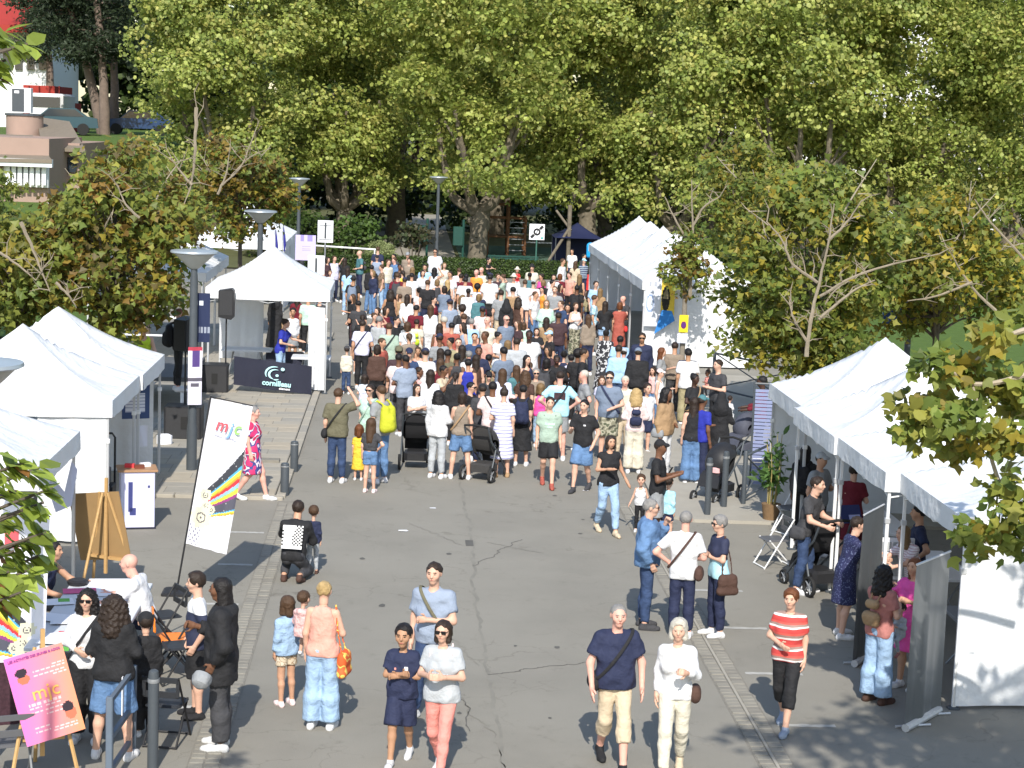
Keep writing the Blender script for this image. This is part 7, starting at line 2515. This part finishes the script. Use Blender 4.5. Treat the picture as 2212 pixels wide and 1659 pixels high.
# ------------------------------------------------------------------ pines at the upper left
rs = np.random.RandomState(77)
def pine(label, base, top, Y, seed, r0=.36):
    rs = np.random.RandomState(seed)
    a, b = atY(*base, Y), atY(*top, Y)
    a.z = float(hill_z(np.array(a.x), np.array(float(Y)))) - .2
    b = a + (b - a) * 1.45
    t = thing('pine_tree', label, 'tree', a, 0, 'pines on the hill')
    mb = MB()
    d = b - a
    limb(mb, [(0, 0, 0), d * .35 + Vector((.15, 0, 0)), d * .7, d], r0, .1, 10, seed, .03)
    Ps, Ns, Cs = [], [], []
    for k in range(30):
        f_ = rs.uniform(.42, 1.0)
        c = d * f_
        an = rs.uniform(0, 6.28)
        L = rs.uniform(1.2, 3.4) * (1.15 - f_ * .6)
        e = c + Vector((math.cos(an) * L, math.sin(an) * L, rs.uniform(-.6, .5)))
        limb(mb, [c, c.lerp(e, .5) + Vector((0, 0, .15)), e], .07, .02, 5, seed + k)
        for q in range(5):
            cc = c.lerp(e, .45 + .13 * q)
            m = 46
            Ps.append(np.array(cc) + rs.normal(size=(m, 3)) * np.array((.5, .5, .28)))
            Ns.append(rs.normal(size=(m, 3)) + np.array((0, -.2, .5)))
            Cs.append(np.array((.036, .052, .026)) * rs.uniform(.6, 1.7, size=(m, 1)))
    mb.build('trunk', M_BARKR, t, True)
    obj('crown', leaf_mesh('crown', np.concatenate(Ps), np.concatenate(Ns), .26, np.concatenate(Cs), LANCE, rs), M_LEAF, t)
pine('leaning pine with bare reddish trunk, left one of the pair', (222, 285), (146, 0), 108, 51, .3)
pine('upright pine with bare trunk, right one of the pair', (226, 285), (208, 0), 107, 52, .32)
pine('dark pine behind the pair of bare trunks', (245, 290), (240, 40), 116, 53, .3)
pine('dark pine behind the red shed', (110, 285), (95, 20), 124, 54, .3)

# ------------------------------------------------------------------ maples along the road
MAPLE_G = [(.18, .225, .042), (.225, .25, .048), (.13, .18, .035), (.27, .265, .05), (.185, .215, .042)]
MAPLE_Y = [(.33, .27, .03), (.26, .21, .03), (.17, .17, .03), (.36, .28, .04)]
MAPLE_B = [(.16, .085, .02), (.20, .12, .025), (.13, .10, .025), (.22, .15, .025), (.11, .065, .02)]
def maple(name, label, x, y, z0, z1, rx, n, size, pal, seed, trunk=.09, dens=30, group=None, lobe=.5, dead=0, lean=0.0, offs=(0, 0), extra=None, r_top=None, bark=M_BARKD, flat=.75):
    rs = np.random.RandomState(seed)
    r = random.Random(seed)
    t = thing(name, label, 'tree', (x, y, 0), 0, group)
    L = []
    zc, hz = (z0 + z1) / 2, (z1 - z0) / 2
    for k in range(n):
        d = rs.normal(size=3)
        d /= np.linalg.norm(d)
        f = rs.uniform(.35, 1.0) ** .6
        L.append((offs[0] + d[0] * rx * f, offs[1] + d[1] * rx * f, zc + d[2] * hz * f, rs.uniform(.6, 1.2) * lobe))
    if extra:
        L += extra
    mb = MB()
    top = Vector((offs[0] * .6 + lean, offs[1] * .6, z0 + hz * 1.3))
    limb(mb, [(0, 0, -.05), (lean * .2, 0, z0 * .6), (lean * .5 + offs[0] * .3, offs[1] * .3, zc - hz * .4), top], trunk, trunk * .35, 9, seed, .01)
    dm = MB()
    for k, l in enumerate(L):
        if k % 2 == 0:
            s = Vector((lean * .5, 0, z0 + r.uniform(0, .6) * hz))
            e = Vector(l[:3])
            limb(mb, [s, s.lerp(e, .5) + Vector((0, 0, .15)), e], trunk * .38, .008, 5, seed + k)
    mb.build('trunk', bark, t, True)
    for k in range(dead):
        a = r.uniform(0, 6.28)
        s = Vector((math.cos(a) * rx * .2 + offs[0], math.sin(a) * rx * .2 - rx * .3 + offs[1], zc + r.uniform(-.4, .3) * hz))
        e = s + Vector((r.uniform(-1, 1) * rx * .8, -rx * .35, r.uniform(.2, 1.2) * hz))
        br = MB()
        limb(br, [s, s.lerp(e, .5) + Vector((r.uniform(-.15, .15), 0, r.uniform(-.1, .2))), e], .035, .01, 6, seed + k)
        for q in range(4):
            p0 = s.lerp(e, r.uniform(.4, .95))
            br.tube([p0, p0 + Vector((r.uniform(-.4, .4), r.uniform(-.2, .1), r.uniform(0, .45)))], [.012, .004], 5)
        br.build('dead_branch', M_BARKP, t, True)
    P_, N_, C_ = lobes_crown(L, dens / (size / .2) ** 2, size, pal, rs, clump=lobe * .42, inner=.5)
    obj('crown', leaf_mesh('crown', P_, N_, size, C_, LOBED if y < 30 else LOBE6, rs), M_LEAF, t)
    return t
ML = MAPLE_G + [MAPLE_Y[1]] + MAPLE_B[1:4]
maple('maple_tree', 'green and brown maple behind the left tents, covering the stage', -5.85, 37.6, 2.2, 6.2, 1.75, 66, .15, ML, 61, dead=4, dens=41, group='maples along the road', lobe=.42)
maple('maple_tree', 'maple at the left edge above the two left tent peaks', -7.75, 37.4, 2.4, 4.75, 1.25, 36, .15, MAPLE_G + MAPLE_Y[1:3], 62, dead=2, dens=36, group='maples along the road', lobe=.38)
maple('maple_tree', 'brown and green maple between the left maple and the thin street lamp', -4.95, 55.5, 3.0, 6.1, 1.5, 44, .15, MAPLE_B[1:4] + MAPLE_G[:3] + [MAPLE_Y[1]], 63, dead=4, dens=39, group='maples along the road', lobe=.42)
maple('maple_tree', 'second brown maple behind the left one, over the white tents', -6.9, 50.0, 2.9, 5.9, 1.6, 44, .15, MAPLE_B[1:3] + MAPLE_G, 64, dead=3, dens=37, group='maples along the road', lobe=.42)
maple('maple_tree', 'green maple left of the pink building', -12.2, 52.0, 2.4, 5.4, 1.9, 40, .15, MAPLE_G, 65, dead=1, dens=34, group='maples along the road', lobe=.5)
maple('maple_tree', 'slim maple with a yellow sign on its trunk before the far tents', 8.0, 52.2, 2.0, 4.3, .6, 30, .13, MAPLE_B[1:2] + MAPLE_G, 66, trunk=.1, dead=0, dens=32, group='maples along the road', lobe=.28, bark=mat('grey bark', (.20, .175, .14), .9, .25, 8, .4, 30, linear=True))
maple('maple_tree', 'large green maple behind the furthest near right tent', 9.4, 42.5, 1.1, 6.3, 2.15, 96, .16, MAPLE_G + MAPLE_G + MAPLE_Y[:2], 67, trunk=.13, dead=5, dens=37, group='maples along the road', lobe=.48, bark=MATS['grey bark'])
maple('maple_tree', 'yellow and green maple right of the large one, before the lawn', 13.4, 45.5, 1.7, 5.6, 2.3, 70, .16, MAPLE_Y + MAPLE_G, 68, trunk=.12, dead=4, dens=34, group='maples along the road', lobe=.5)
maple('maple_tree', 'brown tinted maple behind the slim one with the yellow sign', 11.0, 60.0, 3.2, 6.6, 1.9, 48, .16, MAPLE_Y[1:3] + MAPLE_G, 69, dead=3, dens=32, group='maples along the road', lobe=.5)
# signs on the slim trunk
def ys_(u, v):
    x, z = (u - .5) / .3, (v - .42) / .22
    r_ = x * x + z * z
    if r_ < 1: return (.16, .02, .10) if r_ > .5 else (.10, .03, .2)
    return (.80, .62, .03)
poster('tree_sign', 'yellow no parking sign on the slim maple trunk', (7.98, 52.03, 1.5), .26, .5, 0, ys_, cat='sign')
poster('tree_notice', 'white paper notice under the yellow sign on the trunk', (7.96, 52.02, 1.08), .3, .28, .05, lambda u, v: (.75, .76, .82) if int(v * 12) % 3 else (.5, .53, .62), cat='notice')
# the maple beside the viewer on the right: its branches hang into the picture, its crown shades the road
def blob(px, py, Y, r):
    q = atY(px, py, Y)
    return (q.x - 8.6, q.y - 16.0, q.z, r)
rs_ = random.Random(5)
ext, hang = [], []
for px, py, r in [(2040, 800, .22), (2100, 790, .2), (2160, 830, .24), (2210, 850, .25), (1985, 880, .17), (2030, 900, .22), (2085, 905, .22), (2140, 940, .2), (1965, 925, .13), (2010, 955, .17), (2060, 965, .16), (2200, 960, .2), (2170, 1060, .17), (2205, 1110, .2), (2120, 1130, .15), (2160, 1160, .17), (2100, 1175, .1), (2200, 1180, .16), (2150, 720, .16), (2205, 700, .2)]:
    hang.append(blob(px, py, 18.6 + rs_.uniform(-.35, .35), r))
while len(ext) < 115:
    z = rs_.uniform(5.5, 9.8)
    xg, yg = rs_.uniform(4.3, 10.5), rs_.uniform(16.5, 21.6)
    x, y = xg - .083 * z, yg - 1.19 * z
    if x > .335 * y + 1.2 or z > 8.3 + .073 * y:
        ext.append((x - 8.6, y - 16.0, z, rs_.uniform(.28, .5)))
mp = maple('maple_tree', 'maple at the right edge, its yellow green branches hanging into the picture', 8.6, 16.0, 5.6, 7.5, 1.2, 5, .165, MAPLE_Y + MAPLE_G + [MAPLE_B[3]], 70, trunk=.16, dens=24, group=None, lobe=.5, extra=ext)
P_, N_, C_ = lobes_crown(hang, 150, .18, [tuple(1.2 * c for c in q) for q in MAPLE_Y[1:3] + MAPLE_G + MAPLE_G], np.random.RandomState(8), clump=.09, inner=.4, up=.5, sun=.6)
obj('hanging_leaves', leaf_mesh('hanging_leaves', P_, N_, .14, C_, LOBED, np.random.RandomState(8)), M_LEAF, mp)
br = MB()
for k, (pts) in enumerate([[(2212 + 150, 760), (2130, 830), (2040, 790)], [(2212 + 180, 1010), (2120, 950), (2010, 925)], [(2300, 1180), (2180, 1090), (2100, 830)], [(2290, 700), (2190, 720), (2105, 780)]]):
    q = [atY(px, py, 18.6) - Vector((8.6, 16.0, 0)) for px, py in pts]
    limb(br, q, .04, .012, 6, 90 + k, .01)
br.build('branch', M_BARKP, mp, True)

M_BARKG = mat('dry greyish branch', (.25, .21, .155), .9, .3, 8, .4, 30, linear=True)
# pale leafless branches standing out of the maples
def bare(tree_i, Y, lines, r0=.04, seed=0, twigs=5):
    t = tree_i
    rr = random.Random(seed)
    for k, (pts) in enumerate(lines):
        q = [atY(px, py, Y + rr.uniform(-.1, .1)) - t.location for px, py in pts]
        b = MB()
        limb(b, q, r0 * (1 if k == 0 else .7), r0 * .22, 6, seed + k, .012)
        for j in range(twigs):
            i_ = rr.randrange(len(q) - 1)
            a = q[i_].lerp(q[i_ + 1], rr.random())
            e = a + Vector((rr.uniform(-.5, .5), rr.uniform(-.2, .2), rr.uniform(-.05, .5)))
            m_ = a.lerp(e, .5) + Vector((rr.uniform(-.08, .08), 0, .04))
            b.tube([a, m_, e], [r0 * .28, r0 * .2, r0 * .08], 5)
            b.tube([m_, m_ + Vector((rr.uniform(-.25, .25), 0, rr.uniform(0, .25)))], [r0 * .16, r0 * .06], 4)
        b.build('dead_branch', M_BARKG, t, True)
MT = {o['label'][:22]: o for o in bpy.data.objects if o.name.startswith('maple_tree')}
def mt(s): return next(o for k, o in MT.items() if k.startswith(s))
bare(mt('maple at the left edge'), 35.7, [[(45, 480), (72, 540), (108, 630)], [(0, 545), (38, 572), (78, 606)], [(120, 610), (150, 640), (165, 665)]], .045, 3)
bare(mt('green and brown maple'), 35.6, [[(425, 232), (421, 320), (414, 390), (398, 440)], [(414, 400), (390, 370), (372, 345)], [(300, 470), (270, 440), (255, 400)]], .04, 4)
bare(mt('brown and green maple'), 53.6, [[(470, 420), (490, 370), (498, 300)], [(480, 400), (520, 360), (545, 300), (560, 260)], [(500, 380), (540, 340), (585, 320)]], .04, 5)
bare(mt('slim maple'), 51.9, [[(1490, 640), (1496, 520), (1494, 388)], [(1497, 540), (1462, 480), (1436, 425)], [(1496, 490), (1520, 448), (1555, 425)]], .06, 6)
bare(mt('large green maple'), 39.8, [[(1742, 770), (1752, 690), (1772, 600), (1790, 520), (1802, 440)], [(1772, 640), (1840, 600), (1930, 570), (2030, 548)], [(1765, 610), (1712, 570), (1690, 520), (1655, 478)], [(1768, 690), (1840, 630), (1890, 605)], [(1788, 520), (1830, 480), (1862, 432)], [(1745, 740), (1715, 690), (1705, 640)]], .055, 7, 8)
bare(mt('yellow and green maple'), 42.8, [[(2180, 700), (2100, 620), (2050, 540)], [(2212, 560), (2140, 480), (2105, 430)], [(2100, 610), (2020, 640), (1960, 650)]], .05, 8)

# magnolia beside the viewer on the left
rs = np.random.RandomState(9)
mg = thing('magnolia_tree', 'magnolia with glossy leaves hanging in at the left edge', 'tree', (-4.2, 9.6, 0))
tr = MB()
limb(tr, [(0, 0, 0), (.1, 0, 2.5), (.2, 0, 5.0), (.1, 0, 8.5)], .14, .05, 10, 3, .01)
LP, LN, LT, SP = [], [], [], []
tips = [(20, 1010), (52, 1000), (85, 1010), (35, 1060), (12, 1120), (60, 1100), (95, 1085), (112, 1055), (30, 1190), (60, 1165), (100, 1150), (20, 1235), (66, 1230), (45, 1280), (14, 1275), (85, 1200), (10, 70), (35, 100), (12, 130), (0, 165), (60, 95)]
for k, (px, py) in enumerate(tips):
    Y = 10.4 + rs.uniform(-.45, .45)
    c = atY(px, py, Y) - Vector((-4.2, 9.6, 0))
    s = Vector((.15, 0, c.z - .5))
    e0 = c.lerp(s, .5) + Vector((0, 0, -.1))
    limb(tr, [s, e0, c], .03, .008, 6, 200 + k, .01)
    ax_ = (c - e0).normalized()
    for q in range(13):
        a = 2.4 * q
        o1 = ax_.orthogonal().normalized()
        o2 = ax_.cross(o1)
        d = (o1 * math.cos(a) + o2 * math.sin(a)) * .8 + ax_ * rs.uniform(.0, .9) + Vector((0, 0, rs.uniform(-.35, .3)))
        d.normalize()
        LP.append(tuple(c - ax_ * rs.uniform(0, .1)))
        SP.append(tuple(d))
        LN.append(tuple(ax_ * .7 + Vector((0, -.2, .7)) + Vector(rs.normal(size=3) * .3)))
        LT.append(np.array((.26, .33, .055) if rs.rand() < .93 else (.24, .11, .035)) * rs.uniform(.6, 1.5))
tr.build('trunk', M_BARKD, mg, True)
obj('crown', leaf_mesh('crown', np.array(LP), np.array(LN), .14, np.array(LT), LANCE * np.array((1.55, 1, 1)), rs, spin=np.array(SP) * 3), M_LEAF, mg)

# ------------------------------------------------------------------ hedge, shrubs, playground, dark wood behind
rs = np.random.RandomState(14)
def bushy(name, label, lobes, size, pal, dens, seed, cat='shrub', core=None, clump=.12, group=None, shape=LEAF5):
    rs = np.random.RandomState(seed)
    c = Vector(np.mean([l[:3] for l in lobes], axis=0))
    t = thing(name, label, cat, (c.x, c.y, 0), 0, group)
    L = [(l[0] - c.x, l[1] - c.y, l[2], l[3]) for l in lobes]
    P_, N_, C_ = lobes_crown(L, dens / (size / .2) ** 2, size, pal, rs, clump=clump, inner=.3)
    obj('foliage', leaf_mesh('foliage', P_, N_, size, C_, shape, rs), M_LEAF, t)
    st_ = MB()
    for l in L[:6]:
        st_.tube([(l[0] * .3, l[1] * .3, 0), (l[0], l[1], l[2])], [.04, .015], 5)
    st_.build('stem', M_BARKD, t)
    return t
HG = [(.05, .085, .015), (.065, .10, .02), (.04, .07, .014)]
t = thing('hedge', 'long low clipped hedge behind the crowd', 'hedge', (2.6, 84.6, 0))
MB().box((0, 0, .36), (15.6, .8, .7), bev=.05).build('core', mat('hedge core', (.015, .025, .008), .95, .3, 8, linear=True), t)
n_ = 11000
P_ = np.stack([rs.uniform(-7.9, 7.9, n_), rs.uniform(-.46, .46, n_), rs.uniform(.02, .8, n_)], 1)
side = rs.randint(0, 3, n_)
P_[side == 0, 1] = -.45 + rs.normal(size=(side == 0).sum()) * .03
P_[side == 1, 2] = .76 + rs.normal(size=(side == 1).sum()) * .035
N_ = np.where((side == 1)[:, None], np.array((0, 0, 1.)), np.array((0, -1., .3))) + rs.normal(size=(n_, 3)) * .5
C_ = np.array(HG)[rs.randint(0, 3, n_)] * rs.uniform(.6, 1.5, size=(n_, 1))
obj('foliage', leaf_mesh('foliage', P_, N_, .08, C_, LEAF5, rs), M_LEAF, t)
p = atY(823, 545, 86.2)
bushy('topiary_bush', 'pale green dome shaped bush behind the hedge', [(p.x, 86.4, .75, .78), (p.x, 86.4, .4, .8)], .06, [(.30, .34, .14), (.26, .30, .12)], 30, 81, core=None, clump=.05)
for k, (px, py, Y, r, pal, lab) in enumerate([(770, 490, 88, 1.0, [(.09, .15, .03), (.07, .12, .025)], 'mid green bush left of the pale dome bush'), (735, 520, 87, .7, [(.06, .10, .02)], 'dark bush under the burred plane trunk'), (885, 505, 88, .8, [(.075, .07, .035), (.06, .08, .03)], 'brownish bush right of the pale dome bush'), (650, 470, 90, 1.2, HG, 'dark bush behind the thin street lamp'), (590, 430, 92, 1.5, HG, 'tall dark bush left of the thin street lamp'), (1390, 455, 104, 1.4, [(.16, .2, .04)], 'light green bush behind the far tent peak'), (1560, 500, 78, 1.6, HG, 'dark bush right of the far tents'), (1700, 510, 76, 1.8, HG, 'dark bush behind the large maple'), (1850, 520, 76, 2.0, HG, 'dark bush behind the yellow maple'), (2010, 520, 77, 2.0, HG, 'dark bush behind the right street lamp'), (2170, 520, 78, 2.0, HG, 'dark bush near the right edge of the lawn')]):
    p = atY(px, py, Y)
    r2 = random.Random(k)
    L = [(p.x + r2.uniform(-.8, .8) * r, Y + r2.uniform(-.5, .5) * r, max(.3, min(p.z, 1.6) + r2.uniform(-.7, .5) * r), r * r2.uniform(.35, .6)) for _ in range(12)]
    bushy('shrub', lab, L, .18, pal, 20, 100 + k, clump=.2, group='shrubs in the park')
# far wood closing the view
rs = np.random.RandomState(33)
L = []
for k in range(300):
    L.append((rs.uniform(-26, 30), rs.uniform(141, 149), rs.uniform(.6, 15.5), rs.uniform(1.3, 2.4)))
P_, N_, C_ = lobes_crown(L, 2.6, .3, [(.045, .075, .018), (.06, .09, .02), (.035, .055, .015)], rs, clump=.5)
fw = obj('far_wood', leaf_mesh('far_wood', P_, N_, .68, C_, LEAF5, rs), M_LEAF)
tag(fw, 'dark wood closing the view behind the park', 'wood', kind='stuff')
L = []
for k in range(120):
    L.append((rs.uniform(-8, 52), rs.uniform(116, 121), rs.uniform(.4, 3.6), rs.uniform(.8, 1.5)))
L = [l for l in L if not (-.2 < l[0] < 2.4)]
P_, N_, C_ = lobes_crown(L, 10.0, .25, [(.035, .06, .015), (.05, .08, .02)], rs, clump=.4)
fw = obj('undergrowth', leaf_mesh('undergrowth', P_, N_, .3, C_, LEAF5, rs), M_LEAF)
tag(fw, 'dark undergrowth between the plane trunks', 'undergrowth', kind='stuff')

# playground frame, leaning poles, bench, bins, dark shelter
M_PLAY = mat('brown playground wood', (.14, .065, .03), .8, .2, 6, .2, 30, linear=True)
M_GRN = mat('dark green paint', (.015, .06, .045), .5, .1, 6, linear=True)
t = thing('climbing_frame', 'brown wooden climbing frame between the plane trunks', 'play frame', (atY(1095, 470, 98).x, 98, .05))
for x in (-1.0, .1, 1.0):
    for y in (0, 1.2):
        MB().tube([(x, y, 0), (x, y, 2.9 if x < .5 else 2.1)], .08, 8).build('post', M_PLAY, t)
for z in (1.0, 2.0, 2.7):
    MB().tube([(-1.0, 0, z), (1.0 if z < 2.5 else .1, 0, z)], .05, 6).build('beam', M_PLAY, t)
    MB().tube([(-1.0, 1.2, z), (1.0 if z < 2.5 else .1, 1.2, z)], .05, 6).build('beam', M_PLAY, t)
MB().box((-.45, .6, 1.0), (1.1, 1.2, .06)).build('platform', M_PLAY, t)
for k in range(6):
    MB().tube([(.1, -.02, .3 + k * .3), (1.0, -.02, .3 + k * .3)], .025, 5).build('rung', M_GREYM, t)
MB().box((1.7, .3, .75), (1.5, .5, .05), 0).build('slide', M_GREYM, t)
t = thing('timber_swing', 'weathered timber post with leaning poles left of the far tents', 'play frame', (atY(1228, 560, 87).x, 87.3, 0))
MB().tube([(0, 0, 0), (0, 0, 3.3)], .1, 8).build('post', M_BARK, t)
MB().tube([(-1.35, -.5, 0), (0, 0, 2.2)], .07, 8).build('leaning_pole', M_BARK, t)
MB().tube([(-.6, .6, 3.0), (.1, 0, 2.1)], .06, 8).build('leaning_pole', M_BARK, t)
t = thing('park_bench', 'dark blue green bench behind the hedge', 'bench', (atY(1110, 545, 87).x, 87.2, 0))
for k in range(4):
    MB().box((0, .02 + .02 * k, .45 + .11 * k), (2.4, .04, .08)).build('slat', M_GRN, t)
for k in range(3):
    MB().box((0, -.12 - .12 * k, .43), (2.4, .09, .04)).build('slat', M_GRN, t)
for x in (-1.1, 1.1):
    MB().box((x, -.1, .4), (.07, .45, .8)).build('leg', M_GRN, t)
for k, px in enumerate((922, 1000)):
    q = atY(px, 530, 90)
    t = thing('green_post', ['dark green post left of the pale trunk', 'dark green post just beside the pale trunk'][k], 'post', (q.x, 90, 0))
    MB().tube([(0, 0, 0), (0, 0, 2.3)], .06, 8).build('shaft', M_GRN, t)
    MB().box((-.25, 0, 1.5), (.5, .35, .9), bev=.03).build('panel', M_GRN, t)
t = thing('pop_up_shelter', 'small dark blue pop up shelter beside the far tents', 'tent', (atY(1246, 540, 88).x, 88.2, 0))
o = obj('canopy', canopy_mesh(2.3, 2.3, .7, .06, .01, 3), mat('dark navy canvas', (.012, .016, .05), .7, .1, 3, linear=True), t)
o.location.z = 1.75
for sx in (-1, 1):
    for sy in (-1, 1):
        MB().tube([(sx * 1.1, sy * 1.1, 0), (sx * 1.1, sy * 1.1, 1.78)], .025, 6).build('leg', M_DKGREY, t)
obj('back_wall', cloth_strip((-1.1, 1.1, 1.7), (1.1, 1.1, 1.7), 1.6, .03, 4), MATS['dark navy canvas'], t)
bl = sdf_mesh('balloon', [((0, 0, 0), (.05, 0, .35), .1, .16, 1)], .03)
o = obj('balloon', bl, mat('bright blue balloon', (.02, .35, .75), .3, .05, 4, linear=True))
o.location = atY(1272, 552, 71)
tag(o, 'bright blue inflated toy at the far tent corner', 'balloon')
